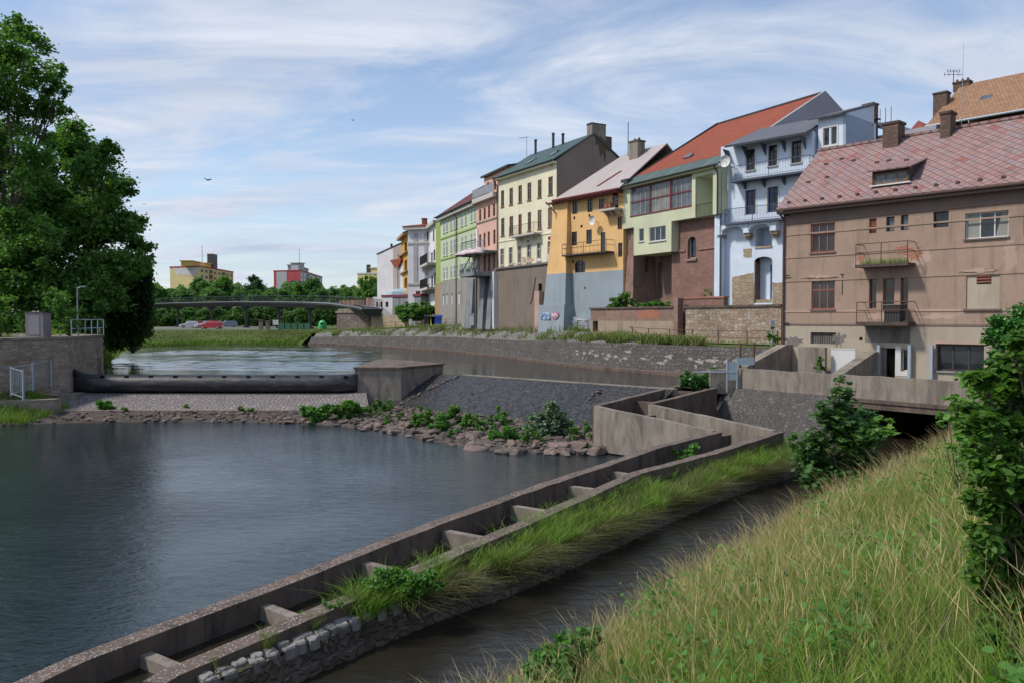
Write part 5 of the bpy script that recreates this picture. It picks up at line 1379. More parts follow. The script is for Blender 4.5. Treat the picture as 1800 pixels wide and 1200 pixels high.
    pipe(root, [F(s3 - .15, he - .1, .35), F(s3 - .05, he - .5, .08), F(s3 - .05, 7.2, .08)], 'dark_trim', .05)
olive_house()
# ---------------------------------------------------------------- orange-yellow house
def yellow_house():
    F = Fr(970, 73.0, 1095, 65.7); L = F.L
    root = empty('yellow_house', F(0, -.8), 'orange yellow house with pale hipped roof and blue grey base', 'house')
    he = F.px(1032, 344)[1]; hb = F.px(1030, 479)[1]
    Wd = [F.R(1006.7, 355.8, 1015, 375.8), F.R(1032.5, 351.7, 1041.7, 372.5), F.R(1053, 349, 1062.5, 366.7), F.R(1076.7, 340, 1086.7, 366), F.R(1005, 408.4, 1014.2, 431.4), F.R(1030.7, 404.8, 1040.3, 428.6), F.R(1056, 409.3, 1064, 442), F.R(1085.7, 381.8, 1093.5, 403), F.R(1086.6, 427.7, 1094, 451.5)]
    aw = F.R(1010.5, 458, 1028.5, 479)
    sm = [F.R(1008, 381, 1011, 386), F.R(1034.5, 377, 1037.5, 382), F.R(1020.5, 396, 1024, 400.5), F.R(1005.5, 458, 1009, 462.5)]
    mb = MB(); wall_face(mb, F, 0, L, hb, he, Wd + [aw] + sm, rev=.09, mat=0); spandrel(mb, F, aw[0], aw[1], aw[3] - .35, aw[3], .34, -.04, -.002)
    wall_face(mb, F, 0, L, -1.2, hb, [F.R(1027, 505, 1029.5, 508.5)], rev=.09, mat=1); shell(mb, F, 0, L, -1.2, he, 9)
    mb.build('wall', [M['yellow_plaster'], M['steel_plaster']], root)
    for i, r in enumerate(Wd): window(root, F, r, 'wood_dark', 'glass', 2 if i not in (3, 6) else 1, .3, rev=.09, fw=.05, name='balcony_door' if i in (3, 6) else 'window')
    window(root, F, aw, 'wood_dark', 'glass', 3, .35, rev=.09, fw=.06)
    for r in sm + [F.R(1027, 505, 1029.5, 508.5)]:
        mb = MB(); F.box(mb, r[0], r[1], r[2], r[3], -.09, -.06); mb.build('vent_hole', M['black'], root)
    # battered corner pilaster
    def ring(h, a, b, o): return [F(a, h, 0 - .3), F(a, h, o), F(b, h, o), F(b, h, -.3)]
    st, sb0, sb1 = F.px(974, 352, .3)[0], F.px(950, 571, 1.0)[0], F.px(992, 571, 1.0)[0]; s_t1 = F.px(997, 352, .3)[0]
    f = (hb + 1.2) / (he + 1.2); am = sb0 + (st - sb0) * f; bm = sb1 + (s_t1 - sb1) * f; om = 1.0 + (.25 - 1.0) * f
    mb = MB(); mb.loft([ring(hb, am, bm, om), ring(he, st, s_t1, .25)], 0, True, False); mb.loft([ring(-1.2, sb0, sb1, 1.0), ring(hb, am, bm, om)], 1, True, False); mb.build('corner_pilaster', [M['yellow_plaster'], M['steel_plaster']], root)
    hp = F.px(975, 536, 1.0)[1]; mb = MB(); mb.loft([ring(-1.2, sb0 - .1, sb1 + .12, 1.22), ring(hp, sb0 - .1, sb1 + .12, 1.1)], 0, True, True); F.box(mb, sb1 + .12, L + .0, -1.2, F.px(1040, 557, .3)[1], .0, .35); mb.build('plinth', M['steel_plaster'], root)
    # graffiti tags on the plinth
    rg = random.Random(31)
    def strokes(cx, cy, w, h, col, name, n, o):
        mb = MB()
        for k in range(n):
            p = [(cx + w * (k / n - .5) + rg.uniform(-.06, .06) * w, cy + rg.choice([-.5, .5]) * h)]
            for j in range(4): p.append((cx + w * (k / n - .5) + rg.uniform(-.2, .25) * w, cy + rg.uniform(-.5, .5) * h))
            pp = []
            for (a, b) in p: s, z = F.px(a, b, o); pp.append(F(s, z, o))
            mb.path(pp, .045, 4)
        mb.build(name, flat(name + '_paint', col, .6, var=.05), root)
    def bub(pxs, col, name, o):
        mb = MB(); pts = []
        for (a, b) in pxs: s, z = F.px(a, b, o); pts.append(F(s, z, o))
        mb.prism(pts, F.n * -.02); mb.build(name, flat(name + '_paint', col, .6, var=.05), root)
    bub([(952, 552), (956, 549), (965, 550), (966, 556), (964, 562), (954, 562), (951, 558)], (.40, .50, .62), 'graffiti_tag', 1.235)
    strokes(959, 556, 13, 10, (.20, .30, .52), 'graffiti_outline', 6, 1.24)
    bub([(969, 553), (972, 549), (981, 549), (982, 555), (979, 560), (975, 562), (970, 559)], (.50, .17, .28), 'graffiti_pink', 1.24)
    strokes(975.5, 555, 9, 7, (.70, .66, .70), 'graffiti_letters', 4, 1.26)
    strokes(1012, 563, 40, 8, (.46, .46, .50), 'graffiti_scrawl', 9, .36)
    hbk = F.px(1020, 446, .8)[1]; a = F.px(988, 447, .9)[0]; b = F.px(1066, 444, .9)[0]
    balcony(root, F, a, b, hbk, .95, .95, 'wood_dark', 'rust', .12, step=.5, nrail=2)
    a = F.px(1052, 368, .9)[0]; hb2 = F.px(1072, 366, .9)[1]; balcony(root, F, a, L - .05, hb2, .9, .9, 'pale_trim', 'rust', .16, step=.4, nrail=2, brackets=3)
    mb = MB(); r = F.R(1066, 353, 1073, 364, .5); F.box(mb, r[0], r[1] + .3, hb2, hb2 + .45, .4, .8); mb.build('planter', M['wood_red'], root)
    c = F(*F.px(1043, 388, .5), .5); mb = MB(); rings = []
    for k, rr in enumerate((.01, .25, .40)): rings.append([c + F.n * (k * k * .04) + (F.d * math.cos(tt) + Vector((0, 0, 1)) * math.sin(tt)) * rr for tt in [2 * math.pi * j / 14 for j in range(14)]])
    mb.loft(rings); mb.tube(c, c - F.n * .5 - Vector((0, 0, .1)), .03); mb.tube(c, c + F.n * .35, .015); mb.build('satellite_dish', M['white_trim'], root)
    pipe(root, [F(.2, he - .1, .9), F(1.0, he - 1.2, .35), F(1.02, he - 2, .3)], 'dark_trim', .05)
    pipe(root, [F(-1.35, hb - .2, .8), F(-1.6, hp + .3, 1.1), F(-1.9, hp + .1, 1.1)], 'rust_trim', .06)
    # hipped roof
    s0, h0 = F.px(971, 353, .8); sa, ha = F.px(1103, 268, -5.0); sb, hb_ = F.px(1172, 271, -5.0); print('yellow roof', s0, h0, sa, ha, sb, hb_)
    sE = L + .2; hr = ha
    mb = MB(); slab(mb, [F(s0, h0, .8), F(sE, h0, .8), F(sE, hr, -5), F(sa, hr, -5)], .1); slab(mb, [F(s0, h0, .8), F(sa, hr, -5), F(s0, h0, -10.8)], .1); slab(mb, [F(sE, hr, -5), F(sa, hr, -5), F(s0, h0, -10.8), F(sE, h0, -10.8)], .1)
    rf = mb.build('roof', M['pale_roof'], root)
    mb = MB(); mb.tube(F(s0, h0 - .03, .83), F(sE, h0 - .03, .83), .10); mb.tube(F(s0, h0 - .03, .83), F(s0, h0 - .03, -10), .10); F.box(mb, 0, L, h0 - .22, h0 - .12, .0, .75); mb.build('gutter', M['red_trim'], rf)
    a, h1 = F.px(1108, 252, -3.6); b, _ = F.px(1123, 252, -3.6); chimney(rf, F, (a + b) / 2, -3.9, hr - 1.6, h1, b - a, .9, 'concrete_pale', 'concrete', 2)
    mb = MB(); g = (hr - h0) / 5.8; mb.prism([F(F.px(1047, 333)[0], h0 + g * .9, -.1), F(F.px(1047, 333)[0] + .28, h0 + g * .9, -.1), F(F.px(1062, 312)[0] + .3, h0 + g * 2.6, -1.8), F(F.px(1062, 312)[0], h0 + g * 2.6, -1.8)], Vector((0, 0, .07))); mb.build('roof_strip', M['red_trim'], rf)
    p = F(F.px(1104, 285, -4.2)[0], hr - .6, -4.2); mb = MB(); mb.tube(p, p + Vector((0, 0, 3.0)), .05); mb.build('vent_pipe', M['steel'], rf)
yellow_house()

# ---------------------------------------------------------------- cream house
def cream_house():
    F = Fr(875, 83.0, 978, 73.3); L = F.L
    root = empty('cream_house', F(0, -.8), 'tall cream house with brown windows, green sheet roof and grey rendered base', 'house')
    he = F.px(925, 298)[1]; hb = F.px(919, 469.5)[1]
    X = lambda z, x0, y0, l: [(x0 + a / z, y0 + b / z, x0 + c / z, y0 + d / z) for a, b, c, d in l]
    r1 = X(6, 840, 200, [(243, 812, 277, 977), (333, 787, 370, 955), (427, 762, 465, 935), (523, 737, 563, 908), (632, 707, 672, 883), (743, 677, 790, 858)])
    r2 = X(5.453, 840, 380, [(222, 18, 255, 180), (303, 3, 338, 165), (388, -13, 420, 185), (478, -30, 510, 165), (573, -50, 610, 118), (672, -72, 715, 103)])
    r3 = X(5.453, 840, 380, [(217, 315, 250, 470), (298, 303, 333, 458), (382, 290, 417, 447), (472, 277, 510, 437), (567, 263, 605, 432), (670, 250, 710, 420)])
    A, B, C = [[F.R(*q) for q in r] for r in (r1, r2, r3)]
    def even(rs):
        h0 = sum(r[2] for r in rs) / len(rs); h1 = sum(r[3] for r in rs) / len(rs); return [(r[0], r[1], h0, h1) for r in rs]
    dr = B[2]; A = even(A); C = even(C); B = even([B[0], B[1], B[3], B[4], B[5]]); dr = (dr[0], dr[1], B[0][2] - .35, B[0][3])
    # regular spacing so that the bays line up vertically
    mb = MB(); vents = [F.R(882 + k * 17.6 - 1.2, 314 - k * 4.75 - 1.5, 882 + k * 17.6 + 1.2, 314 - k * 4.75 + 1.8) for k in range(6)]
    wall_face(mb, F, 0, L, hb, he, A + B + [dr] + C + vents, rev=.10, mat=0); wall_face(mb, F, 0, L, -1, hb, [], o=.25, mat=1); mb.poly([F(0, hb, 0), F(L, hb, 0), F(L, hb, .25), F(0, hb, .25)], 1)
    mb.poly([F(L, -1, 0), F(L, -1, -8.2), F(L, he, -8.2), F(L, he, 0)], 2); mb.poly([F(0, -1, -8.2), F(0, -1, .25), F(0, he, 0), F(0, he, -8.2)], 0); mb.poly([F(L, -1, -8.2), F(0, -1, -8.2), F(0, he, -8.2), F(L, he, -8.2)], 0)
    mb.poly([F(L, -1, .25), F(L, -1, 0), F(L, hb, 0), F(L, hb, .25)], 1)
    sr, hr = F.px(1040, 237, -4.1); print('cream ridge', sr, hr, he, L)
    mb.poly([F(L, he, 0), F(L, he, -8.2), F(L, hr, -4.1)], 2); mb.poly([F(0, he, 0), F(0, he, -8.2), F(0, hr, -4.1)], 0)
    mb.build('wall', [M['cream_plaster'], M['mud_plaster'], M['taupe_plaster']], root)
    for i, r in enumerate(A): window(root, F, r, 'wood_brown', 'glass', 2, .3, rev=.10, fw=.085, sill='wood_brown')
    for i, r in enumerate(B): window(root, F, r, 'wood_brown', 'glass_sky' if i > 2 else 'glass', 2, .3, rev=.10, fw=.085, sill='wood_brown')
    window(root, F, dr, 'wood_red', 'glass', 2, .22, rev=.10, fw=.07, name='balcony_door')
    for i, r in enumerate(C): window(root, F, r, 'pale_trim', 'glass', 2, .34, rev=.10, fw=.06, sill='pale_trim', trim='cream_plaster')
    for v in vents: mb = MB(); F.box(mb, v[0], v[1], v[2], v[3], -.1, -.07); mb.build('attic_vent', M['wood_dark'], root)
    hs = F.px(950, 412)[1]; mb = MB(); F.box(mb, 0, L, hs - .12, hs, 0, .06); mb.build('string_course', M['cream_plaster'], root)
    mb = MB(); F.box(mb, 0, L, hb - .02, hb + .16, .0, .42); mb.build('ledge', M['concrete_grey'], root)
    hbk = dr[2]; a = F.px(895, 417, .8)[0]; b = F.px(939, 414, .8)[0]; balcony(root, F, a, b, hbk, .85, .95, 'pale_trim', 'rust', .16, step=.16, brackets=2)
    for r in (F.R(926.5, 423, 930, 426.5), F.R(963.5, 416.5, 968.5, 421.5)): mb = MB(); F.box(mb, r[0], r[1], r[2], r[3], 0, .02); mb.build('wall_vent', M['red_trim'], root)
    for k, (x, y, rx, ry) in enumerate(((925, 458, 1.6, .5), (948, 459, .9, .45), (900, 465, 1.0, .35), (962, 455, .5, .5))): patch(root, F, *F.px(x, y), rx, ry, 90 + k, 'pink_peel' if k % 2 == 0 else 'white_plaster', .006, 'flaking_plaster', 30, .7)
    # roof
    mb = MB(); slab(mb, [F(-.2, he - .02, .5), F(L + .12, he - .02, .5), F(L + .12, hr + .1, -4.1), F(-.2, hr + .1, -4.1)], .12); slab(mb, [F(-.2, hr + .1, -4.1), F(L + .12, hr + .1, -4.1), F(L + .12, he, -8.6), F(-.2, he, -8.6)], .12); rf = mb.build('roof', M['green_roof'], root)
    gutter(rf, F, -.2, L, he - .05, .56, 'green_roof', .07); mb = MB(); F.box(mb, 0, L, he - .3, he - .14, 0, .42); mb.build('cornice', M['cream_plaster'], rf)
    a, h1 = F.px(1039, 219, -4.1); b, _ = F.px(1060, 219, -5.0)
    G = lambda o0, o1, h0, h1, mat, nm: (lambda mb: (mb.obox(F(L - .9, h0, o0), F.d * .85, F.n * (o1 - o0), (0, 0, h1 - h0)), mb.build(nm, M[mat], rf)))(MB())
    G(-5.6, -4.0, hr - .8, h1, 'concrete_pale', 'chimney'); G(-6.3, -5.63, hr - 1.2, h1 - 1.0, 'concrete_dark', 'chimney'); G(-5.66, -3.94, h1, h1 + .12, 'dark_trim', 'chimney_cap')
    mb = MB(); mb.prism([F(L + .012, h, o) for o, h in ((-4.3, hr - .1), (-5.0, hr - .2), (-6.0, hr - .9), (-6.0, hr - 1.5), (-5.6, hr - 1.3), (-5.5, hr - 2.6), (-5.2, hr - 1.6), (-4.9, hr - 2.1), (-4.7, hr - .9), (-4.4, hr - 1.0))], F.d * .01); mb.build('soot_stain', flat('soot', (.10, .08, .045), .95, var=.3), root)
    g = (hr - he) / 4.6
    for (x, y) in ((926, 283), (967, 271)): 
        s = F.px(x, y, -.8)[0]; mb = MB(); h = he + g * 1.3; mb.prism([F(s - .4, h, -.8), F(s + .4, h, -.8), F(s + .4, h + g * .9, -1.7), F(s - .4, h + g * .9, -1.7)], Vector((0, 0, .12))); mb.build('skylight', M['glass'], rf)
    for (x, y, hh) in ((940, 268, 1.2), (971, 262, 1.2), (988, 257, .8)):
        s = F.px(x, y, -3.6)[0]; mb = MB(); p = F(s, hr - .4, -3.7); mb.tube(p, p + Vector((0, 0, hh + .4)), .13); mb.tube(p + Vector((0, 0, hh + .4)), p + Vector((0, 0, hh + .55)), .2, .12); mb.build('vent_pipe', M['dark_trim'], rf)
    s = F.px(923, 280, -3.6)[0]; p = F(s, hr - .2, -3.8); mb = MB(); mb.tube(p, p + Vector((0, 0, 2.2)), .03); mb.tube(p + Vector((-.8, .1, 2.1)), p + Vector((.2, 0, 2.2)), .03); mb.build('tv_aerial', M['steel'], rf)
    pipe(root, [F(-.15, he - .1, .5), F(.1, he - .8, .12), F(.1, hb, .1)], 'dark_trim', .06); pipe(root, [F(.05, hb, .4), F(.0, -.6, .4)], 'steel_blue', .07)
    # pinkish buttress with arched hole beside the yellow house
    mb = MB(); a = F.px(945, 520, .7)[0]; F.box(mb, a - .5, a + .35, -1, F.px(945, 512, .7)[1], .25, .75); mb.build('buttress', M['pink_peel'], root)
    r = F.R(946, 499, 952, 511, .3); mb = MB(); F.box(mb, r[0], r[1], r[2], r[3], .2, .27); mb.build('arched_hole', M['black'], root)
cream_house()

# ---------------------------------------------------------------- salmon pink house with terraces
def pink_house():
    F = Fr(838, 88.7, 875, 83.0); L = F.L
    root = empty('pink_house', F(0, -.8), 'salmon pink house with stacked balconies on grey concrete piers', 'house')
    he = 13.25; Z7 = lambda a, b, c, d: (640 + a / 6.923, 280 + b / 6.923, 640 + c / 6.923, 280 + d / 6.923); Z8 = lambda a, b, c, d: (640 + a / 6.665, 420 + b / 6.665, 640 + c / 6.665, 420 + d / 6.665)
    r1 = [F.R(*Z7(*q)) for q in ((1400, 620, 1425, 750), (1455, 597, 1480, 730), (1508, 573, 1533, 710), (1568, 548, 1595, 690))]
    r2 = [F.R(*Z7(*q)) for q in ((1400, 920, 1425, 1085), (1453, 903, 1478, 1070), (1505, 885, 1530, 1055), (1572, 862, 1598, 1030))]
    r3 = [(r[0], r[1], 5.15, 7.2) for r in r1[1:]]
    ht = 4.95
    mb = MB(); wall_face(mb, F, 0, L, ht, he, r1 + r2 + r3, rev=.10); shell(mb, F, 0, L, ht, he, 8); mb.build('wall', M['pink_plaster'], root)
    for r in r1 + r2: window(root, F, r, 'wood_brown', 'glass', 2, .3, rev=.10, fw=.06)
    for r in r3: window(root, F, r, 'wood_brown', 'glass_sky', 2, .25, rev=.10, fw=.07, name='balcony_door')
    mb = MB(); F.box(mb, -.1, L, he - .5, he - .02, 0, .55); mb.build('cornice', M['pale_trim'], root)
    h = F.px(857, 388)[1]; mb = MB(); F.box(mb, 0, L, h - .1, h + .06, 0, .06); mb.build('string_course', M['concrete_grey'], root)
    mb = MB(); F.box(mb, -.02, .55, ht, 10.0, .01, .12); mb.build('grey_pilaster', M['pale_plaster'], root)
    # set-back top storey
    t0 = F.px(851, 320, -1.4)[0]; t1 = L + .0; hh = F.px(851, 311, -1.4)[1]; w = [F.R(*Z7(*q), -1.4) for q in ((1493, 290, 1520, 400), (1578, 250, 1605, 370))]
    mb = MB(); wall_face(mb, F, t0, t1, he, hh, w, o=-1.4, rev=.15); shell(mb, F, t0, t1, he, hh, 8, -1.4); mb.build('top_storey', M['pink_plaster'], root)
    for r in w: window(root, F, r, 'wood_brown', 'glass', 1, .3, o=-1.4, rev=.15)
    mb = MB(); slab(mb, [F(t0 - .2, hh, -1.0), F(t1 + .1, hh, -1.0), F(t1 + .1, hh + 1.0, -6), F(t0 - .2, hh + 1.0, -6)], .2); mb.build('roof', M['dark_trim'], root)
    def rail(a, b, h, o, hgt, nm='railing'):
        mb = MB(); n = int((b - a) / .3)
        for k in range(n + 1): s = a + (b - a) * k / n; mb.tube(F(s, h, o), F(s, h + hgt, o), .02, n=4)
        mb.tube(F(a, h + hgt, o), F(b, h + hgt, o), .035); mb.tube(F(a, h + .1, o), F(b, h + .1, o), .03); mb.build(nm, M['steel'], root)
        if o < 1:
            mb = MB(); F.box(mb, a + .03, b - .03, h + .15, h + hgt - .08, o - .02, o - .012); mb.build('screen', flat('rail_screen', (.34, .34, .37), .4), root)
    rail(-.1, L, he, .45, 1.0)
    # middle balcony
    h2 = F.px(850, 441, 1.2)[1]; mb = MB(); F.box(mb, -1.6, L - .1, h2 - .2, h2, 0, 1.4); mb.build('balcony', M['concrete_blue'], root); rail(-1.6, L - .1, h2, 1.36, 1.1)
    # lower terrace
    dp = 2.6; a = F.px(807, 486, dp)[0]; b = L - .1; mb = MB(); F.box(mb, a, b, ht - .4, ht, .05, dp)
    mb.build('terrace_slab', M['concrete_blue'], root); rail(a, b, ht, dp - .05, .95, 'terrace_railing')
    mb = MB()
    for s in (a + .2, a + (b - a) * .5, b - .3): mb.tube(F(s, ht, dp - .2), F(s, h2 - .2, 1.3 if s > -1.6 else dp - .2), .06)
    mb.tube(F(a + .2, 8.2, dp - .2), F(b, 8.2, dp - .2), .05); mb.build('terrace_frame', M['iron'], root)
    # piers below
    mb = MB(); 
    for (x0, x1, o) in ((822, 832, .3), (845, 852, .45), (860, 866, .5)):
        s0, s1 = F.px(x0, 520, o)[0], F.px(x1, 520, o)[0]; rings = [[F(s0 - .3, -1, 0), F(s0 - .3, -1, o + .35), F(s1 + .1, -1, o + .35), F(s1 + .1, -1, 0)], [F(s0, ht - .4, 0), F(s0, ht - .4, o), F(s1, ht - .4, o), F(s1, ht - .4, 0)]]
        mb.loft(rings, 0, True, True)
    mb.build('concrete_pier', M['concrete_blue'], root)
    mb = MB(); F.box(mb, -1.0, L, -1, ht - .4, -.5, -.05); mb.build('recess_wall', M['concrete_grey'], root)
    mb = MB(); F.box(mb, L - .5, L + .4, -1, ht, .0, .6); mb.build('flaking_corner', M['white_plaster'], root)
    return F, ht, dp
FP, PHT, PDP = pink_house()
def parasol(p, label):
    root = empty('parasol', p, label, 'parasol', 'parasols on the terrace of the pink house'); p = Vector(p)
    mb = MB(); mb.tube(p, p + Vector((0, 0, 2.5)), .03); mb.build('pole', M['iron'], root)
    mb = MB(); n = 10; k = p + Vector((0, 0, 2.75))
    r1 = [p + Vector((1.65 * math.cos(t), 1.65 * math.sin(t), 2.1)) for t in [2 * math.pi * j / n for j in range(n)]]; r0 = [k + Vector((.03 * math.cos(t), .03 * math.sin(t), 0)) for t in [2 * math.pi * j / n for j in range(n)]]; r2 = [q - Vector((0, 0, .15)) for q in r1]
    mb.loft([r0, r1, r2]); mb.build('canopy', flat('parasol_cloth', (.62, .52, .54), .8), root)
    mb = MB(); mb.tube(p, p + Vector((0, 0, .1)), .3, n=10); mb.build('base', M['concrete'], root)
sA = FP.px(830, 460, 1.4)[0]; parasol(tuple(FP(sA - .6, PHT, 1.5)), 'left white parasol on the terrace beside the pink house'); parasol(tuple(FP(sA + 1.6, PHT, 1.2)), 'right white parasol nearer the pink wall on the terrace')
for k, ds in enumerate((-1.6, .5, 2.2)):
    p = FP(sA + ds, PHT, 2.0); root = empty('planter', p, ('leftmost', 'middle', 'rightmost')[k] + ' dark planter with small shrub on the pink house terrace', 'planter', 'planters on the terrace')
    mb = MB(); mb.tube(p, p + Vector((0, 0, .4)), .2, .25, 8); mb.build('pot', M['iron'], root)
    r = np.random.default_rng(k); c = np.array(p) + np.array([0, 0, .55]) + r.normal(0, .14, (60, 3)); leafcloud('foliage', c, .10, 'leaf_dark', root, k)

# ---------------------------------------------------------------- green house
def green_house():
    F = Fr(775, 102.7, 838, 88.7); L = F.L
    root = empty('green_house', F(0, -.8), 'apple green house with white windows, maroon roof and mottled grey base', 'house')
    he = 13.1; hb = F.px(802, 491.5)[1]
    Z7 = lambda a, b, c, d: (640 + a / 6.923, 280 + b / 6.923, 640 + c / 6.923, 280 + d / 6.923)
    r1 = [F.R(*Z7(*q)) for q in ((963, 768, 986, 900), (998, 748, 1022, 885), (1050, 722, 1075, 865), (1088, 705, 1112, 853), (1124, 690, 1143, 838), (1180, 660, 1205, 815), (1227, 640, 1252, 800), (1297, 608, 1321, 768), (1339, 590, 1364, 750))]
    H1 = (sum(r[2] for r in r1) / 9, sum(r[3] for r in r1) / 9); r1 = [(a, b, *H1) for a, b, _, _ in r1]
    ha = F.px(640 + 928 / 6.665, 420 + 45 / 6.665)[1]; hbm = F.px(640 + 950 / 6.665, 420 + 203 / 6.665)[1]; r2 = [(a, b, hbm, ha) for a, b, _, _ in r1]
    ha = F.px(640 + 928 / 6.665, 420 + 338 / 6.665)[1]; hbm = F.px(640 + 950 / 6.665, 420 + 485 / 6.665)[1]; r3 = [(a, b, hbm, ha) for a, b, _, _ in r1]
    mb = MB(); wall_face(mb, F, 0, L, hb, he, r1 + r2 + r3, rev=.07, mat=0)
    lw = [F.R(640 + a / 6.665, 420 + b / 6.665, 640 + c / 6.665, 420 + d / 6.665) for a, b, c, d in ((935, 650, 955, 780), (975, 640, 995, 770), (1035, 640, 1055, 770), (1115, 625, 1145, 760))]
    wall_face(mb, F, 0, L, -1, hb, lw, o=.12, rev=.12, mat=1); mb.poly([F(0, hb, 0), F(L, hb, 0), F(L, hb, .12), F(0, hb, .12)], 1); shell(mb, F, 0, L, -1, he, 8.5, 0, 0)
    mb.build('wall', [M['green_plaster'], M['grey_plaster']], root)
    for r in r1 + r2 + r3: window(root, F, r, 'wood_white', 'glass_curtain', 1, .34, rev=.07, fw=.10, sill='green_dark')
    for r in lw: mb = MB(); F.box(mb, r[0], r[1], r[2], r[3], .0, .05, 0); F.box(mb, r[0], (r[0] + r[1]) / 2, r[2], r[3] - .3, .05, .10, 1); mb.build('blind_window', [M['grey_plaster'], M['white_plaster']], root)
    for px, py in ((800, 412), (800, 451)): h = F.px(px, py)[1]; mb = MB(); F.box(mb, 0, L, h - .1, h + .1, 0, .09); mb.build('string_course', M['green_dark'], root)
    mb = MB(); F.box(mb, -.3, L, he - .45, he + .05, 0, .5); mb.build('cornice', M['pale_trim'], root)
    # narrow end pier, green above ochre
    G = Fr(766.5, 104.6, 776.5, 103.0); mb = MB(); G.box(mb, 0, G.L, hb - .2, he - .5, -3, 0, 0); G.box(mb, -.1, G.L + .02, -1, hb - .2, -3, .1, 1); mb.build('end_pier', [M['green_dark'], M['tan_plaster']], root)
    sr, hr = F.px(831, 335.5, -4.3); print('green ridge', sr, hr); hr = max(15.4, min(17, hr))
    mb = MB(); slab(mb, [F(-.8, he + .05, .6), F(L, he + .05, .6), F(L, hr, -4.3), F(4.3, hr, -4.3)], .12); slab(mb, [F(-.8, he + .05, .6), F(4.3, hr, -4.3), F(-.8, he + .05, -9)], .12); slab(mb, [F(4.3, hr, -4.3), F(L, hr, -4.3), F(L, he, -9), F(-.8, he, -9)], .12); rf = mb.build('roof', M['maroon_tile'], root)
    gutter(rf, F, -.8, L, he, .66, 'dark_trim', .08)
    s = F.px(804, 400)[0]; pipe(root, [F(s - .6, he - .05, .6), F(s, he - .9, .15), F(s, -.6, .2)], 'rust_trim', .07)
green_house()

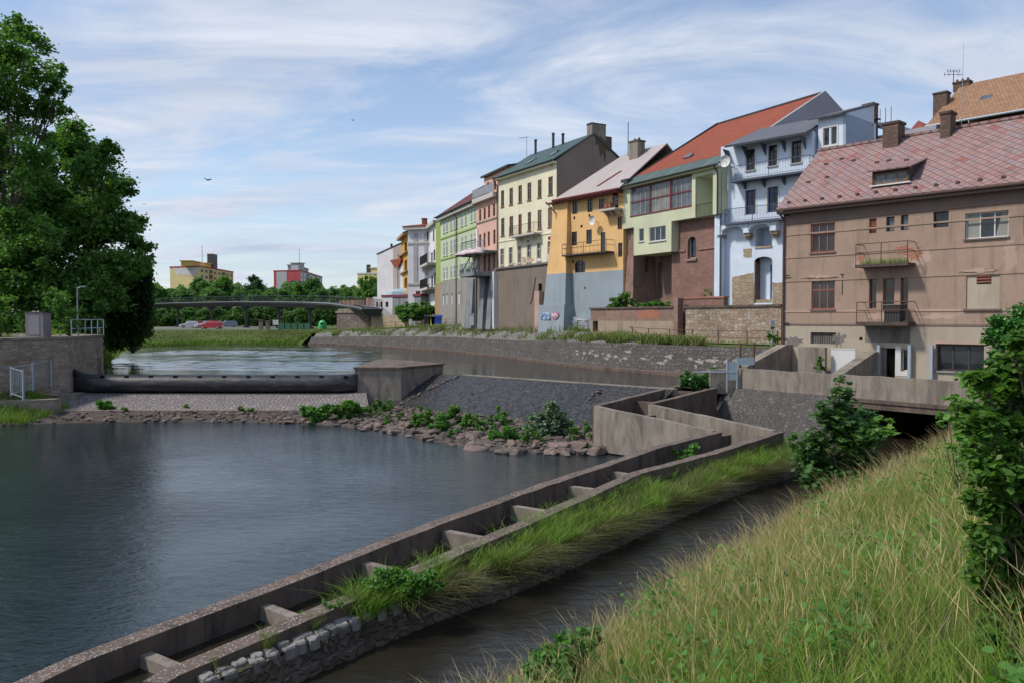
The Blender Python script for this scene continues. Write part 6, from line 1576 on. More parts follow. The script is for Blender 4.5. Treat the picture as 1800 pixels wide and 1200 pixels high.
# ---------------------------------------------------------------- far left houses
def left_houses():
    F = Fr(717.5, 113.0, 755, 112.0); G = Fr(755, 112.0, 768, 105.2)
    root = empty('white_house', F(0, -.3), 'white house with angled bay front, balconies and small red chimney', 'house')
    he = F.px(735, 398)[1]
    mb = MB(); w = [F.R(749.5, 407, 753, 423), F.R(747.5, 497, 753.5, 533), F.R(731, 512, 739, 535)]
    wall_face(mb, F, 0, F.L, -1, he, w, rev=.2); q = [G.R(758, 445, 760.5, 461), G.R(762, 440, 765, 458), G.R(758, 485, 761, 505), G.R(762.5, 480, 766, 503), G.R(761, 406, 763.5, 424)]
    wall_face(mb, G, 0, G.L, -1, he - .3, q, rev=.2); mb.poly([F(0, -1, 0), F(0, -1, -9), F(0, he, -9), F(0, he, 0)]); mb.poly([G(G.L, -1, 0), G(G.L, -1, -9), G(G.L, he, -9), G(G.L, he, 0)]); mb.build('wall', M['pale_plaster'], root)
    window(root, F, w[0], 'wood_dark', 'glass', 2, None, rev=.2); window(root, F, w[1], 'wood_brown', 'glass', 2, .3, rev=.2, name='door'); window(root, F, w[2], 'wood_brown', 'glass', 2, .3, rev=.2)
    for r in q: window(root, G, r, 'wood_dark', 'glass', 1, .3, rev=.2)
    for py in (427, 499): h = F.px(735, py)[1]; mb = MB(); F.box(mb, -.1, F.L, h - .15, h + .12, 0, .14); mb.build('string_course', M['pale_trim'], root)
    mb = MB(); F.box(mb, .9, 1.5, h, he - 1, 0, .08); F.box(mb, F.L - .7, F.L - .3, h, he - 1, 0, .08); mb.build('pilaster', M['gblock'], root)
    mb = MB(); F.box(mb, -.5, F.L + .3, he - .5, he, -.2, .6); G.box(mb, .3, G.L, he - .5, he - .05, -.2, .5); mb.build('cornice', M['pale_trim'], root)
    mb = MB(); slab(mb, [F(-.6, he, .7), F(F.L + .3, he, .7), F(F.L + .3, he + 1.0, -5), F(1.5, he + 1.0, -5)], .1); slab(mb, [F(-.6, he, .7), F(1.5, he + 1.0, -5), F(-.6, he, -9)], .1); rf = mb.build('roof', M['red_tile'], root)
    a, h1 = F.px(743, 386, -2); b, _ = F.px(749.5, 386, -2); chimney(rf, F, (a + b) / 2, -2, he, h1, b - a, .6, 'red_tile', 'red_trim')
    for py in (458, 503): h = G.px(761, py, 1)[1]; balcony(root, G, -.6, G.L - .1, h, 1.3, 1.2, 'pale_trim', 'iron', .3, brackets=4, step=.09)
    # ochre house, a thin slice
    F = Fr(706, 123.5, 717.8, 114.5); root = empty('ochre_house', F(0, -.3), 'narrow slice of an ochre yellow house left of the white bay', 'house')
    he = F.px(708, 418)[1]; w = [F.R(711, 428 + k * 31, 715.5, 446 + k * 30) for k in range(4)]
    mb = MB(); wall_face(mb, F, 0, F.L, -1, he, w, rev=.35); shell(mb, F, 0, F.L, -1, he, 8); mb.build('wall', M['ochre_plaster'], root)
    for r in w: window(root, F, r, 'wood_brown', 'glass', 2, .3, rev=.35)
    mb = MB(); F.box(mb, -.3, F.L, he - .3, he + .1, 0, .7)
    for py in (445, 478): h = F.px(712, py)[1]; F.box(mb, -.2, F.L, h - .2, h, 0, .4)
    mb.build('cornice', M['tan_plaster'], root)
    mb = MB(); slab(mb, [F(-.3, he + .1, .7), F(F.L, he + .1, .7), F(F.L, he + 2, -5), F(-.3, he + 2, -5)], .15); mb.build('roof', M['dark_trim'], root)
    # pale lilac gable wall house
    F = Fr(663.5, 131.0, 709, 127.0); root = empty('lilac_house', F(0, -.3), 'pale lilac windowless gable house at the left end of the row', 'house')
    s1, h1 = F.px(691, 435.5); h0 = F.px(664, 447.5)[1]; h2 = F.px(709, 428)[1]; hq = F.px(680, 440)[1]
    mb = MB(); mb.prism([F(0, -1, 0), F(s1, -1, 0), F(s1, h1, 0), F(s1 * .55, hq, 0), F(0, h0, 0)], -F.n * 9, 0); mb.prism([F(s1 + .003, -1, 0.02), F(F.L, -1, .02), F(F.L, h2, .02), F(s1 + .003, h1, .02)], -F.n * 9, 1); mb.build('wall', [M['pale_plaster'], plaster('pinkish_grey_plaster', (.46, .38, .35))], root)
    mb = MB(); slab(mb, [F(-.1, h0 + .12, .1), F(F.L, h2 + .25, .1), F(F.L, h2 + .25, -9), F(-.1, h0 + .12, -9)], .15); rf = mb.build('roof', M['dark_trim'], root)
    mb = MB(); p = F(F.px(680, 440)[0], hq, -1); mb.tube(p, p + Vector((0, 0, 1.1)), .2); mb.build('vent_pipe', M['dark_trim'], rf)
    # low white house with little red hip roof tucked in front
    F = Fr(690, 125.0, 709.5, 121.0); root = empty('little_red_roof_house', F(0, -.3), 'little white house with red hipped roof in front of the lilac gable', 'house')
    he = F.px(698, 470)[1]; mb = MB(); s = F.px(697, 470)[0]; s2 = F.px(703, 470)[0]; F.box(mb, s, F.L, -.5, he + .6, -3, 0, 0); mb.build('wall', M['white_plaster'], root)
    mb = MB(); ht = F.px(695, 457)[1]; mb.prism([F(0, ht, .4), F(F.L, ht, .4), F(F.L, he + 1, .4), F(s2, he - .1, .3), F(s, he - .1, .3)], -F.n * 3); rf = mb.build('roof', M['red_tile'], root)
    chimney(rf, F, F.px(698, 457)[0], -.6, ht - .2, ht + .6, .8, .6, 'brick_pale', 'concrete'); p = F(s2 - .2, -.5, .2); pipe(root, [F(s2 - .2, he, .3), F(s2 - .2, .5, .25)], 'steel', .15)
    # flat white annex with red edged roof
    F = Fr(656, 119.5, 690, 117.0); G = Fr(690, 117.0, 740, 111.5); root = empty('white_annex', F(0, .4), 'low flat white annex with red roof edge beside the footbridge', 'annex')
    h1 = F.px(672, 522)[1]; h0 = -.5; w = [F.R(661.8, 531, 664.6, 540), F.R(668.5, 531, 672, 540), F.R(677.5, 531, 683, 540)]; q = [G.R(712.5, 530.5, 717, 538), G.R(726.5, 530.5, 731, 537)]
    mb = MB(); wall_face(mb, F, 0, F.L, h0, h1, w, rev=.2); wall_face(mb, G, 0, G.L, h0, h1 - .1, q, rev=.2, mat=1); shell(mb, G, 0, G.L, h0, h1 - .1, 5, 0, 1); mb.poly([F(0, h0, 0), F(0, h0, -5), F(0, h1, -5), F(0, h1, 0)]); mb.poly([F(0, h1, 0), F(F.L, h1, 0), F(F.L, h1, -5), F(0, h1, -5)]); mb.build('wall', [M['white_plaster'], M['concrete_blue']], root)
    for r in w: window(root, F, r, 'wood_dark', 'glass', 1, None, rev=.2)
    for r in q: window(root, G, r, 'wood_dark', 'glass', 1, None, rev=.2)
    mb = MB(); F.box(mb, F.L * .45, F.L + .1, h1 - .02, h1 + .25, -5, .12); G.box(mb, .1, G.L + .2, h1 - .12, h1 + .22, -5, .15); mb.build('roof', M['red_trim'], root)
    root = empty('covered_boat', G(.6, h1 + .3, -2), 'blue and white covered shape standing on the annex roof', 'cover'); mb = MB(); p = G(.8, h1 + .22, -2)
    mb.loft([[p + Vector((x * 3.2 * k, y * .8 * k, z)) for x, y in [(math.cos(t), math.sin(t)) for t in [j * .785 for j in range(8)]]] for k, z in ((1, 0), (.9, .5), (.55, .9), (.05, 1.05))]); mb.build('tarpaulin', flat('blue_white_tarp', (.36, .47, .55), .6), root)
    root = empty('green_tent', G(2.6, h1 + .3, -3), 'dark green dome cover on the annex roof', 'cover'); mb = MB(); p = G(3.2, h1 + .22, -2.6)
    mb.loft([[p + Vector((x * 1.8 * k, y * 1.2 * k, z)) for x, y in [(math.cos(t), math.sin(t)) for t in [j * .524 for j in range(12)]]] for k, z in ((1, 0), (.95, .7), (.7, 1.3), (.3, 1.65), (.03, 1.75))]); mb.build('tarpaulin', flat('green_tarp', (.05, .16, .10), .6), root)
left_houses()

# ---------------------------------------------------------------- tower blocks far behind
def block(name, label, F, G, he, mats, deco, pent, base=-6):
    root = empty(name, F(0, base), label, 'apartment block')
    mb = MB(); wall_face(mb, F, 0, F.L, base, he, [], mat=0)
    wins = []; n = 8
    for k in range(9):
        for j in range(n):
            s = G.L * (j + .5) / n; h = he - 1.9 - k * 2.9
            if j in (2, 5): continue
            if len(wins) < 40: wins.append((s - G.L / n * .27, s + G.L / n * .27, h - .85, h + .75))
    wall_face(mb, G, 0, G.L, base, he, wins, rev=.15, mat=1); bk = F(0, 0) + (G(G.L, 0) - F(F.L, 0)); U = lambda p, h: (p.x, p.y, h)
    mb.poly([U(F(0, 0), base), U(F(0, 0), he), U(bk, he), U(bk, base)], 0); mb.poly([U(bk, base), U(bk, he), U(G(G.L, 0), he), U(G(G.L, 0), base)], 1); mb.poly([F(0, he), F(F.L, he), G(G.L, he), U(bk, he)], 1)
    mb.build('wall', [M[m] for m in mats], root)
    for r in wins: window(root, G, r, 'wood_white', 'glass', 2, None, rev=.15, fw=.12)
    for j in (2, 5):
        s = G.L * (j + .5) / n; mb = MB(); G.box(mb, s - G.L / n * .4, s + G.L / n * .4, base, he - 1.0, -.03, .05); 
        for k in range(8): G.box(mb, s - G.L / n * .4, s + G.L / n * .4, he - 3.6 - k * 2.9, he - 2.5 - k * 2.9, .05, .8, 1)
        mb.build('loggia_stack', [M['wood_dark'], M[deco[0]]], root)
    mb = MB(); F.box(mb, -.2, F.L, he - .3, he + .3, -.2, .2); G.box(mb, .2, G.L + .2, he - .3, he + .3, -.2, .2); mb.build('parapet', M[deco[1]], root)
    for (fr, s0, s1, o, hh) in pent:
        mb = MB(); fr.box(mb, s0, s1, he, he + hh, o - 5, o); fr.box(mb, s0 - .5, s1 + .5, he + hh, he + hh + .4, o - 5.5, o + .5); mb.build('lift_house', M[deco[2]], root)
    return root
F = Fr(300, 385, 352, 378); G = Fr(352, 378, 411, 425)
he = F.px(326, 469)[1]
r = block('yellow_block', 'yellow apartment block with white gable panel behind the trees', F, G, he, ('yblock', 'yblock'), ('oblock', 'rblock', 'oblock'), [(G, -2, 9, -3, 2.2), (G, 18, 27, -4, 2.6)])
mb = MB(); q = [F.px(301, 469), F.px(350, 469), F.px(343, 484), F.px(313, 484)]; mb.prism([F(s, h, .06) for s, h in q], -F.n * .06); mb.build('gable_panel', M['wblock'], r)
mb = MB(); G.box(mb, 26, 32, he, he + 8, -6, -3); mb.build('chimney', flat('dark_chimney', (.06, .06, .065)), r)
mb = MB(); p = G(14, he, -4); mb.tube(p, p + Vector((0, 0, 11)), .15); mb.build('aerial_mast', M['steel'], r)
F = Fr(482, 437, 529, 430); G = Fr(529, 430, 567, 500); he = F.px(505, 476)[1]
r = block('red_block', 'red and grey apartment block behind the trees', F, G, he, ('rblock', 'gblock'), ('gblock', 'rblock', 'gblock'), [(F, 10, 15, -2, 4.0), (G, 6, 20, -3, 3.0), (G, 26, 40, -3, 2.8)])
mb = MB(); a, b = F.px(486, 480)[0], F.px(504, 480)[0]; F.box(mb, a, b, -6, he - .4, 0, .08); mb.build('gable_panel', M['gblock'], r)
mb = MB(); p = G(18, he, -4); mb.tube(p, p + Vector((0, 0, 13)), .15); mb.build('aerial_mast', M['steel'], r)
F = Fr(629, 402, 668, 398); G = Fr(668, 398, 700, 430); he = F.px(640, 481)[1]
r = block('pale_yellow_block', 'pale yellow apartment block half hidden by the lilac gable', F, G, he, ('yblock', 'yblock'), ('yblock', 'wblock', 'yblock'), [(F, 6, 10, -2, 2.6)])
mb = MB(); a = F.px(644, 470)[0]; F.box(mb, a - .8, a + .8, he, he + 4.5, -3, -1.5); mb.build('chimney', flat('dark_flue', (.04, .045, .05)), r)
F = Fr(488, 300, 530, 297); root = empty('gabled_villa', F(0, -2), 'cream villa with brown gable roof before the red block', 'house')
h0 = F.px(505, 512)[1]; mb = MB(); s1, hp = F.px(514, 493); mb.prism([F(2, -2, 0), F(F.L, -2, 0), F(F.L, h0 - .6, 0), F(s1, hp - .4, 0), F(2, h0, 0)], -F.n * 8); mb.build('wall', M['yblock'], root)
mb = MB(); slab(mb, [F(1.2, h0 - .3, .5), F(s1, hp, .5), F(s1, hp, -8), F(1.2, h0 - .3, -8)], .3); slab(mb, [F(F.L + .5, h0 - 1.0, .5), F(s1, hp, .5), F(s1, hp, -8), F(F.L + .5, h0 - 1.0, -8)], .3); mb.build('roof', flat('brown_roof', (.10, .07, .065)), root)

# ---------------------------------------------------------------- garden walls below the houses
FW = Fr(1038, 62.0, 1184, 54.8); mb = MB(); L = FW.L
dr = FW.R(1042, 557, 1051, 584); hc = .80
wall_face(mb, FW, 0, L, -.1, hc, [], mat=0); wall_face(mb, FW, 0, L, -1.6, -.1, [dr], rev=.35, mat=1); shell(mb, FW, 0, L, -1.6, hc, .45, 0, 0)
root = empty('brick_garden_wall', FW(0, -1.6), 'low red brick and render garden wall below the olive house', 'garden wall'); mb.build('wall', [M['brick_old'], plaster('blotchy_render', (.34, .27, .20), (.12, .10, .085), .8, .8)], root)
mb = MB(); FW.box(mb, -.1, L + .02, hc, hc + .12, -.55, .1); mb.build('coping', M['concrete'], root)
mb = MB(); FW.box(mb, dr[0], dr[1], dr[2], dr[3], -.44, -.36); mb.build('gate', M['wood_dark'], root)
patch(root, FW, FW.px(1140, 552)[0], .38, 1.6, .4, 77, 'brick_pale', .006, 'bright_brick', 30, .4)
mb = MB(); FW.box(mb, L + .02, L + .42, -1.7, FW.px(1186, 524)[1], -.5, .05); mb.build('brick_pier', M['brick_old'], root)
FX = Fr(1192, 55.6, 1272, 52.4); mb = MB(); FX.box(mb, 0, FX.L, -1.7, FX.px(1230, 525)[1], -.4, 0); ob = mb.build('brick_wall', M['brick_red']); tag(ob, 'dark brick wall with red tile coping set back between the two garden walls', 'garden wall')
mb = MB(); FX.box(mb, -.05, FX.L + .05, FX.px(1230, 525)[1], FX.px(1230, 525)[1] + .1, -.48, .06); mb.build('coping', M['brick_pale'], ob)
FS = Fr(1205, 53.6, 1373, 46.6); mb = MB(); hc = .77; FS.box(mb, 0, FS.L, -1.8, hc, -.5, 0)
ob = mb.build('stone_garden_wall', M['garden_stone']); tag(ob, 'tan rubble stone garden wall in front of the pale blue house', 'garden wall')
mb = MB(); FS.box(mb, -.1, FS.L + .02, hc, hc + .13, -.6, .1); mb.build('coping', M['concrete'], ob)

# ---------------------------------------------------------------- terrace pieces at the brown house
def wedge(s, px_in, name, label, zi, zo, oo, th=.55):
    root = tag(None, None) if False else None
    mb = MB(); mb.prism([FB(s, -3.25, .02), FB(s, zi, .02), FB(s, zi, .6), FB(s, zo, oo), FB(s, -3.25, oo)], FB.d * th)
    o = mb.build(name, M['concrete_pale']); tag(o, label, 'wing wall', 'sloped wing walls on the terrace')
wedge(FB.px(1377, 606)[0] - .05, 0, 'wing_wall', 'left sloped concrete wing wall at the corner drainpipe of the brown house', -1.38, -2.42, 4.6, .6)
wedge(FB.px(1530, 614)[0], 0, 'wing_wall', 'right sloped concrete wing wall beside the dark doorway', -1.62, -2.6, 4.2, .55)
sa, sb = FB.px(1402, 630, 1.2)[0], FB.px(1449, 630, 1.2)[0]
mb = MB(); FB.box(mb, sa, sb, -3.25, -1.45, .9, 1.15); o = mb.build('screen_wall', M['concrete_pale']); tag(o, 'pale concrete screen wall with rusty left edge on the terrace', 'screen wall')
sa, sb = FB.px(1460, 630, .6)[0], FB.px(1503, 630, .6)[0]
mb = MB(); FB.box(mb, sa, sb, -3.25, -1.55, .5, .56); FB.box(mb, sa - .02, sb + .02, -1.55, -1.5, .48, .58); o = mb.build('leaning_board', M['tarp_white']); tag(o, 'plain white board leaning against the brown house', 'panel')
for px, lab in ((1544, 'left of the dark doorway'), (1598.5, 'right of the small white framed window'), (1637, 'left of the wide dark window')):
    s, _ = FB.px(px, 630, .25); p = FB(s, -3.2, .25); mb = MB(); FB.box(mb, s - .07, s + .07, -3.2, FB.px(px, 606, .25)[1], .15, .29); FB.box(mb, s - .12, s + .12, -3.2, -3.12, .1, .34); o = mb.build('steel_post', M['steel_blue']); tag(o, 'upright galvanised steel post ' + lab, 'post', 'steel posts on the terrace')
# dark crate on the lower balcony
s0, h0 = FB.px(1557, 563, .6); s1 = FB.px(1585, 563, .6)[0]; h0 = FB.px(1570, 566, .5)[1]
root = empty('slatted_crate', FB(s0, h0, .2), 'dark slatted crate with pale lid on the lower iron balcony', 'crate'); mb = MB(); FB.box(mb, s0, s1, h0, h0 + .82, .25, .8)
for k in range(6): s = s0 + (s1 - s0) * (k + .2) / 6; FB.box(mb, s, s + .06, h0 + .03, h0 + .8, .8, .82)
mb.build('box_body', M['iron'], root); mb = MB(); FB.box(mb, s0 - .03, s1 + .03, h0 + .82, h0 + .87, .22, .85); mb.build('lid', M['concrete_grey'], root)
mb = MB(); c = FB(s1 + .15, h0 + .32, .6)
for k in range(14): t, t2 = k * .4488, (k + 1) * .4488; mb.tube(c + FB.d * (.28 * math.cos(t) * .6) + Vector((0, 0, .3 * math.sin(t))), c + FB.d * (.28 * math.cos(t2) * .6) + Vector((0, 0, .3 * math.sin(t2))), .035)
mb.build('hoop', M['iron'], root)
# sluice gear at the end of the quay wall
g0 = at_z(1301, 646, -2.42); root = empty('sluice_gate', g0, 'pale blue sluice plate on two rusty posts at the end of the quay', 'sluice')
for k, px in enumerate((1301, 1325)):
    p = at_y(px, 646, g0.y); mb = MB(); mb.tube(p, p + Vector((0, 0, 1.25)), .06, n=8); mb.build('post', M['rust'], root)
mb = MB(); p = at_y(1293, 646, g0.y - .1); q = at_y(1326, 632, g0.y - .1); mb.box(p.x, g0.y - .12, p.z + .15, q.x, g0.y - .07, q.z + .1); mb.build('gate_plate', M['steel_blue'], root)
mb = MB(); p = at_y(1280, 660, g0.y); mb.box(p.x - 1.0, g0.y - .4, -3.7, g0.x + 1.2, g0.y + .4, -2.5); mb.build('plinth', M['concrete_pale'], root)
g1 = at_y(1278, 660, g0.y - .6); mb = MB()
for k in range(2): mb.tube((g1.x + k * .5, g1.y, -3.6), (g1.x + k * .5, g1.y, -1.95), .04)
mb.tube((g1.x - 1.7, g1.y, -2.6), (g1.x + .5, g1.y, -2.6), .04); mb.box(g1.x, g1.y - .02, -3.0, g1.x + .5, g1.y + .02, -2.1); mb.build('guide_frame', M['steel_blue'], root)
# ================================================================ VEGETATION
def gz(x, y): return 0
# ---- trees on the left bank
b = pxb([(-5, 85, 52), (50, 70, 38), (25, 135, 62), (80, 140, 38), (92, 185, 32), (40, 205, 60), (100, 125, 20), (5, 290, 70), (65, 265, 44), (-70, 140, 90), (-70, 270, 100), (108, 160, 16), (20, 45, 26), (60, 320, 40), (15, 390, 60), (-10, 450, 70), (60, 430, 50)], 57, 2.5, 1)
tree('tall_tree', 'tallest airy tree at the left edge with sky showing between its limbs', 'tree', b, (-38.5, 57, -1.05), 'leaf_oak', .29, 390, 3, .28, clump=.30, cn=15)
b = pxb([(150, 255, 42), (118, 245, 36), (165, 300, 42), (188, 262, 20), (130, 335, 70), (200, 335, 32), (70, 380, 80), (178, 395, 56), (212, 405, 34), (236, 388, 18), (248, 428, 24), (110, 445, 76), (222, 462, 42), (252, 455, 16), (30, 440, 80), (-30, 400, 90)], 63, 2.5, 2)
tree('broad_tree', 'broad dense tree behind the stone abutment sloping down towards the river', 'tree', b, (-33.5, 63, -1.05), 'leaf_oak', .32, 820, 5, .4, clump=.36)
b = pxb([(40, 500, 66), (120, 510, 60), (170, 520, 50), (-30, 520, 80), (200, 470, 45), (80, 555, 45), (150, 565, 40), (5, 575, 40)], 59, 2, 3)
tree('dark_tree', 'dark low tree filling the shade behind the switch cabinet', 'tree', b, (-34.5, 59, -1.05), 'leaf_oak', .3, 820, 7, .25)
b = pxb([(108, 545, 24), (118, 575, 20), (95, 520, 22), (92, 575, 14)], 47.5, .4, 4)
tree('young_tree', 'bright green young tree beside the switch cabinet', 'tree', b, (b[1][0], 47.5, -1.0), 'leaf_oak', .15, 1400, 9, .06)
b = pxb([(8, 530, 20), (2, 562, 24), (14, 580, 12)], 45.5, .3, 5)
tree('young_tree', 'bright green sapling at the left edge above the abutment wall', 'tree', b, (b[1][0], 45.5, -1.0), 'leaf_light', .15, 1400, 10, .05)
# weeping willow
root = empty('weeping_willow', (-36.5, 68, -1.6), 'dark weeping willow trailing its strands over the upper river', 'tree')
r = np.random.default_rng(40); cs = []
for k in range(420):
    px = 182 + 84 * r.random() ** .9; top = r.uniform(455, 520); bot = 545 + r.random() ** .6 * 75 - max(0, px - 235) * .9; Y = 66.5 + r.uniform(-2.5, 2.0)
    a = np.array(at_y(px, top, Y)); e = np.array(at_y(px + r.uniform(-5, 5), bot, Y)); m = int(40 + 30 * r.random())
    f = r.random(m)[:, None]; cs.append(a + (e - a) * f + r.normal(0, .12, (m, 3)) * np.array([1, 1, .5]))
leafcloud('hanging_strands', np.concatenate(cs), .30, 'leaf_weep', root, 41, 'kite', .1, 3.0)
c2 = pxb([(205, 470, 36), (235, 485, 26), (250, 500, 14), (190, 520, 40), (225, 540, 30), (215, 575, 26)], 66.5, 1.5, 6)
leafcloud('crown', blobpts(c2, 1100, 42), .3, 'leaf_weep', root, 43, 'kite', .3, 1.0)
mb = MB(); mb.tube((-36, 68, -2.2), (-35, 67.5, 1.8), .4, .3, 8); mb.tube((-35, 67.5, 1.8), (-32.6, 66.5, 4.5), .3, .12, 7); mb.build('trunk', M['bark'], root)

# ---- trees beyond the footbridge
far = [(268, 500, 36), (300, 505, 34), (347, 488, 42), (392, 484, 52), (428, 505, 34), (498, 508, 30), (526, 497, 32), (552, 487, 40), (585, 503, 36), (612, 506, 32), (320, 508, 34), (372, 508, 32), (470, 510, 36), (445, 508, 30), (570, 508, 30), (630, 512, 28)]
words = ['leftmost', 'second from left', 'rounded', 'broad', 'low', 'bushy', 'dark', 'tall']
for i, (px, py, w) in enumerate(far):
    Y = 222 + (i * 37 % 40); k = Y / F0; p = at_y(px, py, Y); ht = p.z + 2.2; R = w * k * .5
    rg = random.Random(i); bl = []
    for j in range(7):
        f = rg.uniform(.18, .86); bl.append((p.x + rg.uniform(-1, 1) * R * .75, Y + rg.uniform(-1, 1) * R * .6, -2.2 + ht * f, R * rg.uniform(.45, .68)))
    bl.append((p.x, Y, -2.2 + ht - R * .55, R * .55)); bl.append((p.x - R * .5, Y - 1, -.3, R * .6)); bl.append((p.x + R * .5, Y - 1, -.3, R * .6))
    where = ['at the far left beyond the footbridge', 'beyond the left span of the footbridge', 'in front of the yellow block gable', 'before the windows of the yellow block', 'right of the yellow block', 'left of the cream villa', 'right before the cream villa', 'before the red block', 'right of the red block', 'left of the pale yellow block', 'low between the left footbridge piers', 'below the middle of the yellow block', 'beyond the middle of the footbridge', 'left of the dark conifer', 'beyond the right end of the footbridge', 'beside the brick parapet of the footbridge'][i]
    tree('park_tree', 'round green park tree ' + where, 'tree', bl, (p.x, Y, -2.2), 'leaf_far' if i % 3 else 'leaf_oak', .62, 240, 50 + i, .25, 'park trees beyond the footbridge', clump=.42, limbs=False)
p = at_y(453, 484, 232); bl = [(p.x + random.uniform(-1.5, 1.5), 232, z, r_) for z, r_ in ((2, 4), (5, 3.6), (8, 3), (10, 2.3), (11.8, 1.4))]
tree('conifer', 'dark ragged conifer rising above the park trees between the two blocks', 'tree', bl, (p.x, 232, -2), 'leaf_conifer', .55, 330, 80, .25, limbs=False)
# far wood behind the park trees, one continuous mass
r = np.random.default_rng(90); n = 26000; px = r.uniform(225, 690, n); Y = r.uniform(272, 300, n); topv = 504 + 5 * np.sin(px * .045) + 4 * np.sin(px * .13 + 1) + 3 * np.sin(px * .31); v = topv + (572 - topv) * r.random(n) ** 1.3
c = np.stack([(px - 900) / F0 * Y, Y, (562 - v) / F0 * Y], 1); struct(tag(leafcloud('distant_wood', c, 1.25, 'leaf_far', None, 91), 'continuous far wood behind the park trees'), 'stuff')
# undergrowth under the bridge: hedge of bushes
for i in range(15):
    px = 250 + i * 24; Y = 206 + (i * 13 % 7); p = at_y(px, 552, Y); rg = random.Random(i + 99)
    bl = [(p.x + rg.uniform(-2, 2), Y, rg.uniform(-1.2, 2.6), rg.uniform(1.6, 2.5)) for _ in range(5)]
    tree('bush', 'dark bush in the hedge below the footbridge deck', 'bush', bl, (p.x, Y, -2), 'leaf_far' if i % 2 else 'leaf_dark', .5, 330, 120 + i, .1, 'hedge bushes below the footbridge', trunk=False)
bl = pxb([(648, 500, 16), (640, 520, 18), (655, 525, 18), (646, 545, 18), (660, 545, 12)], 142, 1, 8)
tree('park_tree', 'green tree standing in front of the pale yellow block left of the lilac gable', 'tree', bl, (bl[0][0], 142, -1.6), 'leaf_oak', .45, 420, 140, .2)
bl = pxb([(705, 548, 14), (725, 545, 16), (745, 543, 15), (758, 548, 13), (715, 556, 14), (740, 556, 15)], 106, 1, 9)
tree('bush', 'big dark green bush in front of the white annex', 'bush', bl, (bl[1][0], 106, -.8), 'leaf_oak', .3, 1000, 141, .1, trunk=False)
bl = pxb([(1082, 532, 13), (1100, 525, 12), (1075, 540, 10), (1115, 535, 10), (1140, 538, 8), (1165, 538, 8), (1092, 540, 12)], 60.5, .3, 10)
tree('bush', 'leafy green bush growing behind the brick garden wall', 'bush', bl, (bl[1][0], 60.5, -.9), 'leaf_oak', .2, 2200, 142, .06, trunk=False)
bl = pxb([(1130, 536, 8), (1150, 537, 8), (1172, 537, 7), (1160, 533, 5)], 58.5, .3, 10)
tree('weed_clump', 'low green weeds along the top of the brick garden wall', 'plant', bl, (bl[1][0], 58.5, -.9), 'leaf_nettle', .16, 2400, 143, .06, trunk=False)
bl = pxb([(1243, 512, 6), (1248, 519, 5), (1238, 520, 5)], 54.4, .1, 11)
tree('sapling', 'small sapling growing out of the dark brick wall below the olive house', 'plant', bl, (bl[0][0], 54.4, .9), 'leaf_oak', .13, 900, 144, .02)
bl = pxb([(1360, 588, 9), (1352, 595, 8), (1366, 598, 8), (1358, 578, 5)], 45.2, .1, 12)
tree('weed_clump', 'leafy weeds at the right end of the quay beside the drainpipe', 'plant', bl, (bl[0][0], 45.2, -1.5), 'leaf_oak', .13, 1400, 145, .02, trunk=False)
# ivy mounds at the ladder head
bl = pxb([(1212, 668, 17), (1236, 672, 16), (1257, 660, 14), (1205, 660, 9), (1225, 676, 14), (1266, 672, 10)], 40.3, .3, 13)
tree('ivy_mound', 'dense dark ivy mound on the upper end of the fish ladder', 'plant', bl, (bl[1][0], 40.3, -4.2), 'leaf_ivy', .15, 4200, 146, .03, trunk=False)
bl = pxb([(1790, 585, 42), (1760, 600, 28), (1775, 570, 24), (1815, 570, 40), (1760, 630, 26), (1800, 630, 40), (1745, 640, 14), (1840, 600, 50)], 30.5, .5, 14)
tree('ivy_bush', 'rounded dark ivy covered bush at the right edge before the brown house', 'bush', bl, (bl[0][0], 30.5, -3.6), 'leaf_ivy', .15, 4200, 147, .1, trunk=False)
bl = pxb([(1440, 632, 7), (1444, 640, 8), (1437, 645, 7), (1446, 648, 7)], 38.6, .1, 15)
tree('terrace_weed', 'tall green weed in front of the pale screen wall on the terrace', 'plant', bl, (bl[0][0], 38.6, -3.2), 'leaf_oak', .12, 2400, 148, .02)
# ---- plants on the rubble below the weir
def clump(px, py, Y, l, name, label, mat, leaf, per, seed, shape='kite'):
    per *= 2.2; leaf *= 1.15; l = [(a, b_, c_ * 1.12) for a, b_, c_ in l]; shape = 'kite'
    bl = pxb(l, Y, .15, seed); zb = min(b_[2] - b_[3] for b_ in bl) - .05
    return tree(name, label, 'plant', bl, (bl[0][0], Y, zb), mat, leaf, per, seed, .02, trunk=False, shape=shape, group=None)
clump(0, 0, 41.2, [(545, 722, 14), (565, 725, 16), (560, 737, 12)], 'reed_clump', 'leafy green clump at the left end of the rubble near the cobbled apron', 'leaf_nettle', .15, 2200, 201, 'thin')
clump(0, 0, 41.6, [(590, 722, 12), (612, 716, 14), (630, 714, 12), (600, 735, 12)], 'reed_clump', 'grassy green clump in front of the concrete pier', 'leaf_oak', .2, 2200, 202, 'thin')
clump(0, 0, 38.2, [(733, 736, 11), (730, 745, 9)], 'weed_clump', 'rounded green weed clump, leftmost on the rubble heap', 'leaf_nettle', .12, 2600, 203)
clump(0, 0, 36.8, [(773, 740, 13), (768, 750, 11), (782, 748, 10)], 'weed_clump', 'green weed clump in the middle of the rubble heap', 'leaf_nettle', .12, 2600, 204)
clump(0, 0, 37.8, [(795, 722, 11), (792, 732, 10), (820, 738, 11), (845, 745, 10)], 'weed_clump', 'green weeds along the foot of the dark spillway', 'leaf_oak', .12, 2600, 205)
clump(0, 0, 34.0, [(868, 768, 14), (890, 764, 16), (885, 778, 14), (905, 770, 12), (915, 778, 11)], 'weed_clump', 'wide low green weed mound at the water edge of the rubble', 'leaf_nettle', .11, 2800, 206)
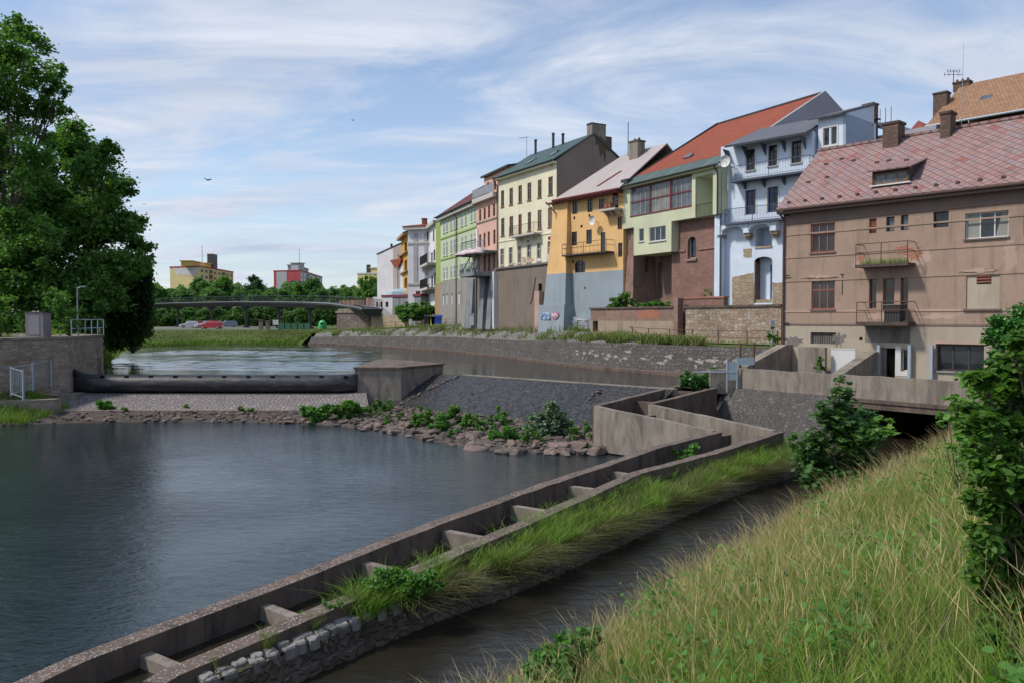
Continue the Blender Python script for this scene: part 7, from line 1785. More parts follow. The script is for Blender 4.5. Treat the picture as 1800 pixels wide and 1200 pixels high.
clump(0, 0, 35.5, [(803, 757, 6), (845, 757, 7), (835, 770, 5)], 'weed_clump', 'small weed tufts between boulders in the middle of the heap', 'leaf_oak', .10, 2600, 207)
rw = random.Random(71); protos = []
for k in range(60):
    f = rw.uniform(3.6, 7.8); g = rw.uniform(.15, .95); p = rub(f, g)
    if k < 5:
        R = .2; bl = [(p.x + rw.gauss(0, .08), p.y + rw.gauss(0, .08), p.z + .12 + .12 * j, R * rw.uniform(.5, .8)) for j in range(3)]
        protos.append(tree('rubble_weed', 'small green weed sprouting between the boulders below the spillway', 'plant', bl, (p.x, p.y, p.z), 'leaf_oak', .10, 5200, 400 + k, .01, 'weeds sprouting in the rubble', trunk=False))
    else:
        o = copy_tree(protos[k % 5]); o.location = p; o.rotation_euler = (0, 0, rw.uniform(0, 6)); sc_ = rw.uniform(.5, 1.6); o.scale = (sc_, sc_, sc_ * rw.uniform(.7, 1.2))
bl = pxb([(965, 722, 18), (950, 735, 18), (980, 735, 20), (940, 752, 17), (965, 750, 24), (992, 755, 18), (960, 768, 22), (990, 770, 15), (968, 708, 9), (1002, 742, 9)], 34.6, .35, 16)
tree('silver_willow', 'silvery green willow bush standing on the rubble below the spillway', 'bush', bl, (bl[4][0], 34.6, -5.2), 'leaf_willow', .15, 5200, 208, .04, shape='kite')
clump(0, 0, 44.0, [(180, 710, 9), (188, 716, 7)], 'reed_clump', 'small reed tuft on the cobbled apron at the left', 'leaf_nettle', .2, 2400, 209, 'thin')
clump(0, 0, 43.3, [(220, 719, 5), (328, 714, 4), (425, 719, 7), (440, 720, 5)], 'weed_clump', 'tiny weeds along the lower kerb of the cobbled apron', 'leaf_oak', .12, 2600, 210)
clump(0, 0, 32.2, [(1100, 790, 10), (1085, 792, 8), (1120, 786, 9)], 'weed_clump', 'weeds at the foot of the pale zigzag wall outside the fish ladder', 'leaf_oak', .12, 2200, 211)
# nettles inside the ladder and on the berm
bl = pxb([(1135, 805, 16), (1160, 800, 18), (1190, 795, 17), (1215, 790, 14), (1175, 812, 16), (1145, 818, 14), (1205, 805, 12)], 25.6, .25, 17)
tree('nettle_patch', 'green nettles growing inside the upper lane of the fish ladder', 'plant', bl, (bl[1][0], 25.6, -5.1), 'leaf_nettle', .13, 2600, 212, .02, trunk=False)
bl = pxb([(665, 1020, 26), (690, 1012, 28), (720, 1015, 28), (750, 1022, 24), (680, 1035, 26), (715, 1038, 26), (645, 1025, 14), (770, 1030, 14)], 12.9, .12, 18)
tree('nettle_patch', 'bright green nettle bank against the fish ladder wall on the berm', 'plant', bl, (bl[1][0], 12.9, -4.9), 'leaf_nettle', .065, 13000, 213, .01, trunk=False, clump=.3)
bl = pxb([(520, 1088, 9), (528, 1075, 7), (560, 1078, 10), (580, 1070, 12), (600, 1065, 8), (570, 1060, 7), (512, 1098, 7)], 12.1, .06, 19)
tree('weed_clump', 'bright weeds at the near end of the berm beside the ladder wall', 'plant', bl, (bl[1][0], 12.1, -4.8), 'leaf_nettle', .05, 16000, 214, .01, trunk=False)
bl = pxb([(975, 915, 17), (1000, 912, 16), (990, 925, 14), (1015, 918, 12)], 18.0, .1, 20)
tree('weed_clump', 'leafy weed cluster halfway along the grassy berm', 'plant', bl, (bl[1][0], 18.0, -4.8), 'leaf_nettle', .075, 7000, 215, .01, trunk=False)
# maple sapling at the canal mouth
root = empty('maple_sapling', (8.9, 23.6, -5.0), 'dark green maple sapling at the mouth of the canal', 'tree')
bl = pxb([(1478, 690, 22), (1465, 715, 30), (1490, 735, 40), (1450, 765, 42), (1505, 765, 44), (1470, 815, 52), (1425, 805, 28), (1525, 815, 34), (1500, 850, 50), (1440, 850, 42), (1476, 668, 10)], 23.2, .5, 21)
leafcloud('crown', blobpts(bl, 900, 220, .42), .155, 'leaf_maple', root, 221, 'maple', 1.5, .8)
bl = pxb([(1545, 745, 18), (1555, 760, 14), (1538, 770, 16), (1560, 740, 8)], 22.6, .3, 22); leafcloud('side_branch', blobpts(bl, 520, 222), .19, 'leaf_light', root, 223, 'maple', 1.5, .6)
mb = MB(); rt = Vector((8.9, 23.6, -5.3))
for px, py in ((1478, 665), (1455, 740), (1515, 750), (1552, 745), (1430, 800)):
    e = at_y(px, py, 23.2); m_ = rt.lerp(e, .5) + Vector((0, 0, .2)); mb.tube(rt, m_, .05, .035, 6); mb.tube(m_, e, .035, .012, 5)
mb.build('trunk', M['bark'], root)
# bushes behind the maple on the berm end
bl = pxb([(1395, 770, 14), (1405, 790, 18), (1390, 800, 16), (1412, 815, 16)], 26.3, .3, 23)
tree('bush', 'low green bush at the outer corner of the fish ladder left of the maple', 'bush', bl, (bl[1][0], 26.3, -5.0), 'leaf_oak', .11, 2600, 224, .02, trunk=False)
# near hazel bush on the right
root = empty('hazel_bush', (3.28, 4.9, -2.0), 'tall leafy hazel bush at the right edge of the picture', 'bush')
bl = pxb([(1795, 640, 42), (1760, 680, 36), (1730, 665, 24), (1770, 740, 48), (1735, 745, 30), (1718, 800, 24), (1775, 820, 52), (1740, 830, 34), (1730, 890, 28), (1770, 900, 46), (1790, 985, 52), (1760, 960, 36), (1800, 1060, 46), (1780, 1110, 36), (1700, 720, 15), (1705, 870, 14), (1715, 930, 14), (1840, 700, 60), (1850, 850, 70), (1850, 1000, 70), (1780, 600, 20), (1800, 610, 26), (1795, 1140, 46), (1765, 1060, 40), (1740, 1000, 32), (1730, 950, 30), (1750, 1110, 30), (1780, 1020, 50), (1698, 800, 12), (1692, 750, 12)], 4.9, .2, 24)
leafcloud('crown', blobpts(bl, 44000, 230, .46, cn=12), .050, 'leaf_hazel', root, 231, 'leaf', 1.0, .5, .45)
mb = MB(); rg = random.Random(6)
for b_ in bl:
    rt = Vector((3.28 + rg.uniform(-.1, .15), 4.9 + rg.uniform(-.1, .1), -2.15)); e = Vector(b_[:3]); m_ = rt.lerp(e, .5) + Vector((.12, 0, .1))
    mb.tube(rt, m_, .014, .010, 5); mb.tube(m_, e, .010, .003, 5)
    for k in range(4): mb.tube(e.lerp(m_, rg.uniform(0, .3)), e + Vector((rg.gauss(0, 1), rg.gauss(0, 1), rg.gauss(0, .7))) * b_[3] * .6, .004, .0015, 4)
mb.build('stem', M['bark'], root)
root = empty('young_alder', (6.7, 11.9, -2.6), 'light green sapling leaning in front of the bridge parapet beside the hazel', 'bush')
bl = pxb([(1668, 735, 18), (1690, 705, 24), (1655, 748, 10), (1680, 760, 20), (1710, 670, 26), (1725, 690, 30), (1690, 780, 24), (1715, 740, 30)], 11.8, .3, 25)
leafcloud('crown', blobpts(bl, 2400, 232, .4), .085, 'leaf_light', root, 233, 'round', 1.0, .4)
mb = MB()
for b_ in bl: mb.tube((6.7, 11.9, -2.7), Vector(b_[:3]), .012, .004, 5)
mb.build('stem', M['bark'], root)

# ---- grasses
def cull(c, pad=60):
    u = 900 + F0 * c[:, 0] / c[:, 1]; v = 562 - F0 * (c[:, 2] + .5) / c[:, 1]
    return (c[:, 1] > 1.0) & (u > -pad * 2) & (u < 1800 + pad * 3) & (v < 1330)
def bank_pts(n, seed, o0, o1, near=9.0, crest=False):
    r = np.random.default_rng(seed); t = r.uniform(-14, 29.5, n); o = r.uniform(o0, o1, n)
    c = np.array([tuple(bank_p(a, b_)) for a, b_ in zip(t, o)]); ok = cull(c) & (r.random(n) < np.minimum(1, near / np.maximum(.1, c[:, 1]))) & ((r.random(n) < .30 + .7 * np.exp(-((o - 2.35) / 2.4) ** 2) + .35 * np.sin(t * 1.3 + 1) * np.sin(o * 1.1)) | (not crest))
    return c[ok], o[ok]
c0, o0 = bank_pts(26000, 300, 2.35, 13, crest=True); r = np.random.default_rng(299); k_ = r.integers(2, 13, len(c0)); c = np.repeat(c0, k_, 0); o = np.repeat(o0, k_); hf = np.repeat(r.uniform(.62, 1.12, len(c0)), k_)
c = c + r.normal(0, 1, c.shape) * np.array([.055, .055, .0]); blades('tall_grass', c, .55, 1.1, .0024, M['grass_tall'], None, 301, .34, 'stuff', 2.8, (-.35, .1, 0), hf * (.66 + .34 * np.clip((o - 2.2) / 2.5, 0, 1))); bpy.data.objects['tall_grass']['label'] = 'tall straw coloured grass on the near bank'
c, o = bank_pts(250000, 302, 2.25, 13); nz = .75 + .3 * np.sin(c[:, 0] * 2.3 + 1) * np.sin(c[:, 1] * 1.9) + .2 * np.sin(c[:, 0] * 5.1) * np.sin(c[:, 1] * 4.3 + 2); blades('green_grass', c, .2, .66, .0066, M['grass_green'], None, 303, .6, hfac=nz); bpy.data.objects['green_grass']['label'] = 'green undergrowth between the straw stalks on the near bank'
# broad leaved weeds in the grass
r = np.random.default_rng(304); cs = []
for k in range(130):
    t, o = r.uniform(-6, 24), r.uniform(2.6, 9); q = bank_p(t, o); R = r.uniform(.15, .4)
    cs.append(np.array(q) + np.array([0, 0, .3]) + r.normal(0, 1, (110, 3)) * np.array([R, R, .14]))
c = np.concatenate(cs); c = c[cull(c)]; struct(tag(leafcloud('bank_weeds', c, .075, 'leaf_nettle', None, 305, 'leaf', 1.0), 'broad leaved weeds low in the near bank grass'), 'stuff')
bl = pxb([(975, 1150, 40), (1010, 1130, 34), (940, 1180, 36), (1030, 1165, 34), (1000, 1180, 40), (1050, 1120, 20)], 9.6, .25, 26)
tree('bramble', 'bright green bramble at the lower edge of the near bank over the canal', 'bush', bl, (bl[1][0], 9.6, -5.0), 'leaf_nettle', .07, 5500, 306, .01, trunk=False, shape='leaf')
# berm
r = np.random.default_rng(310); n = 30000; f = .22 + .78 * r.random(n); g = r.random(n)
keep = r.random(n) < np.clip((f - .2) * 3.2, .1, 1)
nz = np.array([.5 + .5 * math.sin(a * 41 + b_ * 5) * math.sin(a * 17 + 2) for a, b_ in zip(f, g)])
c = np.array([tuple(berm(a, b_)) for a, b_ in zip(f[keep], g[keep])]); struct(blades('berm_grass', c, .07, .30, .010, M['grass_berm'], None, 311, .45, 'stuff', 0, (.05, -.1, 0), .6 + .9 * nz[keep] * np.clip((f[keep] - .15) * 2.2, .3, 1.1)), 'stuff')
n = 15000; f = .26 + .74 * r.random(n) ** .85; f = f[(np.sin(f * 47) + np.sin(f * 113 + 1) + 1.1 > r.random(n) * 1.6 - .3)]; n = len(f); c = np.array([tuple(berm(min(.999, a), .88 + .20 * b_)) for a, b_ in zip(f, r.random(n))]); c[:, 2] -= .22 * r.random(n) ** 2; struct(blades('overhanging_grass', c, .14, .46, .010, M['grass_dry'], None, 312, 1.15, 'stuff', 0, (.6, -.7, 0)), 'stuff')
n = 900; f = .02 + .3 * r.random(n); f = np.round(f * 14) / 14 + r.normal(0, .004, n); f = np.clip(f, .01, .9); c = np.array([tuple(berm(a, b_)) for a, b_ in zip(f, .15 + .5 * r.random(n))]); struct(blades('dry_tufts', c, .08, .28, .006, M['grass_berm'], None, 313, .5), 'stuff')
# quay and far bank
def quay_pts(n, seed, lo, hi, a=0, b_=None):
    r = np.random.default_rng(seed); out = []; b_ = len(STD) - 1 if b_ is None else b_
    for _ in range(n):
        k = a + r.random() * (b_ - a); i = min(len(STD) - 2, int(k)); h = k - i; s = tuple(STD[i][j] + (STD[i + 1][j] - STD[i][j]) * h for j in range(8))
        f = r.random(); off = .76 + lo + (s[3] + hi - lo) * f
        z = s[2] + (s[4] - s[2]) * min(1, max(0, (off - .76) / max(.1, s[3])))
        if off > .76 + s[3]: z = s[4] + .02
        out.append(qp(s, off, z))
    return np.array(out)
c = quay_pts(9000, 320, .0, .2, 3, 36); r = np.random.default_rng(3); pat = np.sin(c[:, 1] * .9) * np.sin(c[:, 0] * 1.7 + 1) > -.05; c = c[pat]; struct(blades('revetment_weeds', c, .2, .8, .055, M['grass_berm'], None, 321, .5), 'stuff')
c = quay_pts(9000, 322, 3.2, 1.2, 0, 49); struct(blades('quay_grass', c, .10, .32, .04, M['grass_green'], None, 323, .5), 'stuff')
def land_pts(n, seed, i0, i1, a, b_):
    r = np.random.default_rng(seed); out = []
    for _ in range(n):
        k = i0 + r.random() * (i1 - i0); i = int(k); h = k - i; x = a + (b_ - a) * r.random()
        def at(row):
            offs = prof_off[row]; 
            for j in range(len(offs) - 1):
                if offs[j] <= x <= offs[j + 1]: f = (x - offs[j]) / (offs[j + 1] - offs[j]); return rows[row][j].lerp(rows[row][j + 1], f)
            return rows[row][-2]
        out.append(tuple(at(i).lerp(at(i + 1), h)))
    return np.array(out)
rows = [[Vector((x + n_.x * o_, y + n_.y * o_, z)) for o_, z in prof] for (x, y, prof), n_ in zip(E, en)]; prof_off = [[q[0] for q in e[2]] for e in E]
c = land_pts(16000, 330, 2, 9, .3, 12); struct(blades('far_bank_grass', c, .07, .22, .08, M['grass_far'], None, 331, .4), 'stuff')
c = land_pts(3000, 332, 1, 9, .2, 1.6); struct(blades('shore_reeds', c, .25, .6, .09, M['grass_green'], None, 333, .3), 'stuff')
c = land_pts(2600, 334, 0, 1.3, .0, 2.0); struct(blades('left_bank_reeds', c, .7, 1.6, .05, M['grass_green'], None, 335, .4), 'stuff')
# quay landward strip
c = land_pts(9000, 340, 10, 18, 5.0, 9.0); struct(blades('wall_foot_grass', c, .12, .4, .04, M['grass_green'], None, 341, .5), 'stuff')
# left shore
r = np.random.default_rng(350); n = 5000; x = r.uniform(-31, -24.5, n); y = r.uniform(39.8, 44.5, n); c = np.stack([x, y, -5.3 + 1.4 * np.clip((y - 39.2) / 4.5, 0, 1) * np.clip((-24.0 - x) / 3.2, 0, 1)], 1); struct(blades('left_shore_grass', c, .15, .5, .03, M['grass_green'], None, 351, .5), 'stuff')

# tussocks along the berm edge and crest
r = np.random.default_rng(360); cs = []
for k in range(150):
    f = .2 + .8 * r.random(); g = r.choice([.08, .5, .85, .97]) + r.normal(0, .05); q = np.array(berm(min(.999, f), g)); cs.append(q + r.normal(0, 1, (70, 3)) * np.array([.10, .10, .0]))
struct(tag(blades('grass_tussocks', np.concatenate(cs), .18, .55, .009, M['grass_green'], None, 361, .75), 'taller grass tussocks on the berm between ladder and canal'), 'stuff')
# ================================================================ FOOTBRIDGE, VEHICLES, SMALL THINGS
BR = [(655, 545, 114, 1.5), (640, 541, 118, 1.85), (597, 534, 136, 2.65), (545, 532, 150, 3.2), (491, 531, 162, 3.55), (433, 530, 174, 3.85), (373, 531, 184, 3.95), (313, 532.5, 193, 3.95), (250, 535, 200, 3.7), (180, 540, 206, 3.3)]
bp = [Vector(((px - 900) / F0 * y, y, z)) for px, py, y, z in BR]
root = empty('footbridge', bp[4] - Vector((0, 0, 5)), 'dark curved steel footbridge crossing in front of the park trees', 'footbridge')
mb = MB(); rings = []
bd = [Vector(p) for p in dense([tuple(p) for p in bp], 6)]
nn = normals([tuple(p) for p in bd])
for p, n_ in zip(bd, nn):
    a = Vector((n_.x, n_.y, 0)) * 1.5; rings.append([p + a, p - a, p - a - Vector((0, 0, .25)), p - a * .55 - Vector((0, 0, 1.0)), p + a * .55 - Vector((0, 0, 1.0)), p + a - Vector((0, 0, .25))])
mb.loft(rings, 0, True, True); mb.build('deck', M['bridge_steel'], root)
mb = MB(); 
for sgn in (1, -1):
    q = [p + Vector((n_.x, n_.y, 0)) * 1.52 * sgn for p, n_ in zip(bd, nn)]
    mb.path([v + Vector((0, 0, .03)) for v in q], .09, 5)
mb.build('edge_beam', M['bridge_rail'], root)
for sgn in (1, -1):
    mb = MB(); q = [p + Vector((n_.x, n_.y, 0)) * 1.45 * sgn for p, n_ in zip(bd, nn)]
    mb.path([v + Vector((0, 0, 1.25)) for v in q], .045, 5); mb.path([v + Vector((0, 0, .75)) for v in q], .025, 4); mb.path([v + Vector((0, 0, .4)) for v in q], .025, 4)
    for v in q: mb.tube(v, v + Vector((0, 0, 1.25)), .04, n=4)
    mb.build('railing', M['bridge_steel'], root)
for k in range(3, 8):
    p = bp[k]; mb = MB(); mb.tube((p.x, p.y, -2.0), (p.x, p.y, p.z - 1.0), .28, .28, 10); mb.tube((p.x, p.y, -2.0), (p.x, p.y, -1.4), .7, .7, 10); mb.obox(p + Vector((-1.0, -.3, -1.5)), (2.0, 0, 0), (0, .6, 0), (0, 0, .45)); mb.build('pier', M['bridge_steel'], root)
# masonry abutment of the footbridge
a0, a1 = at_y(592, 560, 123), at_y(657, 560, 117.5); d = (Vector((a1.x, a1.y, 0)) - Vector((a0.x, a0.y, 0))).normalized(); nb = Vector((-d.y, d.x, 0)); ln = (Vector((a1.x, a1.y, 0)) - Vector((a0.x, a0.y, 0))).length
root = empty('bridge_abutment', (a0.x, a0.y, -1.5), 'rusticated stone abutment at the right end of the footbridge', 'abutment')
mb = MB(); mb.obox((a0.x, a0.y, -1.9), d * ln, nb * 8, (0, 0, 2.9)); mb.build('masonry', rubble('bridge_masonry', [(.20, .165, .14), (.27, .22, .19), (.16, .13, .115)], (.10, .085, .075), 1.2, 2.2, .06, amt=.4), root)
mb = MB(); mb.obox(Vector((a0.x, a0.y, 1.0)) - d * .15 - nb * .15, d * (ln + .3), nb * 8, (0, 0, .3)); mb.obox(Vector((a0.x, a0.y, 1.3)) + d * .3 , d * (ln * .8), nb * 7, (0, 0, .35)); mb.build('coping', M['concrete_pale'], root)
mb = MB(); p = Vector((a0.x, a0.y, 1.3)) + d * ln * .5 + nb * 2.2; mb.obox(p, d * ln * .52, nb * .6, (0, 0, 2.0)); mb.build('brick_parapet', brick('pinkish_brick', (.38, .22, .18), (.32, .19, .16), (.30, .24, .21), amt=.2), root)
mb = MB(); p = Vector((a0.x, a0.y, -1.6)) + d * ln * .86 - nb * .02; mb.obox(p, d * .8, nb * .1, (0, 0, 2.4)); mb.build('drain_niche', M['concrete_dark'], root)
mb = MB(); mb.obox((a1.x - .3, a1.y - .4, -1.9), (at_y(716, 560, 110).x - a1.x, 110 - a1.y, 0), (.4, 1.2, 0), (0, 0, 2.5)); ob = mb.build('retaining_wall', M['tan_stone']); tag(ob, 'pale stone retaining wall under the white annex', 'retaining wall')
# brick parapet left of the abutment, behind
mb = MB(); p = at_y(596, 528, 131); q = at_y(640, 528, 126); mb.obox((p.x, p.y, 1.2), (q.x - p.x, q.y - p.y, 0), (.3, .8, 0), (0, 0, 1.9)); ob = mb.build('brick_parapet_wall', MAT['brick_old']); tag(ob, 'pinkish brick parapet wall behind the end of the footbridge', 'wall')

# ---- cars
def car_proto(col, kind):
    L, W, H = (4.2, 1.72, 1.48) if kind == 'hatch' else (4.5, 1.75, 1.5) if kind == 'estate' else (4.6, 1.85, 1.95)
    root = bpy.data.objects.new('parked_car', None); COL.objects.link(root)
    h = H; hood = .62 * h
    if kind == 'van': prof = [(-.5, .28), (-.5, .75), (-.49, 1.0)]
    low = [(-L / 2, .32), (-L / 2 + .05, .62), (-L / 2 + .12, hood * .92), (-L / 2 + .55, hood), (L / 2 - 1.1, hood), (L / 2 - .25, hood * .82), (L / 2, .58), (L / 2, .30), (L / 2 - .3, .22), (-L / 2 + .3, .22)]
    mb = MB(); rings = []
    for y, k in ((-W / 2, .93), (-W / 2 + .1, 1.0), (W / 2 - .1, 1.0), (W / 2, .93)): rings.append([(x * (1 if k == 1 else .985), y, .22 + (z - .22) * (1 if k == 1 else .93)) for x, z in low])
    mb.loft(rings, 0, True, True)
    rear = -L / 2 + (.12 if kind != 'hatch' else .25)
    cab = [(rear, hood * .95), (rear + .28, h * .93), (rear + .6, h), (.25, h), (.55, h * .97), (L / 2 - 1.15, hood * .95)]
    rings = []
    for y, k in ((-W / 2 + .06, 0), (-W / 2 + .2, 1), (W / 2 - .2, 1), (W / 2 - .06, 0)):
        rings.append([(x, y, z if k else hood * .95 + (z - hood * .95) * (.0 if False else .35)) for x, z in cab])
    mb.loft(rings, 0, True, True)
    t = NT('car_paint'); t.b.inputs['Coat Weight'].default_value = .6
    body = mb.build('body', t.done(col, .35, None, .5), root)
    mb = MB()
    for sy in (-1, 1):
        yo = sy * (W / 2 - .07); yi = sy * (W / 2 - .19)
        for x0, x1, xa, xb in ((rear + .35, rear + .95, rear + .5, rear + .95), (rear + 1.02, .1, rear + 1.02, .1), (.17, L / 2 - 1.45, .17, .5)):
            mb.prism([(x0, yo, hood + .02), (x1, yo, hood + .02), (xb, yi, h * .93), (xa, yi, h * .93)], (0, sy * .03, 0))
    mb.prism([(L / 2 - 1.22, -W / 2 + .2, hood + .03), (L / 2 - 1.22, W / 2 - .2, hood + .03), (.62, W / 2 - .3, h * .94), (.62, -W / 2 + .3, h * .94)], (.03, 0, .02))
    mb.prism([(rear + .02, -W / 2 + .2, hood + .05), (rear + .02, W / 2 - .2, hood + .05), (rear + .26, W / 2 - .3, h * .9), (rear + .26, -W / 2 + .3, h * .9)], (-.03, 0, .01))
    mb.build('window', M['glass'], root)
    for sx in (-L / 2 + .8, L / 2 - .85):
        for sy in (-1, 1):
            mb = MB(); mb.tube((sx, sy * (W / 2 - .2), .32), (sx, sy * (W / 2 + .01), .32), .32, n=16); w = mb.build('wheel', M['rubber'], root)
            mb = MB(); mb.tube((sx, sy * (W / 2), .32), (sx, sy * (W / 2 + .03), .32), .2, n=10); mb.build('rim', M['steel'], w)
    for sy in (-1, 1):
        mb = MB(); mb.box(L / 2 - .06, sy * W * .38 - .16, .58, L / 2 + .01, sy * W * .38 + .16, .74); mb.build('headlight', M['glass_sky'], root)
        mb = MB(); mb.box(-L / 2 - .01, sy * W * .42 - .1, .6, -L / 2 + .12, sy * W * .42 + .1, .85); mb.build('tail_light', M['red_trim'], root)
    return root
cars = [(333, 576.5, (.62, .62, .62), 'hatch', 'white hatchback, leftmost of the parked cars'), (350, 576, (.42, .02, .025), 'hatch', 'red hatchback squeezed between two white cars'), (362, 576.6, (.60, .61, .63), 'estate', 'white car with tall roof in the middle of the parked row'),
        (373, 577, (.05, .055, .06), 'hatch', 'dark grey car partly hidden behind the red one'), (382, 578, (.42, .02, .03), 'estate', 'red car in front, nearest of the parked row'), (400, 575, (.22, .27, .31), 'estate', 'blue grey car at the right end of the parked row')]
for i, (px, py, col, kind, lab) in enumerate(cars):
    c_ = car_proto(col, kind); p = at_z(px, py, -1.78); c_.location = (p.x, p.y - (3 if i == 4 else 0), -1.785); c_.rotation_euler = (0, 0, math.radians(178 + (i * 7 % 9) if i in (4,) else 205 + i * 3)); tag(c_, lab, 'car', 'cars in the riverside car park')
# ---- small things on the far bank
def P(px, py, z): return at_z(px, py, z)
p = at_y(567, 577, 128); z = -1.75
root = empty('recycling_container', (p.x, p.y, z), 'bright green bell shaped recycling container by the footbridge abutment', 'container')
mb = MB(); rings = []
for k, (r_, h) in enumerate(((.45, 0), (.62, .15), (.68, .7), (.6, 1.2), (.38, 1.55), (.02, 1.68))): rings.append([(p.x + r_ * math.cos(t), p.y + r_ * math.sin(t), z + h) for t in [j * math.pi / 8 for j in range(16)]])
mb.loft(rings, 0, True, True); mb.build('bell_body', flat('bright_green_plastic', (.06, .42, .12), .45), root)
mb = MB(); mb.box(p.x - .2, p.y - .72, z + 1.0, p.x + .2, p.y - .5, z + 1.25); mb.build('slot', M['black'], root)
p = at_y(484, 578, 140); root = empty('notice_board', (p.x, p.y, -1.8), 'white blank notice board on posts at the edge of the car park', 'sign')
mb = MB(); mb.box(p.x - .45, p.y, -.95, p.x + .55, p.y + .06, -.05); mb.build('board', M['tarp_white'], root)
for dx in (-.4, .5): mb = MB(); mb.tube((p.x + dx, p.y + .1, -1.8), (p.x + dx, p.y + .1, 0), .04); mb.build('post', M['steel'], root)
p0, p1 = at_y(489, 570, 143), at_y(545, 570, 140); root = empty('green_fence', (p0.x, p0.y, -1.8), 'green panel fence behind the notice board', 'fence')
mb = MB(); mb.obox((p0.x, p0.y, -1.8), (p1.x - p0.x, p1.y - p0.y, 0), (0, .06, 0), (0, 0, 1.15)); mb.build('panel', flat('green_fence_mesh', (.02, .09, .045), .7), root)
for k in range(6): q = p0.lerp(p1, k / 5); mb = MB(); mb.tube((q.x, q.y - .06, -1.8), (q.x, q.y - .06, -.5), .05); mb.build('post', M['iron'], root)
for k, (px, h, lab) in enumerate(((458, 1.7, 'left brown timber hut post beside the car park'), (470, 1.5, 'right pale timber post beside the car park'))):
    p = at_y(px, 577, 142); mb = MB(); mb.box(p.x - .35, p.y, -1.8, p.x + .35, p.y + .5, -1.8 + h); mb.box(p.x - .45, p.y - .1, -1.8 + h, p.x + .45, p.y + .6, -1.7 + h); ob = mb.build('timber_kiosk', M['wood_weather']); tag(ob, lab, 'kiosk')
# waste bins by the green house
for k, (px, col, lab, w) in enumerate(((751, (.02, .02, .022), 'black waste bin beside the yellow and blue ones', .8), (759, (.55, .42, .04), 'yellow recycling bin between the black and blue ones', .7), (767, (.02, .09, .40), 'blue recycling container with rounded lid below the green house', 1.3))):
    p = at_y(px, 566, 94); z = -.62
    root = empty('waste_bin', (p.x, p.y, z), lab, 'bin'); mb = MB(); mb.prism([(p.x - w * .42, p.y, z + .1), (p.x + w * .42, p.y, z + .1), (p.x + w * .5, p.y, z + .95), (p.x - w * .5, p.y, z + .95)], (0, .7, 0)); mb.build('bin_body', flat('bin_plastic', col, .45), root)
    mb = MB(); mb.loft([[(p.x + x * w * .53, p.y + y, z + .96 + zz) for y, zz in ((-.06, 0), (-.03, .1), (.3, .22), (.7, .1), (.75, 0))] for x in (-1, 1)], 0, True, True); mb.build('lid', flat('bin_lid_plastic', mul(col, .8), .45), root)
    for s in (-.35, .35): mb = MB(); mb.tube((p.x + s * w, p.y + .1, z + .08), (p.x + s * w, p.y + .2, z + .08), .09, n=8); mb.build('wheel', M['rubber'], root)
p = at_y(829, 558, 84); mb = MB(); mb.box(p.x - .25, p.y - .3, -.6, p.x + .25, p.y, .55); mb.box(p.x - .3, p.y - .34, .55, p.x + .3, p.y + .04, .62); ob = mb.build('meter_cabinet', M['white_trim']); tag(ob, 'small white meter cabinet at the foot of the grey concrete piers', 'cabinet')
# quay railing
root = empty('quay_railing', qp(STD[25], 3, -1), 'long rusty two bar railing along the top of the quay', 'railing')
acc = []; 
for k in range(5, len(STD) - 2):
    s = STD[k]; acc.append(Vector(qp(s, .76 + s[3] + .5, s[4] + .03)))
_, Ln = arcpos(acc)
tot = Ln[-1]; npost = 34; posts = []
for i in range(npost + 1):
    t = tot * i / npost; j = max(q for q in range(len(Ln)) if Ln[q] <= t + 1e-6); j = min(j, len(acc) - 2); posts.append(acc[j].lerp(acc[j + 1], (t - Ln[j]) / (Ln[j + 1] - Ln[j])))
for p in posts: mb = MB(); mb.tube(p - Vector((0, 0, .1)), p + Vector((0, 0, .88)), .035, n=6); mb.build('post', M['rust'], root)
for h in (.45, .86): mb = MB(); mb.path([p + Vector((0, 0, h)) for p in posts], .02, 5); mb.build('rail', M['rust'], root)
# grey sign post near the end of the railing
p = at_y(1357, 590, 46.2); mb = MB(); mb.tube((p.x, p.y, -1.5), (p.x, p.y, -.1), .06, n=8); mb.box(p.x - .12, p.y - .1, -.35, p.x + .12, p.y + .1, -.05); ob = mb.build('meter_post', M['steel_blue']); tag(ob, 'short grey blue metal post by the tan stone wall', 'post')
# birds
for i, (px, py, Y, sp, lab) in enumerate(((365, 317, 85, .40, 'bird gliding with spread wings left of the centre sky'), (620, 212, 160, .30, 'small far bird above the houses in the middle sky'))):
    p = at_y(px, py, Y); mb = MB()
    mb.loft([[p + Vector((.02 * math.cos(t) * k + dx, .07 * k * math.cos(t), .06 * k * math.sin(t))) for t in [j * 1.047 for j in range(6)]] for dx, k in ((-.2, .1), (-.1, .8), (.08, 1), (.2, .5), (.28, .1))], 0, True, True)
    for sg in (-1, 1):
        mb.prism([p + Vector((-.05, 0, .03)), p + Vector((.1, 0, .03)), p + Vector((.08 + sg * .02, sg * .3, .12 * sp)), p + Vector((sg * sp * .95, sg * .25, .10)), p + Vector((sg * sp * .55, sg * .2, .16))], (0, 0, .012))
    ob = mb.build('bird', flat('dark_plumage', (.03, .03, .032), .8)); tag(ob, lab, 'bird')

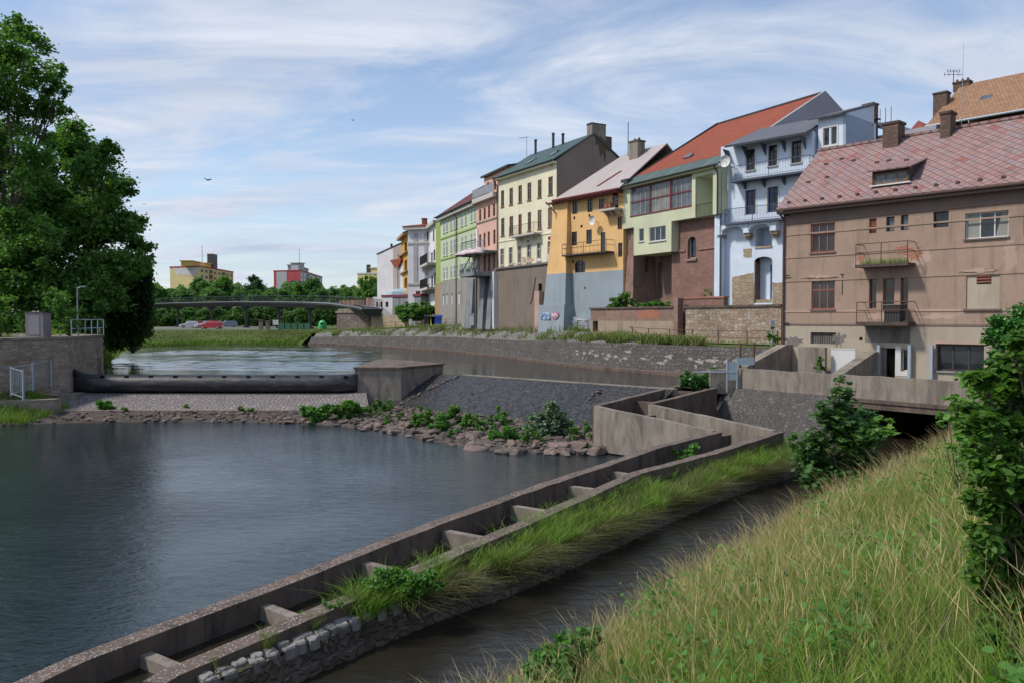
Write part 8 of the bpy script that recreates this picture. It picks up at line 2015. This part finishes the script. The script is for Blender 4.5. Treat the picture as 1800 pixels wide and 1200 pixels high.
# ================================================================ CAMERA, SKY, SUN
sc = bpy.context.scene
cd = bpy.data.cameras.new('camera'); cam = bpy.data.objects.new('camera', cd); COL.objects.link(cam)
cd.sensor_width = 36.0; cd.lens = F0 / 1800 * 36.0; cd.clip_start = .05; cd.clip_end = 6000
cam.location = (0, 0, 0); cam.rotation_euler = (math.pi / 2 - TH, 0, 0); sc.camera = cam
SUN_EL = math.radians(50); sdir = Vector((-.97, -.22, 0)).normalized() * math.cos(SUN_EL) + Vector((0, 0, math.sin(SUN_EL)))
sl = bpy.data.lights.new('sun', 'SUN'); sl.energy = 2.35; sl.angle = math.radians(6.0); sl.color = (1, .93, .83)
so = bpy.data.objects.new('sun', sl); COL.objects.link(so); so.rotation_euler = sdir.to_track_quat('Z', 'Y').to_euler()
w = bpy.data.worlds.new('World'); sc.world = w; w.use_nodes = True; t = w.node_tree
for n_ in list(t.nodes): t.nodes.remove(n_)
def N(ty, ins=None, **at):
    nd = t.nodes.new(ty)
    for k, v in at.items(): setattr(nd, k, v)
    for k, v in (ins or {}).items():
        if isinstance(v, bpy.types.NodeSocket): t.links.new(v, nd.inputs[k])
        else: nd.inputs[k].default_value = v
    return nd
def Ramp(f, st):
    nd = N('ShaderNodeValToRGB', {'Fac': f}); cr = nd.color_ramp
    while len(cr.elements) < len(st): cr.elements.new(.5)
    for e_, (p_, c_) in zip(cr.elements, st): e_.position = p_; e_.color = (c_, c_, c_, 1)
    return nd.outputs[0]
def Mt(op, a, b=0.0): 
    nd = N('ShaderNodeMath', operation=op)
    for i, v in enumerate((a, b)):
        if isinstance(v, bpy.types.NodeSocket): t.links.new(v, nd.inputs[i])
        else: nd.inputs[i].default_value = v
    return nd.outputs[0]
sky = N('ShaderNodeTexSky', sky_type='NISHITA', sun_disc=False, sun_elevation=SUN_EL, sun_rotation=math.atan2(sdir.x, sdir.y), air_density=1.0, dust_density=.6, ozone_density=1.5)
g = N('ShaderNodeTexCoord').outputs['Generated']
sp = N('ShaderNodeSeparateXYZ', {'Vector': g}); zc = Mt('ADD', Mt('MAXIMUM', sp.outputs[2], 0.0), .13)
pl = N('ShaderNodeCombineXYZ', {'X': Mt('DIVIDE', sp.outputs[0], zc), 'Y': Mt('DIVIDE', sp.outputs[1], zc), 'Z': 0.0}).outputs[0]
mp = N('ShaderNodeMapping', {'Vector': pl, 'Scale': (.55, 1.0, 1), 'Rotation': (0, 0, .28), 'Location': (CLX, CLY, 0)}).outputs[0]
n1 = N('ShaderNodeTexNoise', {'Vector': mp, 'Scale': 1.0, 'Detail': 10, 'Roughness': .6, 'Distortion': .9}).outputs['Fac']
mp2 = N('ShaderNodeMapping', {'Vector': pl, 'Scale': (.5, 1.15, 1), 'Rotation': (0, 0, .35), 'Location': (7.0, 2.0, 0)}).outputs[0]
n2 = N('ShaderNodeTexNoise', {'Vector': mp2, 'Scale': 1.6, 'Detail': 8, 'Roughness': .62, 'Distortion': 1.4}).outputs['Fac']
cov = Ramp(Mt('ADD', Mt('MULTIPLY', n1, .74), Mt('MULTIPLY', n2, .26)), [(.42, .14), (.495, .55), (.565, .96)])
hz = Ramp(sp.outputs[2], [(.0, .72), (.10, .38), (.27, .0)])
cov2 = Mt('MAXIMUM', Mt('MULTIPLY', cov, Ramp(sp.outputs[2], [(.30, 1.0), (.60, .35)])), hz)
n3 = N('ShaderNodeTexNoise', {'Vector': mp, 'Scale': .6, 'Detail': 5, 'Roughness': .5}).outputs['Fac']
ccol = N('ShaderNodeMix', data_type='RGBA'); t.links.new(Ramp(Mt('ADD', Mt('MULTIPLY', n3, .4), Mt('MULTIPLY', n2, .6)), [(.38, 0), (.62, 1)]), ccol.inputs[0]); ccol.inputs[6].default_value = (2.9, 3.35, 4.25, 1); ccol.inputs[7].default_value = (4.55, 4.8, 5.35, 1)
skc = N('ShaderNodeMix', data_type='RGBA', blend_type='MULTIPLY'); skc.inputs[0].default_value = 1; t.links.new(sky.outputs[0], skc.inputs[6]); skc.inputs[7].default_value = (.96, .95, .96, 1)
mx = N('ShaderNodeMix', data_type='RGBA'); t.links.new(cov2, mx.inputs[0]); t.links.new(skc.outputs[2], mx.inputs[6]); t.links.new(ccol.outputs[2], mx.inputs[7])
bg = N('ShaderNodeBackground', {'Color': mx.outputs[2], 'Strength': .115}); out_ = N('ShaderNodeOutputWorld', {'Surface': bg.outputs[0]})
sc.view_settings.view_transform = 'Standard'; sc.view_settings.look = 'None'; sc.view_settings.exposure = 0.60; sc.view_settings.gamma = 1.0
